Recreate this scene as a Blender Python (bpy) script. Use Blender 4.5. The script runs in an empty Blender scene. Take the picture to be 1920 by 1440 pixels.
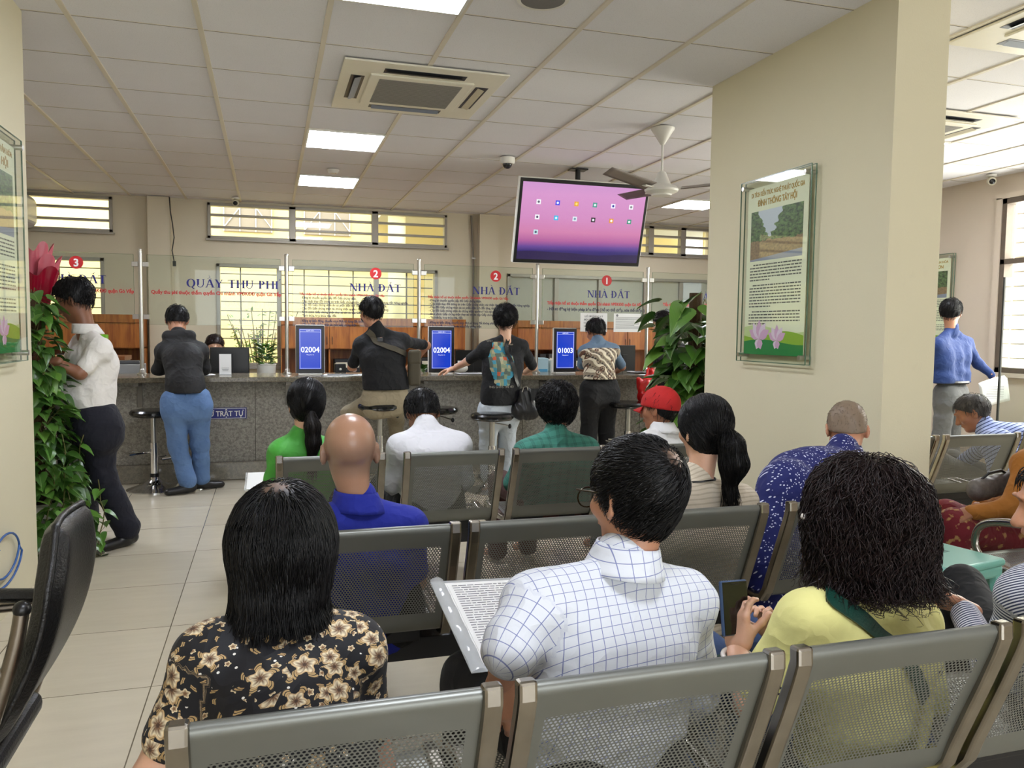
import bpy, bmesh, math, random
import numpy as np
from mathutils import Vector, Matrix, Euler
SC = bpy.context.scene
COL = SC.collection
R = math.radians

# ------------------------------------------------------------ camera
cam_d = bpy.data.cameras.new('camera'); cam = bpy.data.objects.new('camera', cam_d); COL.objects.link(cam)
cam_d.sensor_width = 36; cam_d.lens = 36*1495.45/1920; cam_d.clip_start = .02
_yaw, _pit, _rol = .2954, -.068, .0113
_f = Vector((math.sin(_yaw)*math.cos(_pit), math.cos(_yaw)*math.cos(_pit), math.sin(_pit)))
_r = Vector((math.cos(_yaw), -math.sin(_yaw), 0)); _u = _r.cross(_f)
_R = math.cos(_rol)*_r+math.sin(_rol)*_u; _U = math.cos(_rol)*_u-math.sin(_rol)*_r
_m = Matrix((_R, _U, -_f)).transposed().to_4x4(); _m.translation = Vector((0, 0, 1.28))
cam.matrix_world = _m
SC.camera = cam
# ------------------------------------------------------------ world, exposure
SC.view_settings.view_transform = 'Standard'; SC.view_settings.look = 'None'
SC.view_settings.exposure = 1.38; SC.view_settings.gamma = 1; SC.view_settings.use_curve_mapping = False
W = bpy.data.worlds.new('World'); SC.world = W; W.use_nodes = True
W.node_tree.nodes['Background'].inputs[0].default_value = (.93, .97, 1, 1)
W.node_tree.nodes['Background'].inputs[1].default_value = 1.8
try:
    SC.cycles.max_bounces = 7; SC.cycles.diffuse_bounces = 4; SC.cycles.glossy_bounces = 3
    SC.cycles.transmission_bounces = 4; SC.cycles.transparent_max_bounces = 24
    SC.cycles.caustics_reflective = False; SC.cycles.caustics_refractive = False
    SC.cycles.use_denoising = True
except Exception: pass
def area(name, loc, rot, sx, sy, power, col):
    l = bpy.data.lights.new(name, 'AREA'); l.shape = 'RECTANGLE'; l.size = sx; l.size_y = sy; l.energy = power; l.color = col
    o = bpy.data.objects.new(name, l); COL.objects.link(o); o.location = loc; o.rotation_euler = rot
    return o
# daylight entering by the wide entrance behind the photographer and by the right hand windows
area('entrance_daylight', (1.6, -4.6, 1.5), (R(90), 0, R(0)), 6.5, 2.3, 7, (1, .97, .92))
area('side_window_daylight', (6.75, 4.6, 1.75), (R(90), 0, R(90)), 2.6, 1.6, 80, (1, .98, .92))
sun_d = bpy.data.lights.new('sun', 'SUN'); sun = bpy.data.objects.new('sun', sun_d); COL.objects.link(sun)
sun_d.energy = 1.0; sun_d.angle = .05; sun.rotation_euler = Euler((R(52), 0, R(-18)))   # strikes the yellow house across the yard

# ------------------------------------------------------------ object helpers
def prop(o, label=None, cat=None, group=None, kind=None):
    if label: o['label'] = label
    if cat: o['category'] = cat
    if group: o['group'] = group
    if kind: o['kind'] = kind
    return o
def empty(name, loc, label, cat, group=None, rz=0):
    o = bpy.data.objects.new(name, None); COL.objects.link(o); o.location = loc; o.rotation_euler = (0, 0, rz)
    o.empty_display_size = .1
    return prop(o, label, cat, group)
class MB:
    """collects geometry for one mesh object"""
    def __init__(s): s.v = []; s.f = []; s.m = []; s.uv = {}
    def add(s, vs, fs, mi=0, M=None, uvs=None):
        b = len(s.v)
        for i, p in enumerate(vs):
            p = Vector(p)
            if M is not None: p = M @ p
            s.v.append(tuple(p))
            if uvs is not None: s.uv[b+i] = uvs[i]
        for f in fs: s.f.append([b+i for i in f]); s.m.append(mi)
        return s
    def box(s, x0, x1, y0, y1, z0, z1, mi=0, M=None):
        vs = [(x, y, z) for z in (z0, z1) for y in (y0, y1) for x in (x0, x1)]
        return s.add(vs, [(0,2,3,1),(4,5,7,6),(0,1,5,4),(2,6,7,3),(0,4,6,2),(1,3,7,5)], mi, M)
    def tube(s, pts, r, n=10, mi=0, closed=False, M=None, flat=1.0):
        pts = [Vector(p) for p in pts]; N = len(pts); vs = []; up = None
        for i, p in enumerate(pts):
            a = pts[(i-1) % N] if (closed or i) else p; b = pts[(i+1) % N] if (closed or i < N-1) else p
            t = (b-a).normalized()
            if up is None: up = Vector((0,0,1)) if abs(t.z) < .9 else Vector((0,1,0))
            x = t.cross(up).normalized(); up = x.cross(t).normalized()
            rr = r[i] if isinstance(r, (list, tuple)) else r
            for k in range(n):
                a_ = 2*math.pi*k/n; vs.append(p+x*(rr*math.cos(a_))+up*(rr*flat*math.sin(a_)))
        fs = []
        for i in range(N if closed else N-1):
            j = (i+1) % N
            for k in range(n): fs.append((i*n+k, i*n+(k+1)%n, j*n+(k+1)%n, j*n+k))
        if not closed: fs.append(tuple(range(n))[::-1]); fs.append(tuple((N-1)*n+k for k in range(n)))
        return s.add(vs, fs, mi, M)
    def lathe(s, prof, c=(0,0,0), n=32, mi=0, M=None):
        vs = []; fs = []
        for (r, z) in prof:
            for k in range(n):
                a = 2*math.pi*k/n; vs.append((c[0]+r*math.cos(a), c[1]+r*math.sin(a), c[2]+z))
        for i in range(len(prof)-1):
            for k in range(n): fs.append((i*n+k, i*n+(k+1)%n, (i+1)*n+(k+1)%n, (i+1)*n+k))
        if prof[0][0] > 1e-5: fs.append(tuple(range(n))[::-1])
        if prof[-1][0] > 1e-5: fs.append(tuple((len(prof)-1)*n+k for k in range(n)))
        return s.add(vs, fs, mi, M)
    def grid(s, fn, nu, nv, mi=0, uvfn=None, M=None):
        vs = []; uvs = []
        for j in range(nv+1):
            for i in range(nu+1):
                u, v = i/nu, j/nv; vs.append(fn(u, v)); uvs.append(uvfn(u, v) if uvfn else (u, v))
        fs = [(j*(nu+1)+i, j*(nu+1)+i+1, (j+1)*(nu+1)+i+1, (j+1)*(nu+1)+i) for j in range(nv) for i in range(nu)]
        return s.add(vs, fs, mi, M, uvs)
    def prism(s, poly, z0, z1, mi=0, M=None):
        """polygon in local xy extruded in z"""
        n = len(poly); vs = [(x, y, z0) for x, y in poly]+[(x, y, z1) for x, y in poly]
        fs = [tuple(range(n))[::-1], tuple(range(n, 2*n))]+[(i, (i+1)%n, n+(i+1)%n, n+i) for i in range(n)]
        return s.add(vs, fs, mi, M)
    def ball(s, c, r, n=16, m=10, mi=0, M=None):
        if not hasattr(r, '__len__'): r = (r, r, r)
        vs = [(c[0], c[1], c[2]-r[2])]; fs = []
        for j in range(1, m):
            t = -math.pi/2+math.pi*j/m
            for k in range(n):
                a = 2*math.pi*k/n; vs.append((c[0]+r[0]*math.cos(t)*math.cos(a), c[1]+r[1]*math.cos(t)*math.sin(a), c[2]+r[2]*math.sin(t)))
        vs.append((c[0], c[1], c[2]+r[2])); L = len(vs)-1
        for k in range(n):
            fs.append((0, 1+(k+1)%n, 1+k)); fs.append((L, 1+(m-2)*n+k, 1+(m-2)*n+(k+1)%n))
        for j in range(m-2):
            for k in range(n): fs.append((1+j*n+k, 1+j*n+(k+1)%n, 1+(j+1)*n+(k+1)%n, 1+(j+1)*n+k))
        return s.add(vs, fs, mi, M)
    def build(s, name, mats, parent=None, smooth=False, bevel=0, loc=None, origin=None, seg=2):
        me = bpy.data.meshes.new(name)
        V = s.v
        if origin is not None: V = [(x-origin[0], y-origin[1], z-origin[2]) for x, y, z in V]
        me.from_pydata(V, [], s.f)
        if not isinstance(mats, (list, tuple)): mats = [mats]
        for m in mats: me.materials.append(m)
        if len(mats) > 1: me.polygons.foreach_set('material_index', s.m)
        if s.uv:
            uvl = me.uv_layers.new(name='UVMap'); li = np.zeros(len(me.loops), np.int32); me.loops.foreach_get('vertex_index', li)
            arr = np.zeros((len(V), 2), np.float32)
            for k, q in s.uv.items(): arr[k] = q
            uvl.data.foreach_set('uv', arr[li].ravel())
        if smooth: me.shade_smooth() if hasattr(me, 'shade_smooth') else None
        me.update()
        o = bpy.data.objects.new(name, me); COL.objects.link(o)
        if origin is not None: o.location = origin
        if loc is not None: o.location = loc
        if parent is not None: o.parent = parent
        if smooth == 'auto':
            try: me.set_sharp_from_angle(angle=R(38))
            except Exception: pass
        if bevel:
            b = o.modifiers.new('bevel', 'BEVEL'); b.width = bevel; b.segments = seg; b.limit_method = 'ANGLE'; b.angle_limit = R(40)
        return o
def spline(pts, n=5):
    P = [Vector(p) for p in pts]; out = []
    for i in range(len(P)-1):
        a, b, c, d = P[max(0, i-1)], P[i], P[i+1], P[min(len(P)-1, i+2)]
        for k in range(n):
            t = k/n; out.append(.5*((2*b)+(c-a)*t+(2*a-5*b+4*c-d)*t*t+(-a+3*b-3*c+d)*t*t*t))
    return out+[P[-1]]
def struct(o): o['kind'] = 'structure'; return o
def copy_tree(o, parent=None):
    c = o.copy(); COL.objects.link(c); c.parent = parent
    for ch in [x for x in bpy.data.objects if x.parent == o]: copy_tree(ch, c)
    return c
def text_mesh(name, s, size, m, parent=None, M=None, ext=0.0005, bold=0.0, align='LEFT', width=None, height=None, shear=0, cap=True):
    c = bpy.data.curves.new(name, 'FONT'); c.body = s; c.size = size; c.extrude = ext; c.offset = bold; c.align_x = align; c.resolution_u = 3; c.shear = shear
    o = bpy.data.objects.new(name, c); COL.objects.link(o)
    dg = bpy.context.evaluated_depsgraph_get(); me = bpy.data.meshes.new_from_object(o.evaluated_get(dg))
    bpy.data.objects.remove(o); bpy.data.curves.remove(c)
    me.name = name; me.materials.clear(); me.materials.append(m)
    n = len(me.vertices); co = np.zeros(n*3, np.float32); me.vertices.foreach_get('co', co); co = co.reshape(-1, 3)
    if n:
        w = co[:, 0].max()-co[:, 0].min()
        if width: 
            x0 = co[:, 0].min(); k = width/w
            co[:, 0] = (co[:, 0]-x0)*k
            if align == 'CENTER': co[:, 0] -= width/2
            if height is None and False: co[:, 1] *= k
        if height: co[:, 1] *= height/(.73*size)
        me.vertices.foreach_set('co', co.ravel())
    if M is not None: me.transform(M)
    o = bpy.data.objects.new(name, me); COL.objects.link(o)
    if parent is not None: o.parent = parent
    return o
def face_to(loc, rz=0, tilt=0):
    """xy-plane artwork stood upright: x along wall, y up, z out toward -Y (rz=0)"""
    return Matrix.Translation(loc) @ Matrix.Rotation(rz, 4, 'Z') @ Matrix.Rotation(R(90)+tilt, 4, 'X')

# ------------------------------------------------------------ material helpers
def srgb(h):
    if isinstance(h, str):
        h = h.lstrip('#'); c = [int(h[i:i+2], 16)/255 for i in (0, 2, 4)]
    else: c = [x/255 for x in h]
    return tuple((x/12.92 if x <= .04045 else ((x+.055)/1.055)**2.4) for x in c)+(1,)
MATS = {}
def new_mat(name):
    m = bpy.data.materials.new(name); m.use_nodes = True; nt = m.node_tree
    return m, nt, nt.nodes['Principled BSDF']
def mat(name, col, rough=.6, metal=0, spec=.5, noise=0, nscale=20, bump=0, bscale=100, emit=None, estr=0, coat=0, sheen=0, sss=0, alpha=1):
    if name in MATS: return MATS[name]
    m, nt, b = new_mat(name); c = srgb(col) if not (isinstance(col, tuple) and len(col) == 4) else col
    b.inputs['Base Color'].default_value = c; b.inputs['Roughness'].default_value = rough; b.inputs['Metallic'].default_value = metal
    b.inputs['Specular IOR Level'].default_value = spec
    if coat: b.inputs['Coat Weight'].default_value = coat; b.inputs['Coat Roughness'].default_value = .12
    if sheen: b.inputs['Sheen Weight'].default_value = sheen
    if sss: b.inputs['Subsurface Weight'].default_value = sss; b.inputs['Subsurface Radius'].default_value = (.012, .005, .003); b.inputs['Subsurface Scale'].default_value = 1
    if alpha < 1: b.inputs['Alpha'].default_value = alpha
    tc = nt.nodes.new('ShaderNodeTexCoord')
    if noise:
        n = nt.nodes.new('ShaderNodeTexNoise'); n.inputs['Scale'].default_value = nscale; n.inputs['Detail'].default_value = 5
        nt.links.new(tc.outputs['Object'], n.inputs['Vector'])
        mx = nt.nodes.new('ShaderNodeMix'); mx.data_type = 'RGBA'
        mx.inputs[6].default_value = tuple(x*(1-noise) for x in c[:3])+(1,); mx.inputs[7].default_value = tuple(min(1, x*(1+noise)) for x in c[:3])+(1,)
        nt.links.new(n.outputs['Fac'], mx.inputs[0]); nt.links.new(mx.outputs[2], b.inputs['Base Color'])
    if bump:
        n2 = nt.nodes.new('ShaderNodeTexNoise'); n2.inputs['Scale'].default_value = bscale; n2.inputs['Detail'].default_value = 3
        nt.links.new(tc.outputs['Object'], n2.inputs['Vector'])
        bp = nt.nodes.new('ShaderNodeBump'); bp.inputs['Strength'].default_value = bump; bp.inputs['Distance'].default_value = .01
        nt.links.new(n2.outputs['Fac'], bp.inputs['Height']); nt.links.new(bp.outputs[0], b.inputs['Normal'])
    if emit is not None:
        b.inputs['Emission Color'].default_value = srgb(emit); b.inputs['Emission Strength'].default_value = estr
    MATS[name] = m; return m
class X:
    """tiny expression builder on Math nodes"""
    def __init__(s, nt, v): s.nt = nt; s.v = v
    def _op(s, op, *o):
        n = s.nt.nodes.new('ShaderNodeMath'); n.operation = op
        for i, a in enumerate((s,)+o):
            if isinstance(a, X): a = a.v
            if isinstance(a, (int, float)): n.inputs[i].default_value = a
            else: s.nt.links.new(a, n.inputs[i])
        return X(s.nt, n.outputs[0])
    def __add__(s, o): return s._op('ADD', o)
    __radd__ = __add__
    def __sub__(s, o): return s._op('SUBTRACT', o)
    def __rsub__(s, o): return (s*-1)+o
    def __mul__(s, o): return s._op('MULTIPLY', o)
    __rmul__ = __mul__
    def __truediv__(s, o): return s._op('DIVIDE', o)
    def lt(s, o): return s._op('LESS_THAN', o)
    def gt(s, o): return s._op('GREATER_THAN', o)
    def sin(s): return s._op('SINE')
    def cos(s): return s._op('COSINE')
    def abs(s): return s._op('ABSOLUTE')
    def frac(s): return s._op('FRACT')
    def floor(s): return s._op('FLOOR')
    def max(s, o): return s._op('MAXIMUM', o)
    def min(s, o): return s._op('MINIMUM', o)
    def sqrt(s): return s._op('SQRT')
    def atan2(s, o): return s._op('ARCTAN2', o)
    def mod(s, o): return s._op('FLOORED_MODULO', o)
    def step(s, a, b):
        n = s.nt.nodes.new('ShaderNodeMapRange'); n.interpolation_type = 'SMOOTHSTEP'
        s.nt.links.new(s.v, n.inputs[0]); n.inputs[1].default_value = a; n.inputs[2].default_value = b
        return X(s.nt, n.outputs[0])
def sep(nt, sock):
    n = nt.nodes.new('ShaderNodeSeparateXYZ'); nt.links.new(sock, n.inputs[0]); return [X(nt, o) for o in n.outputs]
def comb(nt, x, y, z=0):
    n = nt.nodes.new('ShaderNodeCombineXYZ')
    for i, a in enumerate((x, y, z)):
        if isinstance(a, X): nt.links.new(a.v, n.inputs[i])
        else: n.inputs[i].default_value = a
    return n.outputs[0]
def coord(nt, what='Object'):
    n = nt.nodes.new('ShaderNodeTexCoord'); return n.outputs[what]
def cloth(nt):
    n = nt.nodes.new('ShaderNodeAttribute'); n.attribute_name = 'cloth'; return n.outputs['Vector']
def noise(nt, vec, scale, detail=3, rough=.5, out='Fac'):
    n = nt.nodes.new('ShaderNodeTexNoise'); n.inputs['Scale'].default_value = scale; n.inputs['Detail'].default_value = detail; n.inputs['Roughness'].default_value = rough
    nt.links.new(vec, n.inputs['Vector']); return X(nt, n.outputs[out]) if out == 'Fac' else n.outputs[out]
def mixc(nt, fac, a, b):
    n = nt.nodes.new('ShaderNodeMix'); n.data_type = 'RGBA'
    for i, q in ((0, fac), (6, a), (7, b)):
        if isinstance(q, X): nt.links.new(q.v, n.inputs[i])
        elif isinstance(q, (int, float)): n.inputs[i].default_value = q
        elif isinstance(q, str): n.inputs[i].default_value = srgb(q)
        elif isinstance(q, tuple): n.inputs[i].default_value = q
        else: nt.links.new(q, n.inputs[i])
    return n.outputs[2]
def bumpn(nt, h, b, strength=.3, dist=.01):
    n = nt.nodes.new('ShaderNodeBump'); n.inputs['Strength'].default_value = strength; n.inputs['Distance'].default_value = dist
    nt.links.new(h.v, n.inputs['Height']); nt.links.new(n.outputs[0], b.inputs['Normal'])
def glass_mat(name, tint, refl=.018, fres=True):
    """architectural glass: clear transmission with fresnel reflection"""
    if name in MATS: return MATS[name]
    m = bpy.data.materials.new(name); m.use_nodes = True; nt = m.node_tree; nt.nodes.remove(nt.nodes['Principled BSDF'])
    t = nt.nodes.new('ShaderNodeBsdfTransparent'); t.inputs[0].default_value = tint
    g = nt.nodes.new('ShaderNodeBsdfGlossy'); g.inputs['Roughness'].default_value = .01
    f = nt.nodes.new('ShaderNodeLayerWeight'); f.inputs[0].default_value = .5
    fa = X(nt, f.outputs['Facing']); fr = fa*fa*fa*fa*fa*.55+refl
    mx = nt.nodes.new('ShaderNodeMixShader')
    nt.links.new(fr.v, mx.inputs[0]); nt.links.new(t.outputs[0], mx.inputs[1]); nt.links.new(g.outputs[0], mx.inputs[2])
    nt.links.new(mx.outputs[0], nt.nodes['Material Output'].inputs[0]); MATS[name] = m; return m

M_steel = mat('brushed_steel', (190, 188, 182), .28, 1, bump=.05, bscale=300)
M_chrome = mat('chrome', (215, 215, 215), .09, 1)
M_alu = mat('aluminium_frame', (158, 152, 140), .45, .3, noise=.06)
M_black = mat('black_plastic', (14, 14, 15), .35)
M_white = mat('white_plastic', (222, 220, 212), .4)
M_cream = mat('cream_plastic', (205, 198, 176), .45, noise=.03)
M_paper = mat('paper_white', (232, 232, 230), .7)
M_glass = glass_mat('clear_glass', (.93, .965, .94, 1))
M_wglass = glass_mat('window_glass', (.97, .98, .97, 1))

# ------------------------------------------------------------ room shell
CH = 2.765
def wall_mat(name, col, n=.035):
    m, nt, b = new_mat(name); c = coord(nt)
    base = srgb(col); f = noise(nt, c, 1.3, 5, .6)
    dark = tuple(x*(1-n*2) for x in base[:3])+(1,)
    st = noise(nt, c, 7, 6, .7).step(.62, .75)
    c1 = mixc(nt, f, dark, base); b.inputs['Roughness'].default_value = .75
    nt.links.new(mixc(nt, st*.05, c1, (.25, .22, .17, 1)), b.inputs['Base Color'])
    bumpn(nt, noise(nt, c, 120, 3), b, .12, .004); return m
M_wall = wall_mat('cream_wall_paint', (212, 201, 176))
M_pill = wall_mat('pillar_paint', (222, 214, 184))
M_wallr = wall_mat('pale_wall_paint', (208, 194, 176))
def floor_mat():
    m, nt, b = new_mat('porcelain_floor_tiles'); x, y, z = sep(nt, coord(nt))
    tx = (x+.414)/.6; ty = (y-3.005)/.6
    gx = (tx.frac()-.5).abs().gt(.4966); gy = (ty.frac()-.5).abs().gt(.4966); g = gx.max(gy)
    cell = comb(nt, tx.floor(), ty.floor())
    wn = nt.nodes.new('ShaderNodeTexWhiteNoise'); nt.links.new(cell, wn.inputs[0])
    v = comb(nt, x*1.2, y*6.0, X(nt, wn.outputs[0])*9)
    f = noise(nt, v, 2.2, 6, .62)
    c = mixc(nt, f, '#c2b8a4', '#d6cdb7'); c = mixc(nt, X(nt, wn.outputs[0])*.25, c, '#9c927d')
    c = mixc(nt, g, c, '#6b6252'); nt.links.new(c, b.inputs['Base Color'])
    b.inputs['Roughness'].default_value = .2; b.inputs['Specular IOR Level'].default_value = .45
    r = noise(nt, coord(nt), 9, 4)*.16+.12; nt.links.new(r.v, b.inputs['Roughness'])
    bumpn(nt, g*-1.0, b, .3, .002); return m
MB().box(-4, 6.7, -5, 10.3, -.1, 0).build('floor', floor_mat())['kind'] = 'structure'
def ceil_mat():
    m, nt, b = new_mat('mineral_fibre_tile'); c = coord(nt)
    f = noise(nt, c, 2.0, 4); p = noise(nt, c, 190, 2).step(.3, .42)
    base = mixc(nt, f, '#dfdee2', '#e9e8ec'); nt.links.new(mixc(nt, p, '#d6d5d9', base), b.inputs['Base Color'])
    b.inputs['Roughness'].default_value = .9; bumpn(nt, noise(nt, c, 150, 2), b, .2, .003); return m
M_tile = ceil_mat(); M_bar = mat('ceiling_grid_bar', (216, 208, 192), .5, noise=.05, nscale=3)
M_shadow = mat('ceiling_gap_shade', (60, 56, 52), .9)  # dark strip colour stands for shade in the gap beside each cross bar
gx = [-.917+.6*i for i in range(-6, 13)]; gy = [4.416+.62*i for i in range(-16, 10)]
mb = MB(); mb.box(-4, 6.7, -5, 10.3, CH+.008, CH+.1)
struct(mb.build('ceiling', M_tile))
mb = MB()
for x in gx: mb.box(x-.013, x+.013, -5, 10.25, CH-.001, CH+.009)
for y in gy: mb.box(-4, 6.7, y-.0035, y+.0035, CH+.0068, CH+.0085)
struct(mb.build('trim_1', M_bar))
mb = MB()
for y in gy: mb.box(-4, 6.7, y+.004, y+.0075, CH+.0065, CH+.0082)
struct(mb.build('trim_2', M_shadow))
# walls. holes are left where the windows stand
def wall_y(name, y0, y1, xs, holes, m, z1=CH+.05):
    """wall spanning xs with rectangular holes (x0,x1,z0,z1)"""
    mb = MB(); cuts = sorted(set([xs[0], xs[1]]+[h[0] for h in holes]+[h[1] for h in holes]))
    for a, b_ in zip(cuts, cuts[1:]):
        hs = sorted([(h[2], h[3]) for h in holes if h[0] <= a+1e-6 and h[1] >= b_-1e-6]); z = 0
        for h0, h1 in hs:
            if h0 > z: mb.box(a, b_, y0, y1, z, h0)
            z = h1
        if z < z1: mb.box(a, b_, y0, y1, z, z1)
    return struct(mb.build(name, m))
BY = 10.2
holes_b = [(-3.9, -1.71, 2.34, 2.74), (-.69, 2.20, 2.32, 2.735), (4.2, 6.08, 2.34, 2.735), (-2.75, -1.81, .8, 2.05), (-.6, 2.08, .8, 2.03), (3.02, 6.1, .95, 2.02)]
wall_y('wall_back', BY, BY+.2, (-4, 6.7), holes_b, M_wall)
mb = MB(); mb.box(-4.1, -4, -5, 10.4, 0, CH+.05); struct(mb.build('wall_left', M_wall))
# right wall with its window at Y 3.4..5.9
mb = MB()
for a, b_, z0, z1 in ((5.9, 10.4, 0, 3), (3.4, 5.9, 0, .93), (3.4, 5.9, 2.55, 3), (-5, 3.4, 0, 3)): mb.box(6.6, 6.8, a, b_, z0, min(z1, CH+.05))
struct(mb.build('wall_right', M_wallr))
# front wall behind the photographer with a wide glazed entrance
mb = MB(); mb.box(-4, -1.6, -5.1, -4.95, 0, CH); mb.box(4.8, 6.7, -5.1, -4.95, 0, CH); mb.box(-1.6, 4.8, -5.1, -4.95, 2.55, CH)
struct(mb.build('wall_front', M_wall))
# thick piers between which the photograph looks
p = empty('wall_pier_right', (2.75, 3.6, 0), None, None); p['kind'] = 'structure'
MB().box(2.6, 2.88, 2.9, 4.41, 0, CH+.02).build('pier_body', M_pill, p).location = (-2.75, -3.6, 0)
p.name = 'wall_pier'
def crack_mat(): return mat('plaster_crack', (170, 148, 115), .9)
p2 = struct(MB().box(-1.5, -1.12, 1.6, 4.44, 0, CH+.02).build('wall_pier_left', M_pill))
# pilasters on the back wall
struct(MB().box(-1.33, -1.09, BY-.12, BY, 0, CH).build('trim_3', M_wall))
struct(MB().box(2.61, 2.87, BY-.12, BY, 0, CH).build('trim_4', M_wall))
# ------------------------------------------------------------ windows
wi = 0
M_bar_iron = mat('grey_painted_iron', (120, 112, 98), .5, .3)
def louvre_window(x0, x1, z0, z1, mull, nsl=3, y=BY-.03):
    global wi; wi += 1
    w = empty(f'window_{wi}', ((x0+x1)/2, y, z0), None, None); w['kind'] = 'structure'
    L = Vector((-(x0+x1)/2, -y, -z0)); mb = MB(); t = .035
    mb.box(x0, x1, y, y+.1, z0, z0+t); mb.box(x0, x1, y, y+.1, z1-t, z1)
    mb.box(x0, x0+t, y, y+.1, z0, z1); mb.box(x1-t, x1, y, y+.1, z0, z1)
    mb.box(x0-.02, x1+.02, y-.03, y+.02, z0-.025, z0)
    for q in mull: mb.box(q-.04, q+.04, y, y+.1, z0, z1)
    o = mb.build('window_frame', M_alu, w, bevel=.003); o.location = L
    mb = MB()
    for k in range(1, nsl):
        z = z0+(z1-z0)*k/nsl
        mb.box(x0+t, x1-t, y+.01, y+.07, z-.014, z+.014, M=None)
    o = mb.build('louvre_rail', M_alu, w, bevel=.002); o.location = L
    o = MB().box(x0+t, x1-t, y+.075, y+.079, z0+t, z1-t).build('pane', M_wglass, w); o.location = L
    return w
louvre_window(-3.9, -1.71, 2.34, 2.745, [-2.7])
louvre_window(-.69, 2.20, 2.32, 2.74, [.28, 1.28])
louvre_window(4.2, 6.08, 2.34, 2.74, [5.1, 5.6])
def grill_window(x0, x1, z0, z1, mull, nh, vb, y=BY-.02, frosted=None):
    global wi; wi += 1
    w = empty(f'window_{wi}', ((x0+x1)/2, y, z0), None, None); w['kind'] = 'structure'
    L = Vector((-(x0+x1)/2, -y, -z0)); mb = MB(); t = .04
    mb.box(x0, x1, y, y+.1, z0, z0+t); mb.box(x0, x1, y, y+.1, z1-t, z1); mb.box(x0, x0+t, y, y+.1, z0, z1); mb.box(x1-t, x1, y, y+.1, z0, z1)
    for q in mull: mb.box(q-.03, q+.03, y+.02, y+.1, z0, z1)
    mb.box(x0-.02, x1+.02, y-.04, y+.02, z0-.03, z0)
    o = mb.build('window_frame', M_alu, w, bevel=.003); o.location = L
    if nh:
        mb = MB()
        for k in range(1, nh): z = z0+(z1-z0)*k/nh; mb.box(x0+t, x1-t, y+.13, y+.145, z-.006, z+.006)
        for q in vb: mb.box(q-.008, q+.008, y+.125, y+.15, z0+.02, z1-.02)
        o = mb.build('iron_grille', M_bar_iron, w); o.location = L
    o = MB().box(x0+t, x1-t, y+.055, y+.06, z0+t, z1-t).build('pane', frosted or M_wglass, w); o.location = L
    return w
grill_window(-2.75, -1.81, .8, 2.05, [], 11, [-2.3])
grill_window(-.6, 2.08, .8, 2.03, [.12, 1.3], 11, [-.33, .42, .72, 1.02, 1.7])
M_frost = mat('frosted_pane', (176, 178, 168), .35, alpha=.78, noise=.05)
grill_window(3.02, 6.1, .95, 2.02, [3.72, 4.36, 5.05, 5.6], 0, [], frosted=M_frost)
# side window in the right wall (seen beyond the pier)
wi += 1
w = empty(f'window_{wi}', (6.58, 4.65, .93), None, None); w['kind'] = 'structure'
L = Vector((-6.58, -4.65, -.93)); mb = MB(); M_brownframe = mat('weathered_window_frame', (104, 92, 80), .6, .2, noise=.2)
for z in (.93, 1.94, 2.5): mb.box(6.57, 6.68, 3.4, 5.9, z, z+.05)
for yy in (3.4, 4.6, 5.85): mb.box(6.57, 6.68, yy, yy+.05, .93, 2.55)
o = mb.build('window_frame', M_brownframe, w, bevel=.003); o.location = L
mb = MB(); mb.box(6.54, 6.6, 3.35, 5.97, .89, .93); mb.box(6.56, 6.6, 5.9, 5.96, .93, 2.56); mb.box(6.56, 6.6, 3.35, 5.96, 2.55, 2.6)
o = mb.build('window_surround', M_wallr, w); o.location = L
mb = MB()
for k in range(1, 12): mb.box(6.73, 6.745, 3.42, 5.88, .93+k*.135-.006, .93+k*.135+.006)
for yy in (3.8, 4.2, 4.9, 5.3, 5.6): mb.box(6.72, 6.74, yy-.008, yy+.008, .95, 2.55)
o = mb.build('iron_grille', mat('pale_iron', (190, 184, 172), .5, .2), w); o.location = L
o = MB().box(6.64, 6.645, 3.45, 5.85, .98, 2.5).build('pane', M_wglass, w); o.location = L
# ------------------------------------------------------------ yard outside the back windows
def stucco(name, a, b2):
    m, nt, b = new_mat(name); nt.links.new(mixc(nt, noise(nt, coord(nt), .9, 5), a, b2), b.inputs['Base Color']); b.inputs['Roughness'].default_value = .9; return m
yl = empty('neighbouring_house', (1, 13.2, 0), 'yellow rendered house wall across the yard, seen through the back windows', 'building')
o = MB().box(-9, 6.2, 0, .3, 0, 6.5).build('wall', stucco('yellow_stucco', '#dcc684', '#e9d799'), yl); 
for k, (x, z) in enumerate(((-1.3, 2.75), (-.1, 2.75))):
    f = MB().box(x-.36, x+.36, -.03, .02, z, z+1.1).build('shuttered_window', mat('grey_brown_shutter', (150, 138, 118), .7), yl)
    mb = MB()
    for q in range(4): mb.box(x-.36+.235*q-.004+.0, x-.36+.235*q+.012, -.06, -.045, z, z+1.1)
    for s in (1, -1): mb.tube([(x-.36*s, -.05, z+.05), (x+.36*s, -.05, z+1.0)], .008, 5)
    mb.build('window_grille', mat('white_iron', (225, 222, 212), .5), f)
MB().box(-9, 6.2, -.06, 0, 3.95, 4.05).build('string_course', stucco('pale_stucco', '#e6ddbd', '#efe8cc'), yl)
gh = empty('yard_gallery', (6.0, 12.4, 0), 'pale gallery with slim columns beyond the right part of the back windows', 'building')
M_pale = stucco('gallery_render', '#c9c7ba', '#d8d6ca')
mb = MB(); mb.box(-4.4, 5, -.9, .7, 2.95, 3.2); mb.build('gallery_slab', M_pale, gh)
for x in (-4.2, -2.6, -1, 1, 3): MB().tube([(x, -.6, 0), (x, -.6, 3)], .13, 14).build('column', stucco('cream_column', '#e9dda8', '#f2e8bc'), gh, smooth='auto')
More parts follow.
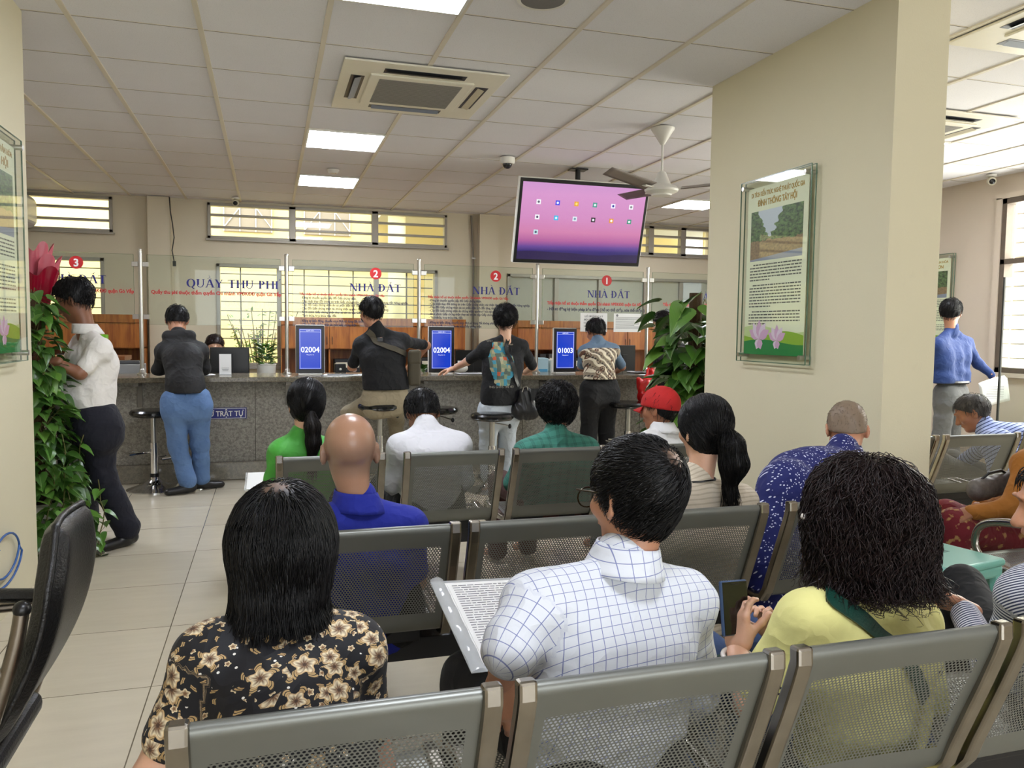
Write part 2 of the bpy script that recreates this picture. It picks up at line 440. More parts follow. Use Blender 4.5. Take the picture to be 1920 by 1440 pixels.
MB().box(-10, 14, 10.4, 30, -.2, -.02).build('yard_ground', stucco('yard_concrete', '#9b968a', '#aaa598'))['kind'] = 'structure'
bg = empty('garden_wall', (9.2, 4.6, 0), 'weathered cream garden wall outside the right hand side window', 'wall')
MB().box(0, .2, -3, 5, 0, 2.6).build('wall', stucco('mossy_render', '#a9a57c', '#e5ddc0'), bg)

# ------------------------------------------------------------ service counter
def granite(name, a, b2, c3, scale, rough, bump=0):
    m, nt, b = new_mat(name); c = coord(nt)
    f = noise(nt, c, scale, 6, .75).step(.38, .62); f2 = noise(nt, c, scale*2.3, 4, .8).step(.55, .66)
    q = mixc(nt, f, a, b2); nt.links.new(mixc(nt, f2*.8, q, c3), b.inputs['Base Color']); b.inputs['Roughness'].default_value = rough
    if bump: bumpn(nt, f, b, bump, .004)
    return m
ct = empty('service_counter', (1, 7.1, 0), 'long grey granite service counter running the width of the hall', 'counter')
O = Vector((-1, -7.1, 0))
def cpart(mb, name, m, **k): o = mb.build(name, m, ct, **k); o.location = O; return o
M_gran = granite('flamed_granite', '#a8a49b', '#807d77', '#c8c4b9', 45, .8, .5)
M_top = granite('polished_granite', '#7d7462', '#5b554a', '#9d937c', 60, .16)
M_skirt = granite('polished_skirting', '#8b8679', '#78746a', '#a29c8e', 50, .14)
cpart(MB().box(-3.6, 5.6, 7.05, 7.35, 0, .83), 'front_panel', M_gran)
cpart(MB().box(-3.6, 5.6, 6.8, 7.42, .83, .872), 'worktop', M_top, bevel=.006)
cpart(MB().box(-3.6, 5.6, 6.99, 7.05, 0, .15), 'skirting', M_skirt, bevel=.008)
for x in (-2.5, -1.3, -.12, 1.05, 2.25, 3.45, 4.6): cpart(MB().box(x-.002, x+.002, 7.0475, 7.0505, .15, .83), 'panel_joint', mat('dark_joint', (70, 66, 60), .9))
for x in (-1.01, .145, 1.30, 2.43, 3.58):
    cpart(MB().box(x-.02, x+.02, 6.84, 7.05, .80, .83).box(x-.02, x+.02, 7.03, 7.05, .62, .83), 'bracket', mat('dull_bracket', (120, 116, 108), .5, .4), bevel=.002)
cpart(MB().box(-3.6, 5.6, 6.985, 7.05, .822, .83), 'edge_trim', M_steel)
# blue sign on the counter front
sg = empty('wall_sign', (-.4, 7.04, .555), 'small blue sign with white capitals on the counter front', 'sign')
M_blue = mat('enamel_blue', (22, 30, 120), .35); M_wht = mat('letter_white', (235, 235, 235), .5)
MB().box(-.43, .21, 0, .008, -.048, .048).build('plate', M_blue, sg, bevel=.004)
mb = MB()
for z in (-.041, .041): mb.box(-.42, .20, -.0015, 0, z-.0018, z+.0018)
for x in (-.42, .20): mb.box(x-.0018, x+.0018, -.0015, 0, -.041, .041)
mb.build('border', M_wht, sg)
text_mesh('lettering', 'VUI LÒNG GIỮ TRẬT TỰ', .06, M_wht, sg, face_to((-.40, -.001, -.022)), bold=.0012, width=.585)
# ------------------------------------------------------------ posts and screens of glass
PX = [-2.17, -1.01, .145, 1.30, 2.43, 3.58, 4.73]
pplace = ['leftmost, hidden near the ivy', 'between window 3 and the fee counter', 'just left of the left ticket screen', 'just left of the middle ticket screen', 'below the hanging television', 'right of the posted notices', 'far right behind the climbing plant']
for x, w_ in zip(PX, pplace):
    e = empty('glass_post', (x, 7.2, .872), f'round steel post holding the counter glass, {w_}', 'post', 'steel posts along the counter')
    MB().tube([(0, 0, 0), (0, 0, 1.02)], .0165, 16).build('pole', M_steel, e, smooth='auto')
    MB().lathe([(.04, 0), (.04, .008), (.024, .02), (.02, .045), (.0165, .05)], n=20).build('foot', M_steel, e, smooth='auto')
    MB().lathe([(.0175, 1.02), (.0175, 1.03), (.012, 1.036), (0, 1.037)], n=16).build('cap', M_chrome, e, smooth='auto')
    for z in (.48, .91):
        for s in (-1, 1): MB().box(s*.016 if s > 0 else -.065, .065 if s > 0 else -.016, -.012, .012, z-.02, z+.02).build('clamp', M_steel, e, bevel=.003)
SERIF = {}
def serif_poly(ch):
    """stroke boxes and quads of a high-contrast serif capital in a unit cap height box; returns (list of polys, width)"""
    T, t, s = .21, .09, .065
    def st(x, y0=0, y1=1, w=T): return [[(x, y0), (x+w, y0), (x+w, y1), (x, y1)]]
    def sf(x, y, w=T, e=.06): return [[(x-e, y), (x+w+e, y), (x+w+e, y+s), (x-e, y+s)]]
    def dg(x0, y0, x1, y1, w): return [[(x0, y0), (x0+w, y0), (x1+w, y1), (x1, y1)]]
    def arc(cx, cy, rx, ry, a0, a1, wx, wy, n=14):
        P = []
        for k in range(n):
            q0, q1 = R(a0+(a1-a0)*k/n), R(a0+(a1-a0)*(k+1)/n)
            P.append([(cx+rx*math.cos(q0), cy+ry*math.sin(q0)), (cx+rx*math.cos(q1), cy+ry*math.sin(q1)), (cx+(rx-wx)*math.cos(q1), cy+(ry-wy)*math.sin(q1)), (cx+(rx-wx)*math.cos(q0), cy+(ry-wy)*math.sin(q0))])
        return P
    if ch == 'N': return st(.1, w=t)+dg(.06, 1, .68, 0, T)+st(.78, w=t)+sf(.1, 0, t, .08)+sf(.78, 1-s, t, .08)+sf(.05, 1-s, t, .06), .95
    if ch == 'H': return st(.08)+st(.68)+sf(.08, 0)+sf(.08, 1-s)+sf(.68, 0)+sf(.68, 1-s)+[[(.2, .48), (.7, .48), (.7, .53), (.2, .53)]], .93
    if ch == 'A': return dg(.08, 0, .4, 1, t)+dg(.7, 0, .38, 1, T)+sf(.06, 0, t, .06)+sf(.7, 0, T, .06)+[[(.2, .33), (.68, .33), (.68, .38), (.2, .38)]], .93
    if ch in 'DĐ':
        P = st(.08)+sf(.08, 0, T, .05)+sf(.08, 1-s, T, .05)+arc(.3, .5, .52, .5, -90, 90, T, s)+[[(.2, 0), (.32, 0), (.32, s), (.2, s)], [(.2, 1-s), (.32, 1-s), (.32, 1), (.2, 1)]]
        if ch == 'Đ': P += [[(-.06, .47), (.36, .47), (.36, .53), (-.06, .53)]]
        return P, .88
    if ch == 'T': return st(.33)+sf(.33, 0)+[[(.02, 1-s), (.8, 1-s), (.8, 1), (.02, 1)], [(.02, .78), (.05, .78), (.05, 1), (.02, 1)], [(.77, .78), (.8, .78), (.8, 1), (.77, 1)]], .82
    if ch == 'Q': return arc(.48, .5, .46, .52, 0, 360, T, s, 26)+dg(.72, -.22, .45, .05, .16), .96
    if ch == 'U': return st(.08, .3)+st(.7, .3, 1, t)+sf(.08, 1-s)+sf(.7, 1-s, t, .08)+arc(.415, .32, .335, .34, 180, 360, .1, .07), .88
    if ch == 'Y': return st(.33, 0, .45)+sf(.33, 0)+dg(.33, .42, .04, 1, T)+dg(.42, .42, .72, 1, t)+sf(.03, 1-s, T, .04)+sf(.72, 1-s, t, .06), .84
    if ch == 'P': return st(.08)+sf(.08, 0)+sf(.08, 1-s, T, .05)+arc(.32, .73, .34, .27, -90, 90, T, s)+[[(.2, .46), (.34, .46), (.34, .46+s), (.2, .46+s)], [(.2, 1-s), (.34, 1-s), (.34, 1), (.2, 1)]], .72
    if ch == 'I': return st(.1)+sf(.1, 0)+sf(.1, 1-s), .36
    if ch == '`': return dg(.32, 1.28, .5, 1.08, .08), 0
    if ch == '´': return dg(.42, 1.08, .58, 1.3, .09), 0
    if ch == '^': return dg(.2, 1.06, .42, 1.22, .06)+dg(.62, 1.06, .4, 1.22, .06), 0
    if ch == '?': return arc(.42, 1.34, .09, .1, -90, 140, .05, .03, 6), 0
    return [], .4
def serif_word(name, s, x0, x1, h, m, parent, M):
    words = s.split(' ')
    if len(words) > 1:
        adv = lambda w_: sum(serif_poly(c)[1]+.06 for c in w_ if c not in '`´^?')
        A = [adv(w_) for w_ in words]; k = (x1-x0)/(sum(A)+.46*(len(words)-1)); x = x0
        for w_, a in zip(words, A): serif_word(name, w_, x, x+a*k, h, m, parent, M); x += (a+.46)*k
        return
    seq = []; x = 0
    for c in s:
        P, w = serif_poly(c)
        if c in '`´^?': seq.append((P, lastx))
        else: seq.append((P, x)); lastx = x; x += w+(.06 if c != ' ' else 0)
    k = (x1-x0)/x; mb = MB()
    for P, ox in seq:
        for q in P:
            mb.add([(x0+(ox+a)*k, b_*h, 0) for a, b_ in q], [tuple(range(len(q)))], M=M)
    return mb.build(name, m, parent)
M_navy = mat('navy_lettering', (26, 28, 112), .5); M_red = mat('red_lettering', (188, 30, 34), .5); M_ink = mat('dark_navy_lettering', (40, 40, 70), .5)
SUB = 'Tiếp nhận hồ sơ thuộc thẩm quyền Chi nhánh VPĐKĐĐ quận Gò Vấp:'
LINES = ['- Đăng ký chuyển quyền; cấp đổi Giấy chứng nhận.',
 '- Cập nhật thay đổi thông tin trên Giấy chứng nhận; các nhận liên kết sử dụng đất Nông nghiệp.',
 '- Cấp đổi Giấy chứng nhận do có phần diện tích đất tăng, thửa đất, cấp đất.',
 '- Cấp đổi Giấy chứng nhận do chứng nhận quyền sở hữu tài sản (khi hoàn công).',
 '- Đính chính Giấy chứng nhận thay sai sót do cấp Giấy chứng nhận.',
 '- Tách thửa, hợp thửa nhà, đất.',
 '- Đăng ký biến động, chuyển mục đích sử dụng đất không phải xin phép.',
 '- Cấp lại Giấy chứng nhận do mất Giấy chứng nhận']
def fee_glass(i, what):
    x0, x1 = PX[i]+.05, PX[i+1]-.05
    e = empty('glass_screen', ((x0+x1)/2, 7.2, 1.29), f'clear counter glass screen {what}', 'glass screen', 'clear glass screens above the counter')
    hx = (x1-x0)/2
    MB().box(-hx, hx, -.004, .004, 0, .57).build('glass_sheet', M_glass, e)
    mb = MB(); E_ = .0042
    mb.box(-hx, hx, -E_, E_, .5695, .5715); mb.box(-hx, hx, -E_, E_, -.0015, 0)
    for s in (-1, 1): mb.box(s*hx-.001, s*hx+.001, -E_, E_, 0, .57)
    mb.build('polished_edge', glass_mat('glass_edge', (.62, .74, .66, 1)), e)
    return e, (x0+x1)/2
def FM(e, cx, x, z): return face_to((x-cx, -.0052, z-1.29))
def badge(e, cx, x, z, n):
    b_ = MB(); b_.lathe([(.052, 0), (.052, .0012)], n=32, M=FM(e, cx, x, z)); o = b_.build('number_badge', M_red, e)
    text_mesh('numeral', n, .085, M_wht, o, face_to((x-cx, -.0068, z-1.29-.031)), bold=.0022, align='CENTER')
g, cx = fee_glass(0, 'lettered in navy with a red number 3 badge, left end')
badge(g, cx, -1.48, 1.78, '3'); serif_word('heading', 'NHA` ĐA^´T', -1.71, -1.26, .068, M_navy, g, FM(g, cx, 0, 1.615))
text_mesh('red_line', SUB[:-1], .04, M_red, g, FM(g, cx, -2.08, 1.545), bold=.0014, width=1.02)
g, cx = fee_glass(1, 'lettered with the fee counter heading, without a number badge')
serif_word('heading', 'QUA^?Y THU PHI´', -.66, .08, .068, M_navy, g, FM(g, cx, 0, 1.605))
text_mesh('red_line', 'Quầy thu phí thuộc thẩm quyền Chi nhánh VPĐKĐĐ quận Gò Vấp', .04, M_red, g, FM(g, cx, -.93, 1.545), bold=.0014, width=1.03)
def block(g, cx, x, z, w, dz):
    text_mesh('red_line', SUB, .028, M_red, g, FM(g, cx, x, z), bold=.0009, width=w*.78)
    for k, s in enumerate(LINES):
        text_mesh('small_line', s, .028, M_ink, g, FM(g, cx, x+.01, z-dz*(k+1)-(dz*.5 if k > 5 else 0)), bold=.0008, width=w*len(s)/95)
g, cx = fee_glass(2, 'with a number 2 badge above the left ticket screen')
badge(g, cx, .91, 1.765, '2'); serif_word('heading', 'NHA` ĐA^´T', .68, 1.14, .068, M_navy, g, FM(g, cx, 0, 1.605)); block(g, cx, .25, 1.56, .95, .031)
g, cx = fee_glass(3, 'with a number 2 badge behind the tousled youth')
badge(g, cx, 2.02, 1.775, '2'); serif_word('heading', 'NHA` ĐA^´T', 1.80, 2.26, .068, M_navy, g, FM(g, cx, 0, 1.605)); block(g, cx, 1.38, 1.56, .98, .031)
g, cx = fee_glass(4, 'with a number 1 badge and two paper notices taped to it')
badge(g, cx, 3.14, 1.765, '1'); serif_word('heading', 'NHA` ĐA^´T', 2.94, 3.39, .068, M_navy, g, FM(g, cx, 0, 1.6))
text_mesh('red_line', SUB, .04, M_red, g, FM(g, cx, 2.53, 1.525), bold=.0014, width=1.0)
text_mesh('navy_line', '- Hồ sơ đăng ký biện pháp bảo đảm ( hồ sơ thế chấp, xóa thế chấp. )', .038, M_ink, g, FM(g, cx, 2.53, 1.47), bold=.0014, width=1.02)
g, cx = fee_glass(5, 'at the right end, half hidden by the climbing plant')
text_mesh('red_line', SUB, .04, M_red, g, FM(g, cx, 3.75, 1.535), bold=.0014, width=.9)
text_mesh('navy_line', '- Cung cấp thông tin quy hoạch; đăng ký đất đai', .038, M_ink, g, FM(g, cx, 3.75, 1.48), bold=.0014, width=.8)
serif_word('heading', 'NHA` ĐA^´T', 4.05, 4.5, .068, M_navy, g, FM(g, cx, 0, 1.6))
M_grey = mat('printed_grey', (120, 120, 122), .8)
for (x0, x1, lab, ls) in ((2.87, 3.15, 'left of the two white notices taped on the number 1 glass', ['HỒ SƠ ĐĂNG KÝ', 'BIỆN PHÁP BẢO ĐẢM', 'THẾ CHẤP, XÓA THẾ CHẤP', 'NỘP TẠI QUẦY SỐ 1']), (3.22, 3.51, 'right of the two white notices taped on the number 1 glass, closely printed', None)):
    e = empty('paper_notice', ((x0+x1)/2, 7.19, 1.27), lab, 'notice'); h = (x1-x0)/2
    MB().box(-h, h, 0, .0012, 0, .18).build('sheet', M_paper, e)
    if ls:
        for k, s in enumerate(ls): text_mesh('print', s, .022, M_grey, e, face_to((0, -.001, .14-.032*k)), align='CENTER', width=.12+.02*len(s)**.5)
    else:
        mb = MB()
        for k in range(11): mb.box(-h+.02, h-.02-(.05 if k % 4 == 3 else 0), -.0008, 0, .14-.011*k, .1435-.011*k)
        mb.lathe([(.012, 0), (.012, .0008)], c=(0, 0, 0), n=16, M=face_to((-h+.035, -.0004, .16)))
        mb.build('print', M_grey, e)
# ------------------------------------------------------------ ticket screens
def screen_grad():
    m, nt, b = new_mat('ticket_screen_blue'); b.inputs['Base Color'].default_value = (0, 0, 0, 1); b.inputs['Roughness'].default_value = .2
    b.inputs['Emission Color'].default_value = srgb((28, 62, 190)); b.inputs['Emission Strength'].default_value = .42; return m
M_scr = screen_grad(); M_scrw = mat('screen_white', (0, 0, 0), .4, emit=(235, 240, 255), estr=.5)
for x, num, lab, rz in ((.335, '02004', 'upright ticket screen reading 02004, left of the man in the black polo shirt', 0), (1.485, '02004', 'upright ticket screen reading 02004 by the raised elbow of the man in the black polo', R(3)), (2.675, '01003', 'upright ticket screen reading 01003 beside the batik shirt', R(5))):
    e = empty('ticket_display', (x, 7.08, .872), lab, 'display screen', 'ticket displays on the counter', rz)
    MB().box(-.122, .122, 0, .03, .012, .43).build('casing', M_white, e, bevel=.008)
    MB().box(-.118, .118, -.006, 0, .016, .426).build('bezel', M_black, e, bevel=.002)
    s = MB().box(-.092, .092, -.0075, -.006, .05, .395).build('screen', M_scr, e)
    mb = MB()
    for z in (.056, .37, .389): mb.box(-.086, .086, -.0085, -.0075, z-.001, z+.001)
    for q in (-.086, .086): mb.box(q-.001, q+.001, -.0085, -.0075, .056, .389)
    mb.build('screen_border', M_scrw, s)
    text_mesh('ticket_number', num, .066, M_scrw, s, face_to((0, -.0085, .195)), bold=.0012, align='CENTER', width=.155)
    text_mesh('caption', 'QUẦY SỐ '+num[1], .013, M_scrw, s, face_to((0, -.0085, .375)), align='CENTER')
    text_mesh('caption', 'Đang phục vụ', .011, M_scrw, s, face_to((0, -.0085, .17)), align='CENTER')
    MB().box(-.10, .10, -.03, .09, 0, .012).build('stand', M_white, e, bevel=.003)
# ------------------------------------------------------------ cabinets behind the counter
def wood_mat(name, a, b2):
    m, nt, b = new_mat(name); x, y, z = sep(nt, coord(nt)); v = comb(nt, x*1.0, y, z*9)
    v = comb(nt, x*9, y*9, z*.8); f = noise(nt, v, 3, 6, .6); nt.links.new(mixc(nt, f.step(.3, .7), a, b2), b.inputs['Base Color']); b.inputs['Roughness'].default_value = .35; return m
M_wood = wood_mat('orange_wood_veneer', '#8a4a1c', '#b5702f'); M_dwood = wood_mat('brown_wood', '#6d3b1b', '#8a5126')
def cabinet(x0, x1, lab, n):
    e = empty('wall_cabinet', ((x0+x1)/2, 9.95, 0), lab, 'cabinet', 'wooden cabinets behind the counter'); h = (x1-x0)/2
    w_ = 2*h/n
    mb = MB(); mb.box(-h, h, -.18, .2, 1.31, 1.40); mb.box(-h, h, -.14, .2, 1.02, 1.04); mb.box(-h, h, .16, .2, .08, 1.31); mb.box(-h, h, -.18, .2, .06, .1)
    for k in range(n+1): q = -h+k*w_; mb.box(max(-h, q-.01), min(h, q+.01), -.14, .18, .1, 1.31)
    mb.box(-h, h, -.16, .18, .70, .72); mb.build('carcass', M_wood, e, bevel=.002)
    for k in range(n):
        q = -h+k*w_; d = MB().box(q+.004, q+w_-.004, -.165, -.145, 1.03, 1.305).build('door', M_wood, e, bevel=.002)
        hx = q+w_-.03 if k % 2 == 0 else q+.03
        MB().tube([(hx, -.165, 1.08), (hx, -.18, 1.09), (hx, -.18, 1.16), (hx, -.165, 1.17)], .004, 6).build('handle', M_black, d)
cabinet(-2.6, -1.36, 'orange wooden cabinet behind the number 3 window', 2)
cabinet(.13, 2.36, 'long orange wooden cabinet under the middle back window', 4)
cabinet(3.05, 5.1, 'orange wooden cabinet behind the number 1 window', 4)
# black lever arch files and boxes stored in the dark shelves
random.seed(4)
tag_files = []
for k, (x, w_, h_, c) in enumerate([(-2.2, .07, .24, 'f'), (-2.05, .07, .26, 'f'), (-1.75, .3, .2, 'b'), (.45, .08, .25, 'f'), (.56, .08, .24, 'f'), (.9, .3, .18, 'b'), (1.35, .08, .26, 'f'), (1.95, .3, .2, 'b'), (3.4, .08, .25, 'f'), (3.52, .08, .25, 'f'), (4.0, .32, .2, 'b'), (4.5, .08, .24, 'f')]):
    e = empty('lever_arch_file' if c == 'f' else 'document_box', (x, 9.9, .72), None, None)
    prop(e, 'dark object stored in the shadowed shelf of the wooden cabinets', 'file' if c == 'f' else 'box', 'files and boxes in the cabinet shelves')
    MB().box(-w_/2, w_/2, -.1, .15, 0, h_).build('cover', mat('file_black', (26, 26, 30), .6) if k % 3 else mat('file_grey', (70, 68, 66), .7), e, bevel=.004)
    MB().box(-w_/2+.012, w_/2-.012, -.1015, -.1, h_*.45, h_*.8).build('spine_label', M_cream, e)

# ------------------------------------------------------------ objects on and behind the counter
# staff desks behind the counter
e = empty('staff_desk', (.8, 8.0, 0), 'long low staff desk hidden behind the granite counter', 'desk')
MB().box(-4, 4.4, -.3, .3, .70, .73).build('desk_top', M_dwood, e)
for x in (-3.9, -1.9, 0, 2.1, 4.3): MB().box(x-.02, x+.02, -.28, .28, 0, .70).build('side_panel', M_dwood, e)
def monitor(x, y, z, w_, h_, lab, rz=0, back=True):
    e = empty('monitor', (x, y, z), lab, 'monitor', None, rz)
    MB().box(-w_/2, w_/2, -.02, .012, .09, .09+h_).build('housing', M_black, e, bevel=.006)
    MB().box(-.03, .03, -.03, -.01, .01, .3).build('neck', M_black, e, bevel=.003)
    MB().lathe([(.1, 0), (.1, .008), (.02, .014)], n=24).build('foot', M_black, e, smooth='auto')
    MB().box(-w_/2+.012, w_/2-.012, .012, .0135, .10, .08+h_).build('screen', mat('dark_screen', (30, 34, 44), .2), e)
monitor(-.35, 7.75, .73, .34, .27, 'black monitor seen from behind, right of the man in the black jacket')
monitor(3.60, 7.75, .73, .24, .31, 'narrow black monitor seen from behind, right of the batik shirt')
monitor(1.93, 7.8, .73, .3, .25, 'black monitor behind the youth in the printed tee')
# white card stand (its code omitted)
e = empty('card_stand', (-.36, 7.16, .872), 'small white upright card on the counter beside the black jacket', 'card stand')
MB().box(-.048, .048, 0, .003, .004, .175).build('card', M_paper, e)
MB().box(-.05, .05, -.02, .03, 0, .004).build('foot', mat('clear_acrylic', (200, 205, 205), .1, alpha=.6), e)
mb = MB(); [mb.box(-.03+.004*k, .03-.004*k, -.001, 0, .055-.011*k, .058-.011*k) for k in range(3)]; mb.build('print', M_grey, e)
def rbox(name, x, y, z, w_, d, h_, m, lab, cat, rz=0, extra=None):
    e = empty(name, (x, y, z), lab, cat, None, rz)
    MB().box(-w_/2, w_/2, -d/2, d/2, 0, h_).build('body', m, e, bevel=.006)
    if extra: extra(e, w_, d, h_)
    return e
def printer(e, w_, d, h_):
    MB().box(-w_/2+.02, w_/2-.02, -d/2-.02, -d/2, h_*.3, h_*.36).build('paper_slot', M_black, e)
    MB().box(-w_/2+.03, w_/2-.03, -.05, d/2-.02, h_, h_+.03).build('lid', mat('dark_grey_plastic', (70, 70, 72), .5), e, bevel=.008)
rbox('printer', -1.27, 7.95, .73, .34, .28, .2, mat('light_grey_plastic', (150, 150, 150), .5), 'grey desk printer behind the counter left of the black jacket', 'printer', 0, printer)
def pack(e, w_, d, h_):
    MB().box(-w_/2+.01, w_/2-.01, -d/2-.001, -d/2, .03, h_-.03).build('front_label', mat('label_dark_green', (40, 90, 30), .5), e)
    text_mesh('lettering', 'Plus', .05, M_wht, e, face_to((-w_/2+.03, -d/2-.002, h_*.4)))
rbox('paper_ream', -1.58, 8.4, .99, .2, .15, .2, mat('lime_green_pack', (110, 190, 30), .5), 'lime green pack on the shelf behind the number 3 window', 'pack', 0, pack)
e = empty('side_shelf', (-1.6, 8.4, 0), 'low dark shelf unit behind the number 3 window', 'shelf')
MB().box(-.4, .3, -.2, .2, .95, .99).build('shelf_board', M_dwood, e); 
for x in (-.39, .27): MB().box(x, x+.02, -.19, .19, 0, .95).build('side_panel', M_dwood, e)
def cartn(e, w_, d, h_):
    MB().box(-w_/2+.01, w_/2-.01, -d/2-.001, -d/2, .02, h_*.6).build('front_label', mat('label_sky', (90, 170, 215), .5), e)
rbox('carton', 2.62, 7.62, .73, .12, .2, .27, mat('blue_white_card', (180, 210, 222), .6), 'light blue and white carton behind the counter right of the youth', 'box', R(-8), cartn)
def whitebox(e, w_, d, h_):
    MB().box(-.03, .03, -d/2-.001, -d/2, h_*.3, h_*.7).build('front_label', M_grey, e); MB().box(-w_/2, w_/2, -.004, .004, h_-.001, h_+.001).build('tape', M_cream, e)
rbox('carton', 2.80, 7.68, .73, .2, .2, .25, M_white, 'plain white carton next to the light blue one', 'box', R(4), whitebox)
def cup(e, w_, d, h_): MB().box(-.02, .02, -d/2-.001, -d/2, .02, .05).build('label', M_grey, e)
rbox('card_terminal', 3.72, 7.12, .872, .1, .09, .07, M_black, 'small black device on the counter left of the red bag', 'device', R(8), cup)
rbox('desk_speaker', .62, 7.5, .73, .1, .1, .22, M_black, 'small black box with a white dot beside the left ticket screen', 'speaker', 0, lambda e, w_, d, h_: MB().ball((0, -.052, .17), .012).build('indicator', M_white, e))
def papers(name, x, y, z, lab, n=3, w_=.3, d=.21, rz=0, m=None, hasprint=True):
    e = empty(name, (x, y, z), lab, 'papers', None, rz); random.seed(int(x*100)+7)
    for k in range(n):
        a = R(random.uniform(-7, 7)); M = Matrix.Rotation(a, 4, 'Z')
        def f(u, v, k=k): return ((u-.5)*w_, (v-.5)*d, .0015+k*.0022+.004*max(0, u-.7)**1.0*k)
        MB().grid(f, 8, 2, M=M).build('sheet', m or M_paper, e)
    if hasprint:
        mb = MB()
        for k in range(9): mb.box(-w_/2+.03, w_/2-.03-.04*(k % 3), -d/2+.025+.018*k, -d/2+.028+.018*k, .0015+n*.0022+.001, .0025+n*.0022+.001)
        mb.build('print', M_grey, e)
    return e
papers('paper_stack', -.55, 7.05, .873, 'loose white papers on the counter under the black jacket sleeve', 3, .22, .16, R(12))
papers('paper_stack', 1.78, 7.08, .873, 'white papers on the counter between the middle ticket screen and the youth', 3, .32, .2, R(3))
papers('paper_stack', 3.52, 7.1, .873, 'white papers piled on the counter right of the batik shirt', 5, .3, .22, R(-5))
e = papers('form_clipboard', .62, 6.98, .873, 'open form on a black clipboard in front of the man in the black polo', 2, .36, .24, R(-4))
MB().box(-.2, .2, -.14, .14, -.001, .0015).build('board', M_black, e)
# open book/tissue-like dispenser by the youth's hand
e = empty('tissue_pack', (1.72, 7.35, .872), 'crumpled white tissue pack on the counter left of the youth', 'tissue pack')
mb = MB(); mb.ball((0, 0, .04), (.08, .05, .05), 14, 8); o = mb.build('wrapper', M_white, e, smooth=True)
MB().box(-.02, .02, -.01, .01, .07, .11).build('tissue', M_paper, e)
# ------------------------------------------------------------ plants
def leaf_mat(name, a, b2, c3=None):
    m, nt, b = new_mat(name)
    g = nt.nodes.new('ShaderNodeObjectInfo'); u, v, w_ = sep(nt, coord(nt, 'UV'))
    geo = nt.nodes.new('ShaderNodeNewGeometry'); rnd = X(nt, geo.outputs['Random Per Island'])
    vein = ((u-.5).abs()*1.0).lt(.02)
    side = ((v*9+(u-.5).abs()*7).frac()-.5).abs().lt(.05)*.35
    c = mixc(nt, rnd, a, b2); c = mixc(nt, (vein*.55).max(side*.4), c, c3 or '#8fae62')
    nt.links.new(c, b.inputs['Base Color']); b.inputs['Roughness'].default_value = .32; b.inputs['Specular IOR Level'].default_value = .6
    return m
M_leafA = leaf_mat('pothos_leaf', '#2f5420', '#507a30'); M_leafB = leaf_mat('pale_pothos_leaf', '#4a7a2c', '#6f9a3d')
def leaf(mb, p, d, up, L, Wd, curl=.25, mi=0):
    """heart-shaped leaf from point p along d"""
    d = Vector(d).normalized(); s = d.cross(Vector(up)).normalized(); n = s.cross(d).normalized()
    prof = [(-.10, .34), (.0, .5), (.15, .56), (.35, .5), (.55, .38), (.75, .22), (.9, .09), (1.0, 0.005)]
    vs = []; uv = []
    for j, (t, w_) in enumerate(prof):
        for k, q in enumerate((-1, -.5, 0, .5, 1)):
            tt = t if abs(q) > .4 or j else .04
            z = -curl*t*t*L + .10*L*abs(q)*w_*2 - (.05*L if q == 0 else 0)
            vs.append(Vector(p)+d*(tt*L)+s*(q*w_*Wd)+n*z); uv.append((.5+q*w_, max(0, t)))
    fs = [(j*5+k, j*5+k+1, (j+1)*5+k+1, (j+1)*5+k) for j in range(7) for k in range(4)]
    mb.add(vs, fs, mi, None, uv)
def pothos(cx, cy, z0, z1, rad, n, L0, seed, e, mats, front=(0, -1), extra=None, frm=0, to=360, ymin=None):
    rnd = random.Random(seed); mb = MB(); st = MB()
    for k in range(n):
        t = rnd.random(); z = z0+(z1-z0)*t; r = rad(t)*(.35+.65*rnd.random()**.6); a = R(rnd.uniform(frm, to))
        x, y = cx+r*math.cos(a), cy+r*math.sin(a)
        if ymin and y < ymin: y = ymin+(ymin-y)*.4
        out = Vector((math.cos(a), math.sin(a), rnd.uniform(-.9, .25))); L = L0*rnd.uniform(.6, 1.2)
        leaf(mb, (x, y, z), out, (rnd.uniform(-.4, .4), rnd.uniform(-.4, .4), 1), L, L*rnd.uniform(.75, 1.0), rnd.uniform(.1, .6), 1 if rnd.random() < .2 else 0)
        if k % 4 == 0: st.tube([(x, y, z), (x-out.x*.05, y-out.y*.05, z+.04), (cx+(x-cx)*.3, cy+(y-cy)*.3, z-.05)], .0025, 4)
    if extra: extra(mb, st, rnd)
    o = mb.build('foliage', mats, e, smooth=True); o.location = -e.location; o['kind'] = 'stuff'
    s = st.build('stems', mat('plant_stem', (96, 92, 48), .6), e); s.location = -e.location
    for o_ in (o,): o_['kind'] = 'stuff'
e = empty('climbing_plant', (-1.22, 4.86, 0), 'tall dark green heart-leaved climbing plant behind the left pier', 'plant')
MB().lathe([(.14, 0), (.17, .02), (.19, .3), (.2, .32), (.18, .33), (.17, .27), (0, .26)], n=28).build('pot', mat('white_glazed_pot', (206, 202, 192), .3), e, smooth='auto')
MB().tube([(0, 0, .25), (0, 0, 1.45)], .045, 10).build('moss_pole', mat('moss_pole_brown', (70, 52, 30), .95, bump=.6, bscale=60), e)
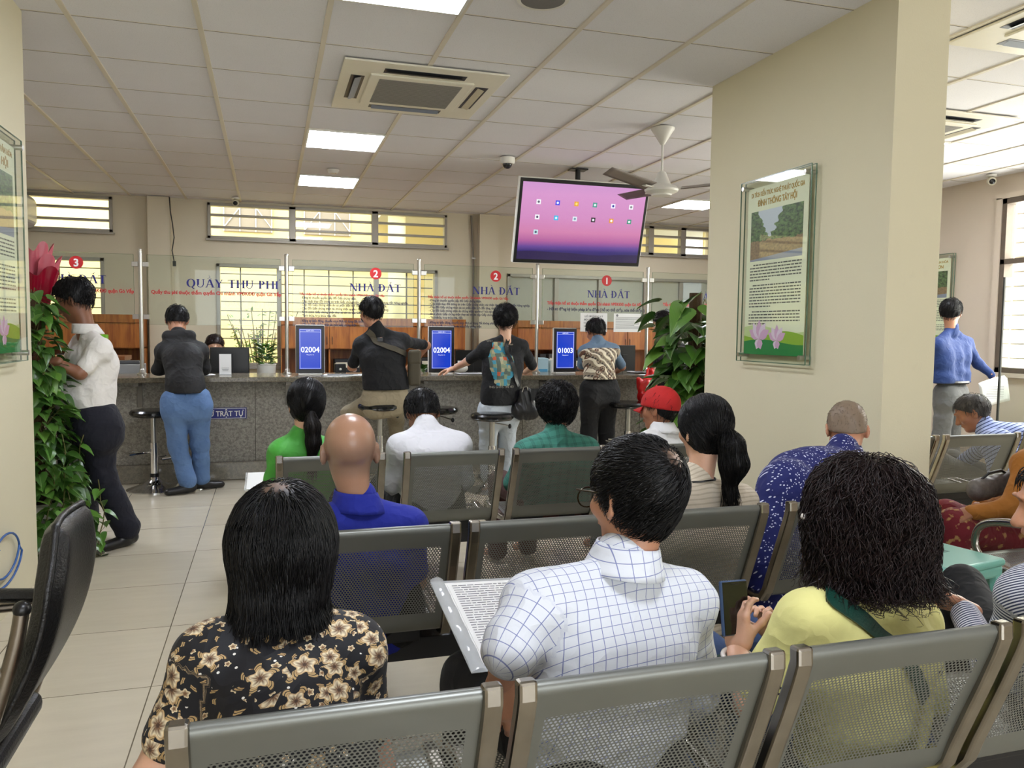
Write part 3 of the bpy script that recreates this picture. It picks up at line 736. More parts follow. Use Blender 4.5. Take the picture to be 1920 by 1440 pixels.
def trail(mb, st, rnd):
    for k in range(9):
        x, y = -1.05+rnd.uniform(-.12, .14), 4.78+rnd.uniform(-.12, .1); z = rnd.uniform(.35, .7); pts = [(x, y, z)]
        while z > .03:
            z -= .06; x += rnd.uniform(-.02, .025); y -= rnd.uniform(-.015, .02); pts.append((x, y, z))
            a = rnd.uniform(0, 6.28); leaf(mb, (x, y, z), (math.cos(a), math.sin(a), -.3), (0, 0, 1), rnd.uniform(.06, .095), .06, .3, 1 if rnd.random() < .3 else 0)
        st.tube(pts, .003, 4)
pothos(-1.22, 4.80, .12, 1.45, lambda t: .10+.17*(1-t)**.8, 700, .088, 3, e, [M_leafA, M_leafB], extra=trail, ymin=4.5)
e = empty('climbing_plant', (2.86, 5.0, 0), 'tall leafy climbing plant with large leaves behind the right pier', 'plant')
MB().lathe([(.14, 0), (.17, .02), (.19, .3), (.2, .32), (.18, .33), (.17, .27), (0, .26)], n=28).build('pot', mat('white_glazed_pot', (206, 202, 192), .3), e, smooth='auto')
MB().tube([(0, 0, .25), (0, 0, 1.55)], .045, 10).build('moss_pole', mat('moss_pole_brown', (70, 52, 30), .95, bump=.6, bscale=60), e)
pothos(2.86, 4.96, .35, 1.5, lambda t: .26+.06*math.sin(9*t), 330, .17, 8, e, [M_leafA, M_leafB])
# small white planter on the staff desk
e = empty('potted_plant', (-.03, 7.72, .73), 'small bushy plant in a white pot behind the counter by the window', 'plant')
MB().lathe([(.06, 0), (.075, .02), (.085, .2), (.09, .205), (.08, .21), (.075, .18), (0, .17)], n=24).build('pot', M_white, e, smooth='auto')
rnd = random.Random(5); mb = MB()
for k in range(70):
    a = rnd.uniform(0, 6.28); t = rnd.random(); r = .02+.07*rnd.random()
    leaf(mb, (r*math.cos(a), r*math.sin(a), .18+.2*t), (math.cos(a), math.sin(a), .7), (0, 0, 1), .06, .03, .2, rnd.randint(0, 1))
o = mb.build('foliage', [M_leafB, M_leafA], e, smooth=True)
e = empty('potted_plant', (1.42, 7.62, .73), 'tiny plant in a round white pot left of the middle ticket screen', 'plant')
MB().lathe([(.03, 0), (.05, .03), (.055, .09), (.04, .13), (0, .12)], n=20).build('pot', M_white, e, smooth='auto')
mb = MB()
for k in range(26):
    a = rnd.uniform(0, 6.28); leaf(mb, (.01*math.cos(a), .01*math.sin(a), .13+.06*rnd.random()), (math.cos(a), math.sin(a), .9), (0, 0, 1), .06, .03, .2, rnd.randint(0, 1))
mb.build('foliage', [M_leafB, M_leafA], e, smooth=True)
# bouquet in red wrapping, standing behind the left plant
e = empty('wrapped_bouquet', (-1.32, 5.2, 1.1), 'bouquet in glossy crimson wrapping above the left climbing plant', 'bouquet')
M_wrap = mat('crimson_wrap', (150, 14, 42), .25, noise=.35, nscale=12, coat=.3); M_wrap2 = mat('pink_wrap', (196, 96, 110), .3, noise=.2, nscale=10)
def cone(u, v, ph, rr, H_):
    a = ph+u*2.4; r = .03+rr*v*(1+.12*math.sin(a*9)); return (r*math.cos(a)*.9, r*math.sin(a)*.8, v*H_+.03*math.sin(a*7)*v)
for k, (ph, rr, H_) in enumerate(((-2.6, .17, .48), (-1.0, .15, .55), (.6, .17, .5), (2.2, .16, .6), (-1.9, .11, .62))):
    MB().grid(lambda u, v: cone(u, v, ph, rr, H_), 26, 10).build('wrapping_sheet', M_wrap if k % 3 != 1 else M_wrap2, e, smooth=True)
mb = MB(); mb.ball((0, 0, .42), (.1, .1, .07), 18, 10)
mb.build('flower_heads', mat('dark_red_roses', (110, 10, 20), .7, bump=1, bscale=60), e, smooth=True)
MB().tube([(0, 0, -.1), (0, 0, .2)], .03, 10).build('stem_bundle', mat('plant_stem', (96, 92, 48), .6), e)
e = empty('plant_stand', (-1.32, 5.22, 0), 'tall slim black stand carrying the red bouquet behind the ivy', 'stand')
MB().box(-.13, .13, -.13, .13, 1.03, 1.06).build('shelf', M_black, e)
for a in (-.11, .11):
    for b_ in (-.11, .11): MB().box(a-.012, a+.012, b_-.012, b_+.012, 0, 1.03).build('leg', M_black, e)
# shrub outside the back window
e = empty('yard_shrub', (-.1, 11.2, 0), 'thin leafy shrub outside the middle back window', 'shrub'); mb = MB(); st = MB(); rnd = random.Random(2)
for k in range(26):
    a = rnd.uniform(0, 6.28); r = .5*rnd.random(); h_ = rnd.uniform(1.0, 1.55)
    st.tube([(0, 0, 0), (r*.4*math.cos(a), r*.4*math.sin(a), h_*.5), (r*math.cos(a), r*math.sin(a), h_)], .006, 4)
    for q in range(16):
        t = .4+.6*rnd.random(); leaf(mb, (r*t*math.cos(a)+rnd.uniform(-.06, .06), r*t*math.sin(a), h_*t), (rnd.uniform(-1, 1), rnd.uniform(-1, 1), .3), (0, 0, 1), .06, .03, .1, 1)
mb.build('foliage', [M_leafA, M_leafB], e)['kind'] = 'stuff'; st.build('stems', mat('plant_stem', (96, 92, 48), .6), e)

# ------------------------------------------------------------ ceiling fixtures
M_led = mat('led_diffuser', (240, 240, 240), .6, emit=(238, 243, 255), estr=15)
lights = [(.583, 3.49, 'bright square ceiling panel light at the very top of the photo'), (.583, 6.586, 'square ceiling panel light just beyond the air conditioner'), (.583, 8.446, 'square ceiling panel light farthest back, beyond the smoke detector'), (4.783, 8.446, 'square ceiling panel light between the fan and the right pier'),
 (.583, .40, 'unseen ceiling panel light overhead, added to light the hall'), (-2.4, 6.586, 'added ceiling panel light for fill, hidden behind the left pier'), (4.783, 5.346, 'added ceiling panel light for fill, hidden behind the right pier'), (5.383, 3.486, 'unseen ceiling panel light overhead at right, added for fill')]  # panels of this row are unseen, added for even ambient light
for x, y, lab in lights:
    e = empty('ceiling_light', (x, y, CH-.004), lab, 'ceiling light', 'square panel lights in the ceiling')
    mb = MB(); h = .288; hy = .298
    for a in (-1, 1): mb.box(-h, h, a*hy-.008, a*hy+.008, -.003, .01); mb.box(a*h-.008, a*h+.008, -hy, hy, -.003, .01)
    mb.build('frame', M_white, e); MB().box(-h+.006, h-.006, -hy+.006, hy-.006, -.001, .002).build('diffuser', M_led, e)
M_acdark = mat('louvre_dark', (28, 32, 44), .4)
M_acp = mat('conditioner_panel', (226, 221, 204), .45, noise=.03); M_grl = mat('return_grille', (150, 146, 138), .7, bump=.8, bscale=400)
def cassette(x, y, lab, rz=0):
    e = empty('ceiling_air_conditioner', (x, y, CH), lab, 'air conditioner', None, rz); h = .475
    mb = MB(); mb.box(-h, h, -h-.03, h+.03, -.012, 0); mb.build('panel', M_acp, e, bevel=.006)
    mb = MB(); mb.box(-.31, .31, -.31, .31, -.024, -.01); mb.build('inner_panel', M_acp, e, bevel=.008)
    g = MB().box(-.25, .25, -.25, .25, -.026, -.022).build('return_grille', M_grl, e, bevel=.002)
    mb = MB(); [mb.box(-.245, .245, -.242+.02*k, -.238+.02*k, -.0275, -.026) for k in range(25)]; mb.build('grille_slat', mat('grille_slat_grey', (126, 122, 114), .7), g)
    for k in range(4):
        M = Matrix.Rotation(R(90*k), 4, 'Z')
        o = MB().box(-.24, .24, .335, .415, -.0135, -.0115, M=M).build('air_outlet', M_acdark, e)
        MB().grid(lambda u, v: (-.225+.45*u, .352+.04*v, -.0145-.012*v), 4, 5, M=M).build('louvre_vane', mat('vane_grey_blue', (120, 128, 142), .4) if k in (0, 1) else M_cream, o, smooth=True)
    text_mesh('maker_mark', '', .02, M_grey, e, face_to((-.06, -.30, -.031)))if False else None
    return e
cassette(.883, 5.07, 'square ceiling cassette air conditioner left of the hanging television')
cassette(4.45, 4.82, 'ceiling cassette air conditioner seen past the right edge of the pier')
cassette(3.78, 2.85, 'dark-slotted ceiling cassette cut by the top right corner of the photo')
# split unit on the back wall above the window
e = empty('wall_air_conditioner', (-3.0, BY-.05, 2.36), 'pale grey rounded wall unit crossing the leftmost high window', 'air conditioner')
M_ac = mat('unit_pale_grey', (190, 190, 196), .4)
MB().box(-.6, .55, -.6, 0, -.02, .33).build('housing', M_ac, e, bevel=.09, seg=5)
mb = MB()
for z in (.06, .25): mb.box(-.5, .48, -.606, -.598, z-.006, z+.006)
mb.build('air_slot', mat('slot_grey', (110, 108, 112), .5), e, bevel=.002)
# ceiling fan
e = empty('ceiling_fan', (2.77, 5.38, CH), 'white three-blade ceiling fan in front of the hanging television', 'ceiling fan')
MB().lathe([(.085, 0), (.085, -.012), (.06, -.05), (.022, -.11), (.016, -.12)][::-1], n=28).build('canopy_cup', M_white, e, smooth='auto')
MB().tube([(0, 0, -.1), (0, 0, -.36)], .008, 12).build('down_rod', M_white, e, smooth='auto')
MB().lathe([(0, -.49), (.07, -.49), (.075, -.48), (.12, -.46), (.125, -.445), (.11, -.425), (.07, -.41), (.055, -.38), (.03, -.32), (.012, -.31)], n=36).build('motor_housing', M_white, e, smooth='auto')
M_blade = mat('fan_blade_grey', (112, 100, 92), .35)
for k, a in enumerate((208, 328, 92)):
    M = Matrix.Rotation(R(a), 4, 'Z')
    b_ = MB().grid(lambda u, v: (.14+.50*u, (-.055+.11*v)*(1-.25*u), -.435+.018*(v-.5)*2+.035*u), 10, 4, M=M).build('blade', M_blade, e, smooth=True)
    s = b_.modifiers.new('thickness', 'SOLIDIFY'); s.thickness = .004
    MB().box(.10, .22, -.018, .018, -.445, -.437, M=M).build('blade_bracket', M_white, b_, bevel=.002)
# hanging television
e = empty('hanging_television', (2.74, 6.93, CH), 'large black-rimmed television hanging from the ceiling showing a pink sunset home screen', 'television')
MB().tube([(.0, .06, 0), (.0, .06, -.3)], .024, 14).build('ceiling_pole', M_black, e, smooth='auto')
MB().box(-.08, .08, .0, .12, -.012, 0).build('ceiling_plate', M_black, e, bevel=.002)
TM = Matrix.Translation((0, 0, -.47)) @ Matrix.Rotation(R(4.5), 4, 'Z') @ Matrix.Rotation(R(13), 4, 'X')
TM = Matrix.Translation((0.015, -.02, -.505)) @ Matrix.Rotation(R(0), 4, 'Z') @ Matrix.Rotation(R(16), 4, 'X')
hw, hh = .635, .385
MB().box(-hw, hw, -.005, .05, -hh, hh, M=TM).build('casing', M_white, e, bevel=.01)
MB().box(-hw+.008, hw-.008, -.010, -.004, -hh+.008, hh-.008, M=TM).build('bezel', M_black, e, bevel=.003)
MB().box(-.18, .18, .05, .09, -.15, .3, M=TM).build('bracket', M_black, e, bevel=.004)
def tv_mat():
    m, nt, b = new_mat('sunset_screen'); u, v, w_ = sep(nt, coord(nt, 'UV'))
    r = nt.nodes.new('ShaderNodeValToRGB'); nt.links.new((v+u*-.03).v, r.inputs[0]); el = r.color_ramp.elements
    stops = [(0, '#2c2350'), (.11, '#3c2f74'), (.17, '#6a4a98'), (.25, '#b565a0'), (.36, '#d383b0'), (.55, '#d58fc4'), (.85, '#d999cf'), (1, '#cf97cf')]
    while len(el) < len(stops): el.new(.5)
    for q, (p, c) in zip(el, stops): q.position = p; q.color = srgb(c)
    hill = v.lt((u*7.5).sin()*.012+.10+(u*17).sin()*.004)
    c = mixc(nt, hill, r.outputs[0], '#33264f')
    b.inputs['Base Color'].default_value = (.01, .01, .01, 1); b.inputs['Roughness'].default_value = .15
    nt.links.new(c, b.inputs['Emission Color']); b.inputs['Emission Strength'].default_value = .38; return m
scr = MB().grid(lambda u, v: (-hw+.035+(2*hw-.07)*u, -.0105, -hh+.04+(2*hh-.08)*v), 1, 1, M=TM).build('screen', tv_mat(), e)
def emi(c): return mat('icon_'+''.join('%02x' % x for x in c), (5, 5, 5), .5, emit=c, estr=.42)
ic = [(0, 0, (235, 235, 240), (90, 90, 110)), (1, 0, (60, 70, 220), (230, 235, 250)), (2, 0, (225, 165, 50), (250, 220, 120)), (3, 0, (70, 150, 140), (220, 240, 235)), (4, 0, (230, 230, 250), (40, 50, 150)), (5, 0, (235, 235, 240), (120, 120, 130)),
      (0, 1, (235, 235, 240), (90, 80, 110)), (1, 1, (60, 180, 225), (220, 245, 250)), (2, 1, (215, 225, 235), (120, 150, 170)), (3, 1, (40, 30, 40), (230, 230, 240)), (4, 1, (220, 150, 60), (245, 245, 245)), (5, 1, (60, 140, 120), (225, 240, 235)), (0, 2, (190, 215, 225), (70, 90, 110))]
for cx_, cy_, c1, c2 in ic:
    x = -.44+.181*cx_; z = .175-.135*cy_
    o = MB().box(x-.021, x+.021, -.0125, -.011, z-.021, z+.021, M=TM).build('app_icon', emi(c1), scr, bevel=.006)
    MB().lathe([(.011, 0), (.011, .0012)], n=14, M=TM @ face_to((x, -.0125, z))).build('icon_symbol', emi(c2), scr)
# cameras and detectors
def dome(x, y, lab, s=1):
    e = empty('security_camera', (x, y, CH), lab, 'security camera')
    MB().lathe([(.0, -.05*s), (.05*s, -.05*s), (.058*s, -.035*s), (.058*s, -.004), (.05*s, 0)], n=28).build('housing', M_white, e, smooth='auto')
    MB().ball((0, 0, -.05*s), (.036*s, .036*s, .036*s), 20, 12).build('lens_dome', mat('smoked_dome', (20, 22, 26), .08), e, smooth=True)
dome(1.98, 6.72, 'white dome camera on the ceiling left of the hanging television', 1.15)
def bullet(x, y, lab, a):
    e = empty('security_camera', (x, y, CH), lab, 'security camera', None, a)
    MB().lathe([(.045, -.02), (.045, 0)], n=20).build('mount', M_white, e, smooth='auto')
    MB().tube([(0, .02, -.02), (0, -.01, -.06), (0, -.07, -.075)], [.02, .04, .034], 16).build('housing', M_cream, e, smooth='auto')
    MB().ball((0, -.072, -.076), .026, 14, 10).build('lens', M_black, e, smooth=True)
bullet(-.36, 9.85, 'small round camera above the left high window', 0)
bullet(6.42, 5.9, 'small cream camera on the ceiling by the right wall', R(-40))
e = empty('smoke_detector', (.59, 7.8, CH), 'white round smoke detector between two ceiling panel lights', 'smoke detector')
MB().lathe([(0, -.035), (.035, -.035), (.05, -.02), (.056, 0)], n=26).build('body', M_white, e, smooth='auto'); MB().ball((.02, -.02, -.034), .005, 8, 6).build('indicator', mat('led_red', (180, 30, 20), .3), e)
e = empty('ceiling_speaker', (1.19, 3.5, CH), 'round grey ceiling speaker cut by the top edge of the photo', 'speaker')
MB().lathe([(.10, -.006), (.118, -.006), (.12, 0)], n=36).build('rim', M_white, e, smooth='auto'); MB().lathe([(0, -.008), (.10, -.006)], n=36).build('grille', mat('speaker_grey', (120, 118, 116), .7, bump=.6, bscale=500), e, smooth='auto')
# loose cable on the left pilaster, wall conduit
e = empty('hanging_cable', (-1.06, BY-.14, 2.0), 'thin dark cable dangling beside the left pilaster of the back wall', 'cable')
MB().tube([(-.03, 0, .76), (-.02, -.01, .6), (0, 0, .45), (.015, 0, .3), (-.01, 0, .15), (.01, 0, .03)], .006, 6).build('cord', M_black, e, smooth='auto'); MB().box(-.005, .03, -.01, .01, -.03, .03).build('plug', M_black, e, bevel=.002)
e = empty('wall_conduit', (2.55, BY-.03, .9), 'vertical grey conduit on the back wall left of the right pilaster', 'conduit')
MB().tube([(0, 0, 0), (0, .0, 1.2), (-.03, 0, 1.85)], .014, 8).build('pipe', mat('conduit_grey', (120, 112, 100), .6), e, smooth='auto')
for z in (.4, 1.3): MB().box(-.025, .025, -.016, .02, z-.01, z+.01).build('clip', M_steel, e)
# ------------------------------------------------------------ framed heritage posters
def photo_mat(name, seed):
    m, nt, b = new_mat(name); u, v, w_ = sep(nt, coord(nt, 'UV')); vec = comb(nt, u*1.0+seed, v*1.0, 0)
    n1 = noise(nt, vec, 14, 6, .75); tree = mixc(nt, n1.step(.35, .65), '#1f2a20', '#6b8a52')
    sky = ((u-.38).abs()*2.2+(1-v)*.8+noise(nt, vec, 7, 4)*.7).lt(.86)
    c = mixc(nt, sky, tree, '#c9d0dc'); hut = (v.lt(noise(nt, vec, 9, 3)*.18+.30))
    c = mixc(nt, hut, c, mixc(nt, noise(nt, vec, 22, 5), '#4a4440', '#b9956a')); c = mixc(nt, v.lt((u*.12)+.03), c, '#8d93a6')
    nt.links.new(c, b.inputs['Base Color']); b.inputs['Roughness'].default_value = .4; return m
M_pg = mat('poster_ground', (234, 235, 206), .5); M_gold = mat('gold_lettering', (176, 138, 30), .4); M_txt = mat('poster_text', (90, 92, 84), .7)
M_g1 = mat('poster_green', (30, 128, 62), .5); M_g2 = mat('poster_lime', (140, 180, 50), .5); M_g3 = mat('poster_pale_green', (196, 214, 150), .5)
M_pk = mat('lotus_pink', (214, 170, 206), .5); M_pk2 = mat('lotus_light', (228, 208, 228), .5)
PGLASS = glass_mat('poster_glass', (.965, .98, .965, 1))
def poster(loc, rz, lab, seed, t1, t2):
    e = empty('framed_poster', loc, lab, 'poster', None, rz); w_, h = .305, .495
    MB().box(-w_, w_, -.055, -.050, -h, h).build('front_glass', PGLASS, e)
    MB().box(-w_, w_, -.028, -.022, -h, h).build('rear_glass', PGLASS, e)
    mb = MB(); ed = mat('green_glass_edge', (92, 118, 98), .2)
    for yy in (-.0555, -.0285):
        for a in (-1, 1): mb.box(a*w_-.0015, a*w_+.0015, yy, yy+.006, -h, h); mb.box(-w_, w_, yy, yy+.006, a*h-.0015, a*h+.0015)
    mb.build('glass_edge', ed, e)
    for a in (-1, 1):
        for b_ in (-1, 1): MB().tube([(a*(w_-.035), 0, b_*(h-.035)), (a*(w_-.035), -.068, b_*(h-.035))], .012, 16).build('standoff_bolt', M_steel, e, smooth='auto')
    pw, ph = .262, .455; yb = -.0335
    s = MB().box(-pw, pw, yb, yb+.003, -ph, ph).build('poster_sheet', M_pg, e)
    def F(y=0): return Matrix.Translation((0, yb-.0006-y, 0)) @ Matrix.Rotation(R(90), 4, 'X')
    MB().grid(lambda u, v: (-pw+.035+(2*pw-.07)*u, yb-.0006, .055+.27*v), 1, 1).build('photograph', photo_mat('poster_photograph_%d' % seed, seed), s)
    text_mesh('title', t1, .034, M_gold, s, F() @ Matrix.Translation((0, .405, 0)), align='CENTER', bold=.0008, width=.46)
    text_mesh('title', t2, .045, M_gold, s, F() @ Matrix.Translation((0, .352, 0)), align='CENTER', bold=.0014, width=.34)
    mb = MB(); rnd = random.Random(seed)
    for k in range(19):
        z = .03-.0165*k-(.012 if k > 5 else 0)-(.012 if k > 13 else 0); x0 = -.225+(.03 if k in (0, 6, 14) else 0); x1 = .225 if k not in (5, 13, 18) else -.12+.1*rnd.random()
        x = x0
        while x < x1:
            wd = rnd.uniform(.012, .038); mb.add([(x, yb-.0005, z), (min(x+wd, x1), yb-.0005, z), (min(x+wd, x1), yb-.0005, z+.0065), (x, yb-.0005, z+.0065)], [(0, 1, 2, 3)]); x += wd+.005
    mb.build('paragraph', M_txt, s)
    def wave(z0, amp, fr, ph_, y, m, nm):
        n = 30; poly = [(-pw, -ph)]+[(pw, -ph)]+[(pw-2*pw*k/n, z0+amp*math.sin(fr*(1-k/n)+ph_)) for k in range(n+1)]
        MB().prism(poly, 0, .0003, M=F(y)).build(nm, m, s)
    wave(-.315, .02, 5, .5, .0003, M_g3, 'green_wave'); wave(-.345, .018, 6, 3.6, .0006, M_g2, 'green_wave'); wave(-.385, .012, 5, 0, .0009, M_g1, 'green_wave')
    for cx, sc in ((-.12, 1.0), (.04, .8)):
        mb = MB()
        for k, a in enumerate((-62, -34, 0, 34, 62, 200, 160)):
            L = .105*sc if k < 5 else .06*sc; dx, dz = math.sin(R(a)), math.cos(R(a)); px_, pz = dz, -dx
            poly = [(cx+dx*L*t+px_*w*sc*.026, -.40+.03*sc+dz*L*t+pz*w*sc*.026) for t, w in ((0, 0), (.3, .9), (.6, 1), (1, 0), (.6, -1), (.3, -.9))]
            mb.prism(poly, k*.00005, .0003+k*.00005, mi=k % 2, M=F(.0012))
        mb.build('lotus_flower', [M_pk, M_pk2], s)
    return e
poster((2.6, 3.675, 1.615), R(-90), 'large glass-mounted heritage poster with lotus flowers on the right pier', 3, 'DI TÍCH KIẾN TRÚC NGHỆ THUẬT QUỐC GIA', 'ĐÌNH THÔNG TÂY HỘI')
poster((6.6, 6.72, 1.60), R(-90), 'small distant glass-mounted poster behind the man in the blue shirt', 11, 'DI TÍCH LỊCH SỬ - VĂN HÓA', 'ĐÌNH AN NHƠN')
poster((-1.12, 3.86, 1.61), R(90), 'glass-mounted poster on the left pier, cut by the left edge', 7, 'DI TÍCH LỊCH SỬ - VĂN HÓA', 'ĐÌNH AN HỘI')
e = empty('network_cable', (-1.115, 3.9, .12), 'coiled blue network cable hanging low on the left pier', 'cable')
MB().tube([(.012, .25*math.cos(t)*(.9 if t < 6.3 else .75), .10+.10*math.sin(t)+.006*t) for t in np.linspace(2.0, 12.4, 44)], .005, 6).build('cord', mat('cable_blue', (40, 90, 160), .4), e, smooth=True)
MB().box(0, .02, -.26, -.24, .08, .12).build('plug', M_white, e)
# ------------------------------------------------------------ bench seating
def perf_mat():
    m, nt, b = new_mat('perforated_silver_steel'); u, v, w_ = sep(nt, coord(nt, 'UV'))
    P = .0082; a = (u/P); c = (v/(P*.866)); row = c.floor(); off = row.mod(2)*.5
    dx = ((a+off).frac()-.5)*P; dy = (c.frac()-.5)*(P*.866); d = (dx*dx+dy*dy).sqrt()
    reg = ((u-.2225).abs().lt(.186))*((v-.04).gt(0))*(v.lt(.275)+(v.gt(.42)*v.lt(.66)))
    hole = d.lt(.0026)*reg
    nz = noise(nt, coord(nt), 3, 4); nt.links.new(mixc(nt, nz, '#6c6e69', '#80827c'), b.inputs['Base Color'])
    b.inputs['Metallic'].default_value = .55; b.inputs['Roughness'].default_value = .38
    nt.links.new((1-hole).v, b.inputs['Alpha']); return m
M_perf = perf_mat()
M_frame = mat('worn_chrome_frame', (150, 144, 134), .25, 1, noise=.3, nscale=14)
M_blacksteel = mat('black_powder_coat', (16, 16, 18), .5)
BT = .735   # top of the backs
def seat_profile(s):
    """(y, z) along the shell from the top rail down, s in metres"""
    pts = [(0.012, -.012), (0, 0), (-.004, .004)]
    return pts
PROF = [(.020, BT-.012), (.012, BT-.002), (0, BT), (-.008, BT-.006), (-.006, BT-.018), (.004, BT-.05), (.03, BT-.12), (.062, BT-.2), (.09, BT-.27), (.108, BT-.32), (.128, BT-.348), (.16, BT-.358), (.25, BT-.362), (.36, BT-.352), (.45, BT-.345), (.49, BT-.35), (.505, BT-.37)]
def bench(x_list, y, lab, arms=(), wd=.445, ang=0, cat='bench', leg_at=None):
    """x_list: left edges of the seats"""
    X0, X1 = x_list[0], x_list[-1]+wd
    e = empty('waiting_bench', ((X0+X1)/2, y, 0), lab, cat, 'rows of perforated steel waiting benches', ang); ox = -(X0+X1)/2
    L = [0]
    for a, b_ in zip(PROF, PROF[1:]): L.append(L[-1]+math.dist(a, b_))
    def PR(t):
        q = t*L[-1]
        for i in range(len(L)-1):
            if q <= L[i+1]+1e-9:
                f = (q-L[i])/(L[i+1]-L[i]); return (PROF[i][0]+(PROF[i+1][0]-PROF[i][0])*f, PROF[i][1]+(PROF[i+1][1]-PROF[i][1])*f)
    for x in x_list:
        nv = 60
        def f(u, v):
            yy, zz = PR(v); edge = abs(u-.5)*2
            dip = .022*(1-(2*u-1)**2) if .06 < v < .5 else 0
            return (ox+x+wd*u, yy+dip*math.sin(min(1, max(0, (v-.06)/.44))*math.pi), zz)
        sh = MB().grid(f, 12, nv, uvfn=lambda u, v: (u*wd, v*L[-1]-.06)).build('seat_shell', M_perf, e, smooth=True)
        for s_ in (0, 1):
            xx = ox+x+(0 if s_ == 0 else wd); pts = []
            for (yy, zz) in [(.0, BT+.006)]+[(p_[0]+.004, p_[1]-.004) for p_ in PROF[4:]]: pts.append((xx, yy, zz))
            mb = MB(); sx = .016; n = len(pts)
            vs = []
            for i, p_ in enumerate(pts):
                a = Vector(pts[max(0, i-1)]); b_ = Vector(pts[min(n-1, i+1)]); t = (b_-a).normalized(); nn = Vector((0, -t.z, t.y))
                for du, dn in ((-sx, -.014), (sx, -.014), (sx, .014), (-sx, .014)): vs.append(Vector(p_)+Vector((du, 0, 0))+nn*dn)
            fs = [(i*4+k, i*4+(k+1) % 4, (i+1)*4+(k+1) % 4, (i+1)*4+k) for i in range(n-1) for k in range(4)]+[(3, 2, 1, 0), tuple((n-1)*4+k for k in range(4))]
            mb.add(vs, fs).build('side_frame', M_frame, e, bevel=.006)
        MB().box(ox+x+wd/2-.16, ox+x+wd/2+.16, .20, .34, .325, .37).build('seat_bracket', M_blacksteel, e, bevel=.004)
    MB().box(ox+X0-.03, ox+X1+.03, .23, .31, .255, .325).build('beam', M_blacksteel, e, bevel=.003)
    for xx in (leg_at or (X0+.25, X1-.25)):
        lg = MB().box(ox+xx-.025, ox+xx+.025, .25, .29, .05, .255).build('leg', M_frame, e, bevel=.004)
        MB().tube([(ox+xx, -.02, .02), (ox+xx, .05, .05), (ox+xx, .27, .075), (ox+xx, .5, .05), (ox+xx, .56, .02)], .02, 10).build('leg_foot', M_frame, lg, smooth='auto')
    for xx in arms:
        MB().tube(spline([(ox+xx, .10, .36), (ox+xx, .02, .42), (ox+xx, .0, .50), (ox+xx, .03, .555), (ox+xx, .10, .575), (ox+xx, .3, .56), (ox+xx, .40, .52), (ox+xx, .42, .44), (ox+xx, .36, .37)]), .012, 12, flat=1.3).build('armrest', M_frame, e, smooth='auto')
    return e
bench([-.125, .375, .875, 1.375], 1.14, 'nearest steel bench, the one under the floral, checked, yellow and striped shirts')
bench([.05, .55, 1.05, 1.60], 2.16, 'middle steel bench, with the bald man in blue and the woman in cream on it')
bench([.035, .575, 1.075, 1.58], 3.46, 'steel bench farthest forward, under the green and white shirts', wd=.43)
bench([2.93, 3.50, 4.07, 4.6], 3.42, 'steel bench right of the pier, with the man in the blue and white striped shirt', wd=.5, leg_at=(3.3, 4.8))
bench([2.72, 3.25], 2.05, 'steel bench at the right edge with a curved chrome armrest', arms=(2.70,), wd=.5)
# ------------------------------------------------------------ bar stools
M_seatblk = mat('black_vinyl', (12, 12, 13), .22, coat=.4)
def stool(x, y, h, lab, rz=0):
    e = empty('bar_stool', (x, y, 0), lab, 'stool', 'black and chrome bar stools at the counter', rz)
    MB().lathe([(0, h-.062), (.10, h-.06), (.155, h-.052), (.172, h-.035), (.172, h-.018), (.16, h-.004), (.12, h), (0, h-.004)], n=40).build('seat', M_seatblk, e, smooth='auto')
    MB().lathe([(.205, .0), (.205, .008), (.17, .02), (.09, .045), (.04, .085), (.03, .11)], n=40).build('base', M_chrome, e, smooth='auto')
    MB().tube([(0, 0, .1), (0, 0, h-.26)], .03, 20).build('outer_column', M_chrome, e, smooth='auto')
    MB().tube([(0, 0, h-.27), (0, 0, h-.06)], .022, 16).build('gas_lift', M_steel, e, smooth='auto')
    MB().tube([(0, 0, .10), (0, 0, .13)], .034, 20).build('collar', M_black, e, smooth='auto')
    MB().tube([(-.03, 0, h-.33), (-.06, .0, h-.34), (-.16, -.09, h-.34), (-.20, 0, h-.34), (-.16, .09, h-.34), (-.06, 0, h-.34)], .009, 8).build('footrest', M_chrome, e, smooth='auto')
    lv = MB().tube([(.02, 0, h-.08), (.10, -.08, h-.10)], .006, 8).build('lever', M_steel, e, smooth='auto')
    MB().ball((.11, -.09, h-.105), (.014, .014, .02), 10, 8).build('lever_knob', M_black, lv, smooth=True)
stool(-.87, 6.72, .63, 'black bar stool left of the man in the black jacket')
stool(.83, 6.32, .69, 'bar stool carrying the man in the black polo', R(40))
stool(1.36, 6.62, .62, 'empty bar stool half hidden behind the white-shirted man\'s shoulder')
stool(1.68, 6.05, .62, 'empty bar stool in front of the youth with the grey jeans', R(30))
stool(3.02, 6.4, .66, 'empty bar stool between the black trousers and the red cap')
stool(-.65, 6.79, .58, 'bar stool against the counter hidden behind the blue jeans')
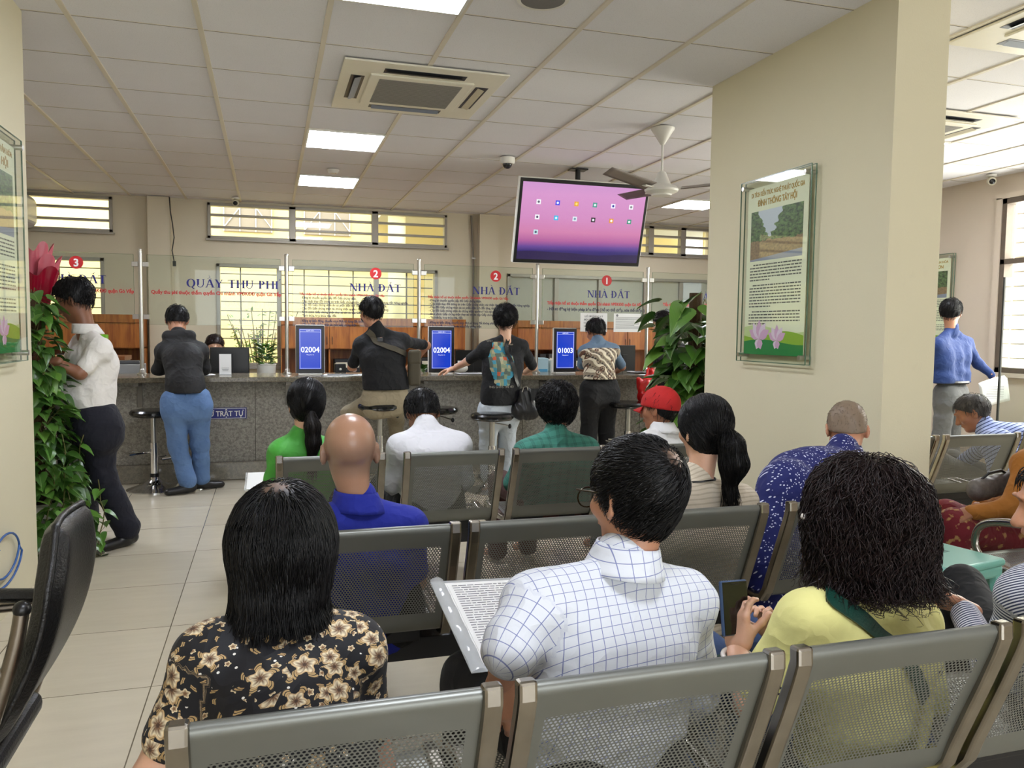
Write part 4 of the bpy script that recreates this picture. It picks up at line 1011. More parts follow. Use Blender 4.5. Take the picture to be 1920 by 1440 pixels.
# ------------------------------------------------------------ office chair at the left edge
e = empty('office_chair', (-.705, 1.85, -.012), 'black leatherette visitor chair with steel tube frame at the left edge', 'chair')
M_leath = mat('black_leatherette', (15, 15, 16), .38, bump=.25, bscale=180)
def backf(u, v):
    # v up, u across (depth direction Y); bent back shell seen edge-on
    z = .455+.44*v; x = .165+.135*v+.045*math.sin(v*3.1)
    w_ = .175*(1-.35*max(0, v-.75)/.25)*(1-.25*max(0, .2-v)/.2)
    y = (u-.5)*2*w_; return (x-.035*(1-(2*u-1)**2)*0, y, z)
mb = MB()
def thick(u, v, s):
    x, y, z = backf(u, v); e_ = max(0, 1-((2*u-1)**8))*max(0, 1-((2*v-1)**10)); return (x+s*.03*(e_**.4)-.012*math.cos((2*u-1)*1.4), y, z)
mb.grid(lambda u, v: thick(u, v, 1), 20, 26); mb.grid(lambda u, v: thick(1-u, v, -1), 20, 26)
mb.build('backrest', M_leath, e, smooth=True)
MB().tube([(.235, y*.205, z_) for y, z_ in []] or [(thick(u, .0, 1)) for u in np.linspace(0, 1, 14)]+[thick(1, v, 0) for v in np.linspace(.05, 1, 16)]+[thick(u, 1, 0) for u in np.linspace(1, 0, 10)]+[thick(0, v, 0) for v in np.linspace(1, .05, 16)], .008, 6, closed=True).build('piping', M_leath, e, smooth=True)
MB().box(-.28, .20, -.18, .18, .40, .455).build('seat', M_leath, e, bevel=.025, seg=4)
for s in (-1, 1):
    fr = MB().tube(spline([(.262, s*.205, .765), (.245, s*.205, .68), (.19, s*.205, .50), (.14, s*.205, .38), (.06, s*.205, .32), (-.2, s*.205, .30), (-.26, s*.205, .2), (-.22, s*.205, .03), (-.1, s*.205, .015), (.3, s*.205, .015)]), .0135, 12).build('side_frame', mat('worn_steel_tube', (140, 132, 122), .3, 1, noise=.4, nscale=30), e, smooth='auto')
    MB().ball((.262, s*.205, .765), .016, 12, 8).build('end_cap', M_black, fr, smooth=True)
    MB().tube([(-.25, s*.175, .65), (-.1, s*.175, .675), (.10, s*.175, .68), (.20, s*.165, .675)], .020, 10, flat=.8).build('armrest', M_leath, e, smooth='auto')
    MB().tube([(.238, s*.205, .645), (.0, s*.20, .64), (-.22, s*.19, .62), (-.26, s*.205, .45), (-.24, s*.205, .30)], .012, 10).build('arm_post', mat('worn_steel_tube', (0, 0, 0)), e, smooth='auto')
MB().tube([(.17, -.205, .47), (.17, .205, .47)], .012, 10).build('cross_tube', mat('worn_steel_tube', (0, 0, 0)), e, smooth='auto')
# glass door panel edge at the right
e = empty('glass_door_panel', (5.35, 4.75, 0), 'frameless glass panel with a dark vertical edge at the far right', 'glass panel')
MB().box(0, .9, -.005, .005, .02, 1.72).build('glass_sheet', M_glass, e); MB().box(-.008, .004, -.007, .007, .02, 1.72).build('edge_strip', mat('dark_edge', (48, 50, 46), .4), e)
MB().box(0, .9, -.02, .02, 0, .02).build('floor_channel', M_steel, e)

# ------------------------------------------------------------ soft body modelling: blended distance fields meshed by surface nets
def V3(p): return np.array(p, np.float32)
def nrm(v): v = V3(v); return v/np.linalg.norm(v)
class Blob:
    def __init__(s, k=.02): s.p = []; s.k = k; s.cuts = []; s.wr = None; s.parts = []
    def cone(s, a, b, ra, rb, k=None, flat=None, ff=1.0, sub=False, tag=None):
        s.p.append(dict(t='c', a=V3(a), b=V3(b), ra=ra, rb=rb, k=s.k if k is None else k, fl=None if flat is None else nrm(flat), ff=ff, sub=sub, tag=tag)); return s
    def chain(s, pts, rs, **kw):
        for i in range(len(pts)-1): s.cone(pts[i], pts[i+1], rs[i], rs[i+1], **kw)
        return s
    def ell(s, c, r, M=None, k=None, sub=False, tag=None):
        s.p.append(dict(t='e', a=V3(c), b=V3(c), r=V3(r), M=None if M is None else np.array(M, np.float32), k=s.k if k is None else k, sub=sub, tag=tag)); return s
    def cut(s, p, n): s.cuts.append((V3(p), nrm(n))); return s   # removes the side the normal points to
    def one(s, q, P):
        if q['t'] == 'c':
            ab = q['b']-q['a']; L = max(float(ab@ab), 1e-9); t = np.clip((P-q['a'])@ab/L, 0, 1)
            D = P-q['a']-t[..., None]*ab
            if q['fl'] is not None: D = D+(D@q['fl'])[..., None]*q['fl']*(q['ff']-1)
            return np.sqrt((D*D).sum(-1))-(q['ra']+(q['rb']-q['ra'])*t)
        D = P-q['a']
        if q['M'] is not None: D = D@q['M'].T
        k0 = np.sqrt(((D/q['r'])**2).sum(-1)); k1 = np.sqrt(((D/(q['r']**2))**2).sum(-1))+1e-6
        return k0*(k0-1)/k1
    def ev(s, P):
        d = None
        for q in s.p:
            if q['sub']: continue
            e = s.one(q, P)
            if d is None: d = e
            elif q['k'] <= 0: d = np.minimum(d, e)
            else:
                h = np.clip(.5+.5*(d-e)/q['k'], 0, 1); d = d+(e-d)*h-q['k']*h*(1-h)
        for q in s.p:
            if q['sub']:
                e = -s.one(q, P); k = max(q['k'], 1e-4); h = np.clip(.5-.5*(d-e)/k, 0, 1); d = d+(e-d)*h+k*h*(1-h)
        if s.wr is not None: d = d+s.wr(P)
        for c, n in s.cuts: d = np.maximum(d, (P-c)@n)
        return d
    def grad(s, P, e=.0015):
        g = np.stack([s.ev(P+np.eye(3, dtype=np.float32)[i]*e)-s.ev(P-np.eye(3, dtype=np.float32)[i]*e) for i in range(3)], -1)
        return g/(np.linalg.norm(g, axis=-1, keepdims=True)+1e-9)
    def bounds(s, m=.02):
        lo, hi = [], []
        for q in s.p:
            if q['sub']: continue
            if q['t'] == 'c': r = max(q['ra'], q['rb'])/min(1, q['ff']); lo += [q['a']-r, q['b']-r]; hi += [q['a']+r, q['b']+r]
            else: r = float(q['r'].max()) if q['M'] is not None else q['r']; lo.append(q['a']-r); hi.append(q['a']+r)
        return np.min(lo, 0)-m, np.max(hi, 0)+m
    def mesh(s, h):
        lo, hi = s.bounds(h*2+.01); n = np.ceil((hi-lo)/h).astype(int)+1
        ax = [lo[i]+h*np.arange(n[i], dtype=np.float32) for i in range(3)]
        F = np.empty(tuple(n), np.float32)
        ch = max(1, int(400000/(n[1]*n[2])))
        for i in range(0, n[0], ch):
            G = np.stack(np.meshgrid(ax[0][i:i+ch], ax[1], ax[2], indexing='ij'), -1).astype(np.float32); F[i:i+ch] = s.ev(G)
        I = F < 0
        c = [I[a:n[0]-1+a, b:n[1]-1+b, d:n[2]-1+d] for a in (0, 1) for b in (0, 1) for d in (0, 1)]
        al = np.logical_and.reduce(c); an = np.logical_or.reduce(c); act = an & ~al
        idx = np.argwhere(act); vid = -np.ones(act.shape, np.int64); vid[act] = np.arange(len(idx))
        S = np.zeros((len(idx), 3), np.float32); C = np.zeros(len(idx), np.float32)
        cor = [(a, b, d) for a in (0, 1) for b in (0, 1) for d in (0, 1)]
        for A in cor:
            for k in range(3):
                if A[k]: continue
                B = list(A); B[k] = 1
                f0 = F[idx[:, 0]+A[0], idx[:, 1]+A[1], idx[:, 2]+A[2]]; f1 = F[idx[:, 0]+B[0], idx[:, 1]+B[1], idx[:, 2]+B[2]]
                m = (f0 < 0) != (f1 < 0); t = np.where(m, f0/np.where(m, f0-f1, 1), 0)
                p = np.array(A, np.float32)[None].repeat(len(idx), 0); p[:, k] += t; S[m] += p[m]; C[m] += 1
        V = (idx+S/C[:, None])*h+lo
        Q = []
        for k in range(3):
            sl0 = [slice(None)]*3; sl1 = [slice(None)]*3; sl0[k] = slice(0, n[k]-1); sl1[k] = slice(1, n[k])
            a, b = I[tuple(sl0)], I[tuple(sl1)]; e = np.argwhere(a != b)
            o1, o2 = [(1, 2), (2, 0), (0, 1)][k]
            e = e[(e[:, o1] > 0) & (e[:, o2] > 0) & (e[:, o1] < n[o1]-1) & (e[:, o2] < n[o2]-1)]
            ins = a[e[:, 0], e[:, 1], e[:, 2]]
            def at(d1, d2):
                q = e.copy(); q[:, o1] -= d1; q[:, o2] -= d2; return vid[q[:, 0], q[:, 1], q[:, 2]]
            f = np.stack([at(1, 1), at(0, 1), at(0, 0), at(1, 0)], -1); f[~ins] = f[~ins][:, ::-1]; Q.append(f)
        Q = np.concatenate(Q); V = V.astype(np.float32)
        d = s.ev(V); V = V-s.grad(V, h*.3)*np.clip(d, -h*.7, h*.7)[:, None]
        return V, Q
    def clothmap(s, V, frame):
        """cloth coordinates: limbs wrap round their axis, the torso uses its own frame (right, forward, origin)"""
        rt, fw, o = frame; best = np.full(len(V), 9., np.float32); out = np.zeros((len(V), 3), np.float32)
        for qi, q in enumerate(s.p):
            if q['sub']: continue
            d = s.one(q, V); m = d < best; best[m] = d[m]
            if q['tag'] and q['t'] == 'c':
                ab = q['b']-q['a']; L = np.linalg.norm(ab); z = ab/L; x = nrm(np.cross(z, fw)); y = np.cross(z, x)
                D = V[m]-q['a']; ang = np.arctan2(D@x, D@y); out[m] = np.stack([ang*.055+q['tag'][0], D@z+q['tag'][1], np.full(m.sum(), 1.)], -1)
            else:
                D = V[m]-V3(o); u = D@V3(rt); f = D@V3(fw); out[m] = np.stack([u, D[:, 2]+.75*f, np.zeros(m.sum())], -1)
        return out
def mesh_obj(name, parts, m, parent, cm=None, smooth=True, origin=None):
    VV = []; QQ = []; b = 0
    for V, Q in parts: VV.append(V); QQ.append(Q+b); b += len(V)
    V = np.concatenate(VV)
    me = bpy.data.meshes.new(name); me.vertices.add(len(V)); 
    off = np.zeros(3, np.float32) if origin is None else V3(origin)
    me.vertices.foreach_set('co', (V-off).astype(np.float32).ravel())
    tot = sum(len(q) for q in QQ); nl = sum(q.size for q in QQ)
    me.loops.add(nl); me.polygons.add(tot); me.loops.foreach_set('vertex_index', np.concatenate([q.ravel() for q in QQ]).astype(np.int32))
    ls = np.concatenate([np.full(len(q), q.shape[1], np.int32) for q in QQ]); me.polygons.foreach_set('loop_start', (np.cumsum(ls)-ls).astype(np.int32))
    me.update(calc_edges=True); me.validate()
    if cm is not None:
        at = me.attributes.new('cloth', 'FLOAT_VECTOR', 'POINT'); at.data.foreach_set('vector', cm.astype(np.float32).ravel())
    me.materials.append(m)
    if smooth: me.polygons.foreach_set('use_smooth', np.ones(len(me.polygons), bool))
    o = bpy.data.objects.new(name, me); COL.objects.link(o)
    if origin is not None: o.location = tuple(float(q) for q in origin)
    if parent is not None:
        o.parent = parent
        if origin is None: o.location = tuple(-q for q in parent.location)
    return o
def wrinkle(amp, fr, seed, dirv=(0, 0, 1), fine=.4):
    r = np.random.RandomState(seed); D = nrm(dirv); A = nrm(r.randn(3)); B = nrm(r.randn(3)); ph = r.rand(6)*6
    def f(P):
        z = P@D; a = P@A; b = P@B
        w = np.sin(fr*z+2.2*np.sin(fr*.35*a+ph[0])+ph[1])*(.5+.5*np.sin(fr*.3*b+ph[2]))
        w2 = np.sin(fr*1.9*b+1.7*np.sin(fr*.6*z+ph[3])+ph[4])*np.sin(fr*.5*a+ph[5])
        return amp*(np.abs(w)**.8*np.sign(w)*.7+w2*fine)
    return f
def hframe(fwd, up=(0, 0, 1)):
    f = nrm(fwd); u = V3(up); r = nrm(np.cross(f, u)); u = nrm(np.cross(r, f)); return r, f, u
def head_prims(B, c, fwd, up=(0, 0, 1), s=1.0, ears=True, k=.014):
    r, f, u = hframe(fwd, up); M = np.stack([r, f, u]); c = V3(c)
    def at(x, y, z): return c+(r*x+f*y+u*z)*s
    B.ell(at(0, -.008, .028), V3((.074, .094, .084))*s, M, k=.02)
    B.ell(at(0, .022, -.035), V3((.058, .064, .072))*s, M, k=.03)
    B.ell(at(0, .062, -.088), V3((.026, .022, .02))*s, M, k=.03)      # chin
    B.cone(at(0, .086, .012), at(0, .106, -.028), .008*s, .013*s, k=.014)  # nose
    for q in (-1, 1):
        B.ell(at(.011*q, .094, -.03), V3((.009, .009, .007))*s, M, k=.008)
        B.ell(at(.042*q, .060, -.02), V3((.022, .02, .018))*s, M, k=.025)   # cheek
        B.ell(at(.03*q, .088, .014), V3((.016, .012, .010))*s, M, k=.012, sub=True)   # eye socket
        B.ell(at(.03*q, .076, .014), V3((.013, .013, .011))*s, M, k=.003)
        if ears:
            E = at(.077*q, -.006, -.008); fr = hframe(f*.9+r*q*-.35, u); ME = np.stack(fr)
            B.ell(E, V3((.008, .021, .034))*s, ME, k=.006); B.ell(E+(f*.004+r*q*.008)*s, V3((.006, .011, .02))*s, ME, k=.006, sub=True)
    B.cone(at(-.02, .086, -.055), at(.02, .086, -.055), .008*s, .008*s, k=.008)
    B.cone(at(-.03, .094, .034), at(.03, .094, .034), .006*s, .006*s, k=.015)    # brow
    return at
def hand_prims(w, d, n, thumb, s=1.0, curl=(.3, .35, .4, .45), spread=.12, tcurl=.3):
    """separate blob for a hand: w wrist, d direction of the fingers, n out of the palm's back, thumb side vector"""
    B = Blob(.006); d = nrm(d); n = nrm(V3(n)-d*float(V3(n)@d)); t = nrm(np.cross(d, n)); 
    if float(t@V3(thumb)) < 0: t = -t
    w = V3(w); P = lambda a, b, c: w+(d*a+t*b+n*c)*s
    B.cone(P(-.03, 0, 0), P(.01, 0, 0), .025*s, .025*s, k=.01, flat=n, ff=1.35)
    B.cone(P(.02, .018, 0), P(.075, .026, 0), .019*s, .014*s, k=.015, flat=n, ff=1.3); B.cone(P(.02, -.012, 0), P(.072, -.024, 0), .019*s, .013*s, k=.015, flat=n, ff=1.3)
    B.cone(P(.03, .003, 0), P(.078, .002, 0), .02*s, .014*s, k=.015, flat=n, ff=1.3)
    B.cone(P(.015, .022, -.005), P(.045, .036, -.012), .016*s, .012*s, k=.012)
    for i, (b, L) in enumerate(((.030, .070), (.010, .078), (-.010, .073), (-.028, .058))):
        p = P(.078 if i < 3 else .070, b*.95, 0); a = 0; ang = (1.5-i)*spread*.5
        for j, (fr, rr) in enumerate(((.45, .0088), (.32, .0078), (.23, .0066))):
            a += curl[i]*(1 if j else .8); dd = d*math.cos(a)*math.cos(ang)-n*math.sin(a)+t*math.sin(ang)*math.cos(a)
            q = p+dd*(L*fr*s); B.cone(p, q, rr*s*1.0, rr*s*.9, k=.004 if j else .007); p = q
    p = P(.04, .036, -.012); a = .75
    for L, rr in ((.036, .0105), (.028, .009)):
        dd = d*math.cos(a)+t*math.sin(a)-n*(.25+tcurl*.6); dd = dd/np.linalg.norm(dd); q = p+dd*L*s; B.cone(p, q, rr*s, rr*s*.88, k=.006); p = q; a -= tcurl
    return B
HAIRM = {}
def hair_mat(col='black', tint=None):
    if col in HAIRM: return HAIRM[col]
    cols = {'black': (8, 7, 8), 'brownblack': (16, 11, 10), 'grey': (58, 55, 53), 'dark': (10, 9, 9), 'curly': (24, 13, 12), 'stubble': (104, 90, 76)}
    m, nt, b = new_mat('hair_'+col); c = srgb(cols[col]); n1 = noise(nt, coord(nt), 60, 3)
    geo = nt.nodes.new('ShaderNodeNewGeometry')
    nt.links.new(mixc(nt, X(nt, geo.outputs['Random Per Island']), c, tuple(min(1, q*1.8+.001) for q in c[:3])+(1,)), b.inputs['Base Color'])
    b.inputs['Roughness'].default_value = .42; b.inputs['Specular IOR Level'].default_value = .28
    HAIRM[col] = m; return m
def strands(B, roots, flow, nseg, step, lift=.002, jit=.25, wave=(0, 0), fall=None, r0=.0013, seed=0, stop=None):
    """grow hair strands over blob B; returns mesh part"""
    rs = np.random.RandomState(seed); n = len(roots); P = roots.astype(np.float32).copy(); J = rs.randn(n, 3).astype(np.float32)*jit
    lf = (lift*(.3+1.4*rs.rand(n))).astype(np.float32); pts = [P.copy()]; ph = rs.rand(n)*6.28; free = np.zeros(n, bool)
    L = (step*(.7+.6*rs.rand(n))).astype(np.float32)
    lim = rs.randn(n)*.5; old = P
    for k in range(nseg):
        old = P.copy(); G = B.grad(P); d = B.ev(P); P = P-G*(d-lf)[:, None]*(~free)[:, None] if k == 0 else P
        F = flow(P, k); F = F+J; F = F/(np.linalg.norm(F, axis=1, keepdims=True)+1e-6)
        T = F-G*(F*G).sum(1, keepdims=True)*(~free)[:, None]; T = T/(np.linalg.norm(T, axis=1, keepdims=True)+1e-6)
        P = P+T*L[:, None]
        if fall is not None: free |= (P@fall[0]) < fall[1]
        d = B.ev(P); G = B.grad(P); P = np.where(free[:, None], P+np.maximum(0, -d)[:, None]*G, P-G*(d-lf)[:, None])
        if stop is not None:
            fz = (old@V3((0, 0, 1))) < stop[0]+stop[1]*lim; P = np.where(fz[:, None], old-np.array((0, 0, .0004), np.float32), P)
        Q = P.copy()
        if wave[0]:
            S = np.cross(T, G); S /= np.linalg.norm(S, axis=1, keepdims=True)+1e-6
            a = wave[0]*min(1, k/4); Q = Q+S*(a*np.sin(wave[1]*k+ph))[:, None]+G*(a*.6*np.cos(wave[1]*k+ph*1.3))[:, None]
        pts.append(Q)
    pts = np.stack(pts, 1); K = nseg+1
    t = np.gradient(pts, axis=1); t /= np.linalg.norm(t, axis=2, keepdims=True)+1e-6
    ref = np.array((.3, .2, .93), np.float32); a = np.cross(t, ref); a /= np.linalg.norm(a, axis=2, keepdims=True)+1e-6; b = np.cross(t, a)
    tap = r0*(1-.75*(np.arange(K)/(K-1))**2); V = []
    for k in range(3):
        an = 2.094*k; V.append(pts+(a*math.cos(an)+b*math.sin(an))*tap[None, :, None])
    V = np.stack(V, 2).reshape(-1, 3)      # strand, seg, 3
    base = np.arange(n)[:, None, None]*K*3+np.arange(K-1)[None, :, None]*3
    q = []
    for k in range(3):
        k2 = (k+1) % 3; q.append(np.stack([base[..., 0]+k, base[..., 0]+k2, base[..., 0]+3+k2, base[..., 0]+3+k], -1))
    return V.astype(np.float32), np.concatenate([x.reshape(-1, 4) for x in q])
def roots_on(B, n, seed, keep=None):
    lo, hi = B.bounds(0); rs = np.random.RandomState(seed); out = np.zeros((0, 3), np.float32)
    for _ in range(40):
        P = (lo+rs.rand(n*3, 3)*(hi-lo)).astype(np.float32)
        d = B.ev(P); P = P[np.abs(d) < .03]
        if len(P) == 0: continue
        for _2 in range(3): P = P-B.grad(P)*B.ev(P)[:, None]
        P = P[np.abs(B.ev(P)) < .003]
        if keep is not None: P = P[keep(P)]
        out = np.concatenate([out, P])
        if len(out) >= n: break
    return out[:n]
def skin_mat(name, col, stub=None, stubc=None, gloss=.42):
    if name in MATS: return MATS[name]
    m, nt, b = new_mat(name); c = coord(nt); base = srgb(col); f = noise(nt, c, 9, 4); f2 = noise(nt, c, 60, 3)
    q = mixc(nt, f, tuple(x*.82 for x in base[:3])+(1,), tuple(min(1, x*1.12) for x in base[:3])+(1,)); q = mixc(nt, f2.step(.6, .8)*.25, q, tuple(x*y for x, y in zip(base[:3], (.8, .6, .55)))+(1,))
    nt.links.new(q, b.inputs['Base Color']); b.inputs['Roughness'].default_value = gloss; b.inputs['Subsurface Weight'].default_value = .12; b.inputs['Subsurface Radius'].default_value = (.01, .004, .002); b.inputs['Subsurface Scale'].default_value = 1
    bumpn(nt, noise(nt, c, 220, 3), b, .15, .002); MATS[name] = m; return m
SK_MID = skin_mat('skin_warm', (196, 142, 112)); SK_LIGHT = skin_mat('skin_fair', (216, 170, 142)); SK_TAN = skin_mat('skin_tan', (160, 108, 80)); SK_DARK = skin_mat('skin_brown', (138, 92, 68))
# ------------------------------------------------------------ a whole figure
def figure(label, J, skin, head, hres=.010, hair=None, shirt=None, trousers=None, shoes=None, group=None, hands=None, female=False, extra=None, bulk=1.0, tk=1.0):
    """J: joints pel, waist, chest, neck, head, shL/elL/wrL, shR/elR/wrR, hpL/knL/anL ...; body is one mesh, clothing are its children"""
    rt = nrm(V3(J['shR'])-V3(J['shL'])); fw = nrm(np.cross((0, 0, 1), rt)); J = {k: V3(v) for k, v in J.items()}
    sw = np.linalg.norm(J['shR']-J['shL'])/2
    hf, hu, hs = head
    B = Blob(.03)
    B.chain([J['pel'], J['waist'], J['chest'], (J['chest']+J['neck'])/2], [.078*bulk, .072*bulk, .078*bulk, .05], flat=fw, ff=1.3)
    B.cone(J['shL']*.9+J['shR']*.1, J['shR']*.9+J['shL']*.1, .034, .034)
    hc = J['head']; r_, f_, u_ = hframe(hf, hu)
    B.chain([J['neck']-V3((0, 0, .03)), hc-u_*.055*hs-f_*.012*hs], [.052*hs, .046*hs], k=.025)
    at = head_prims(B, hc, hf, hu, hs)
    for s in 'LR':
        B.chain([J['sh'+s], J['el'+s], J['wr'+s]], [.038*tk, .034*tk, .022*tk], k=.015)
        if 'kn'+s in J: B.chain([J['hp'+s], J['kn'+s], J['an'+s]+V3((0, 0, .05 if shoes else 0))], [.065, .045, .03], k=.03)
        if 'an'+s in J and not shoes: ft = J.get('to'+s, J['an'+s]+fw*.12-V3((0, 0, .05))); B.cone(J['an'+s], (J['an'+s]+V3(ft))/2 if shoes else ft, .028, .022, k=.01)
    parts = [B.mesh(hres)]
    for hd in (hands or []): parts.append(hd.mesh(.0042))
    o0 = (float(J['pel'][0]), float(J['pel'][1]), 0.0)
    body = mesh_obj('person', parts, skin, None, origin=o0); prop(body, label, 'person', group)
    fr = (rt, fw, (J['chest'][0], J['chest'][1], J['chest'][2]))
    if shirt:
        S = Blob(shirt.get('k', .05)); g = shirt.get('grow', 1.0); cr = .098*bulk*g
        off = max(0.02, sw-cr*.95)
        lo = J['hem'] if 'hem' in J else J['pel']-V3((0, 0, .06))
        wv = J['waist']; hv = shirt.get('hemw', .9)
        for s_, sg in (('L', -1), ('R', 1)):
            S.chain([lo+rt*sg*off*hv, wv+rt*sg*off*shirt.get('waistw', .85), J['chest']+rt*sg*off*.95, J['sh'+s_]-rt*sg*.045-V3((0, 0, .012))], [cr*1.02, cr*.97, cr, .062*g], flat=fw, ff=1.12)
        S.cone(lo, J['chest'], cr*.98, cr, k=.05)
        S.cone(J['shL'], J['shR'], .055*g, .055*g, k=.05)
        for s_, sg in (('L', -1), ('R', 1)):
            S.cone(J['neck']+rt*sg*.035-V3((0, 0, .010)), J['sh'+s_]+V3((0, 0, .006)), .036, .038*g, k=.045)
        if 'hump' in shirt: S.ell(V3(shirt['hump'][0]), shirt['hump'][1], k=.06)
        for s_, sg in (('L', -1), ('R', 1)):
            a, e, w = J['sh'+s_], J['el'+s_], J['wr'+s_]; sl = shirt.get('sleeve', 'short'); r0 = .048*g*tk; r1 = .043*g*tk
            if isinstance(sl, dict): slv = sl[s_]
            else: slv = {'short': .75, 'elbow': 1.0, 'long': 1.9}[sl]
            if slv <= 1: S.cone(a, a+(e-a)*slv, r0, r1*1.06, k=.035, tag=(sg*.5, .3))
            else: S.cone(a, e, r0, r1, k=.035, tag=(sg*.5, .3)); S.cone(e, e+(w-e)*(slv-1), r1, r1*.78, k=.03, tag=(sg*.5, .3+float(np.linalg.norm(e-a))))
        if shirt.get('collar'):
            n = J['neck']; top = n+(hc-n)*.25
            S.cone(n-V3((0, 0, .02)), n+(hc-n)*.15, .064*hs, .057*hs, k=.02)
        if shirt.get('hood'):
            n = J['neck']-fw*.05; S.cone(n-rt*.08, n+rt*.08, .045, .045, k=.03); S.cone(n-rt*.06-V3((0, 0, .06))-fw*.02, n+rt*.06-V3((0, 0, .06))-fw*.02, .04, .04, k=.03)
        S.wr = wrinkle(shirt.get('wr', .004), shirt.get('fr', 38), shirt.get('seed', 1), shirt.get('dir', (.3, 0, 1)))
        if 'cut' in shirt: S.cuts += [(V3(a), nrm(b)) for a, b in shirt['cut']]
        else: S.cut(lo-V3((0, 0, cr*.55)), (0, 0, -1))
        part = S.mesh(shirt.get('res', hres)); cm = S.clothmap(part[0], fr)
        mesh_obj(shirt.get('name', 'shirt'), [part], shirt['mat'], body, cm)
        figure.S = S
        if shirt.get('collar2'):
            n = J['neck']; q = (hc-n)/np.linalg.norm(hc-n); mb = MB(); ctr = n+q*.012-fw*.004
            def cf(u, v):
                a = R(-205+230*u)*-1+0; a = R(115+310*u); rr = .064*hs+(.020*(1-v))+.0*v; p_ = ctr+(rt*math.sin(a)-fw*-1*math.cos(a)*-1)*rr+q*(.058*v-.022)*hs+V3((0, 0, 0)); return tuple(float(t_) for t_ in p_)
            o = mb.grid(cf, 40, 5).build('collar', shirt.get('collarmat', shirt['mat']), body, smooth=True); o.location = tuple(-c_ for c_ in body.location)
            sm = o.modifiers.new('thickness', 'SOLIDIFY'); sm.thickness = .004
            at_ = o.data.attributes.new('cloth', 'FLOAT_VECTOR', 'POINT'); vv = np.zeros(len(o.data.vertices)*3, np.float32); o.data.vertices.foreach_get('co', vv); vv = vv.reshape(-1, 3)-np.array(fr[2], np.float32)
            at_.data.foreach_set('vector', np.stack([vv@rt, vv[:, 2]*1.0, np.zeros(len(vv))], -1).astype(np.float32).ravel())
    if trousers:
        T = Blob(.045); g = trousers.get('grow', 1.0); w = trousers.get('hipw', .085)
        p = J['pel']
        T.cone(p-rt*w+V3((0, 0, .05)), p+rt*w+V3((0, 0, .05)), .088*g*bulk, .088*g*bulk, k=.04); T.cone(p-rt*w-V3((0, 0, .03))-fw*.015, p+rt*w-V3((0, 0, .03))-fw*.015, .092*g*bulk, .092*g*bulk)
        for s in 'LR':
            if 'kn'+s in J:
                kk = trousers.get('k', .03); b = J['an'+s]+V3((0, 0, trousers.get('up', -.015)))
                T.cone(J['hp'+s], J['kn'+s], .086*g, .062*g, k=kk, tag=(1, 0)); T.cone(J['kn'+s], b, .062*g, trousers.get('cuff', .052)*g, k=.03, tag=(1, .4))
        T.wr = wrinkle(trousers.get('wr', .004), 34, trousers.get('seed', 5), (.2, .3, 1))
        if trousers.get('top'): T.cut((0, 0, trousers['top']), (0, 0, 1))
        part = T.mesh(max(hres, .011)); mesh_obj('trousers', [part], trousers['mat'], body, T.clothmap(part[0], fr))
    if shoes:
        for s in 'LR':
            if 'an'+s in J:
                a = J['an'+s]; t = J.get('to'+s, a+fw*.15); d = V3(t)-a; d[2] = 0; d = nrm(d); g0 = V3((a[0], a[1], 0))
                H = Blob(.02); H.cone(g0-d*.03+V3((0, 0, .045)), g0+d*.02+V3((0, 0, .05)), .038, .036); H.cone(g0+d*.02+V3((0, 0, .035)), g0+d*.14+V3((0, 0, .028)), .042, .034, flat=(0, 0, 1), ff=1.3); H.cone(a, g0+V3((0, 0, .05)), .035, .036)
                H.cut((0, 0, .004), (0, 0, -1)); H.cut((0, 0, a[2]+.015), (0, 0, 1)); sh = mesh_obj('shoe', [H.mesh(.007)], shoes, body)
    return body, at, fr

# ------------------------------------------------------------ cloth
def cmat(name, fn, rough=.85, bump=.25, bsc=260, sheen=.03, fold=.45):
    if name in MATS: return MATS[name]
    m, nt, b = new_mat(name); u, v, w_ = sep(nt, cloth(nt)); c = fn(nt, u, v, w_)
    if isinstance(c, tuple): b.inputs['Base Color'].default_value = c
    else: nt.links.new(c, b.inputs['Base Color'])
    b.inputs['Roughness'].default_value = rough; b.inputs['Sheen Weight'].default_value = sheen
    cx, cy, cz = sep(nt, coord(nt)); f1 = noise(nt, comb(nt, cx+cz*.5, cy, cz-cx*.7), 7, 2, .4); f2 = noise(nt, comb(nt, cx-cz*.6, cy+.3, cz+cx*.5), 12, 2, .4)
    h = noise(nt, coord(nt), bsc, 2)*(.02*bump/.25)+(1-((f1-.5).abs()*9).min(1))*.5+(1-((f2-.5).abs()*10).min(1))*.3
    bumpn(nt, h, b, fold, .014); MATS[name] = m; return m
def plain(name, col, n=.06, **k):
    c = srgb(col)
    return cmat(name, lambda nt, u, v, w: mixc(nt, noise(nt, coord(nt), 5, 4), tuple(x*(1-n) for x in c[:3])+(1,), tuple(min(1, x*(1+n)) for x in c[:3])+(1,)), **k)
def check_fn(nt, u, v, w):
    gu = ((u/.0235).frac()-.5).abs().gt(.466); gv = ((v/.0225).frac()-.5).abs().gt(.466)
    return mixc(nt, gu.max(gv)*.8, '#d0d4da', '#4f5c9c')
M_check = cmat('white_blue_check', check_fn, rough=.8)
def plaid_fn(nt, u, v, w):
    a = ((u/.05).frac()-.5).abs(); b2 = ((v/.05).frac()-.5).abs()
    m1 = a.gt(.34)*a.lt(.42)+a.gt(.46); m2 = b2.gt(.34)*b2.lt(.42)+b2.gt(.46)
    return mixc(nt, (m1+m2)*.38, '#3f8273', '#173e38')
M_plaid = cmat('green_plaid', plaid_fn)
def pin_fn(nt, u, v, w): return mixc(nt, ((v/.0075).frac()-.5).abs().gt(.25), '#d5d6dc', '#39405c')
M_pin = cmat('navy_white_fine_stripe', pin_fn)
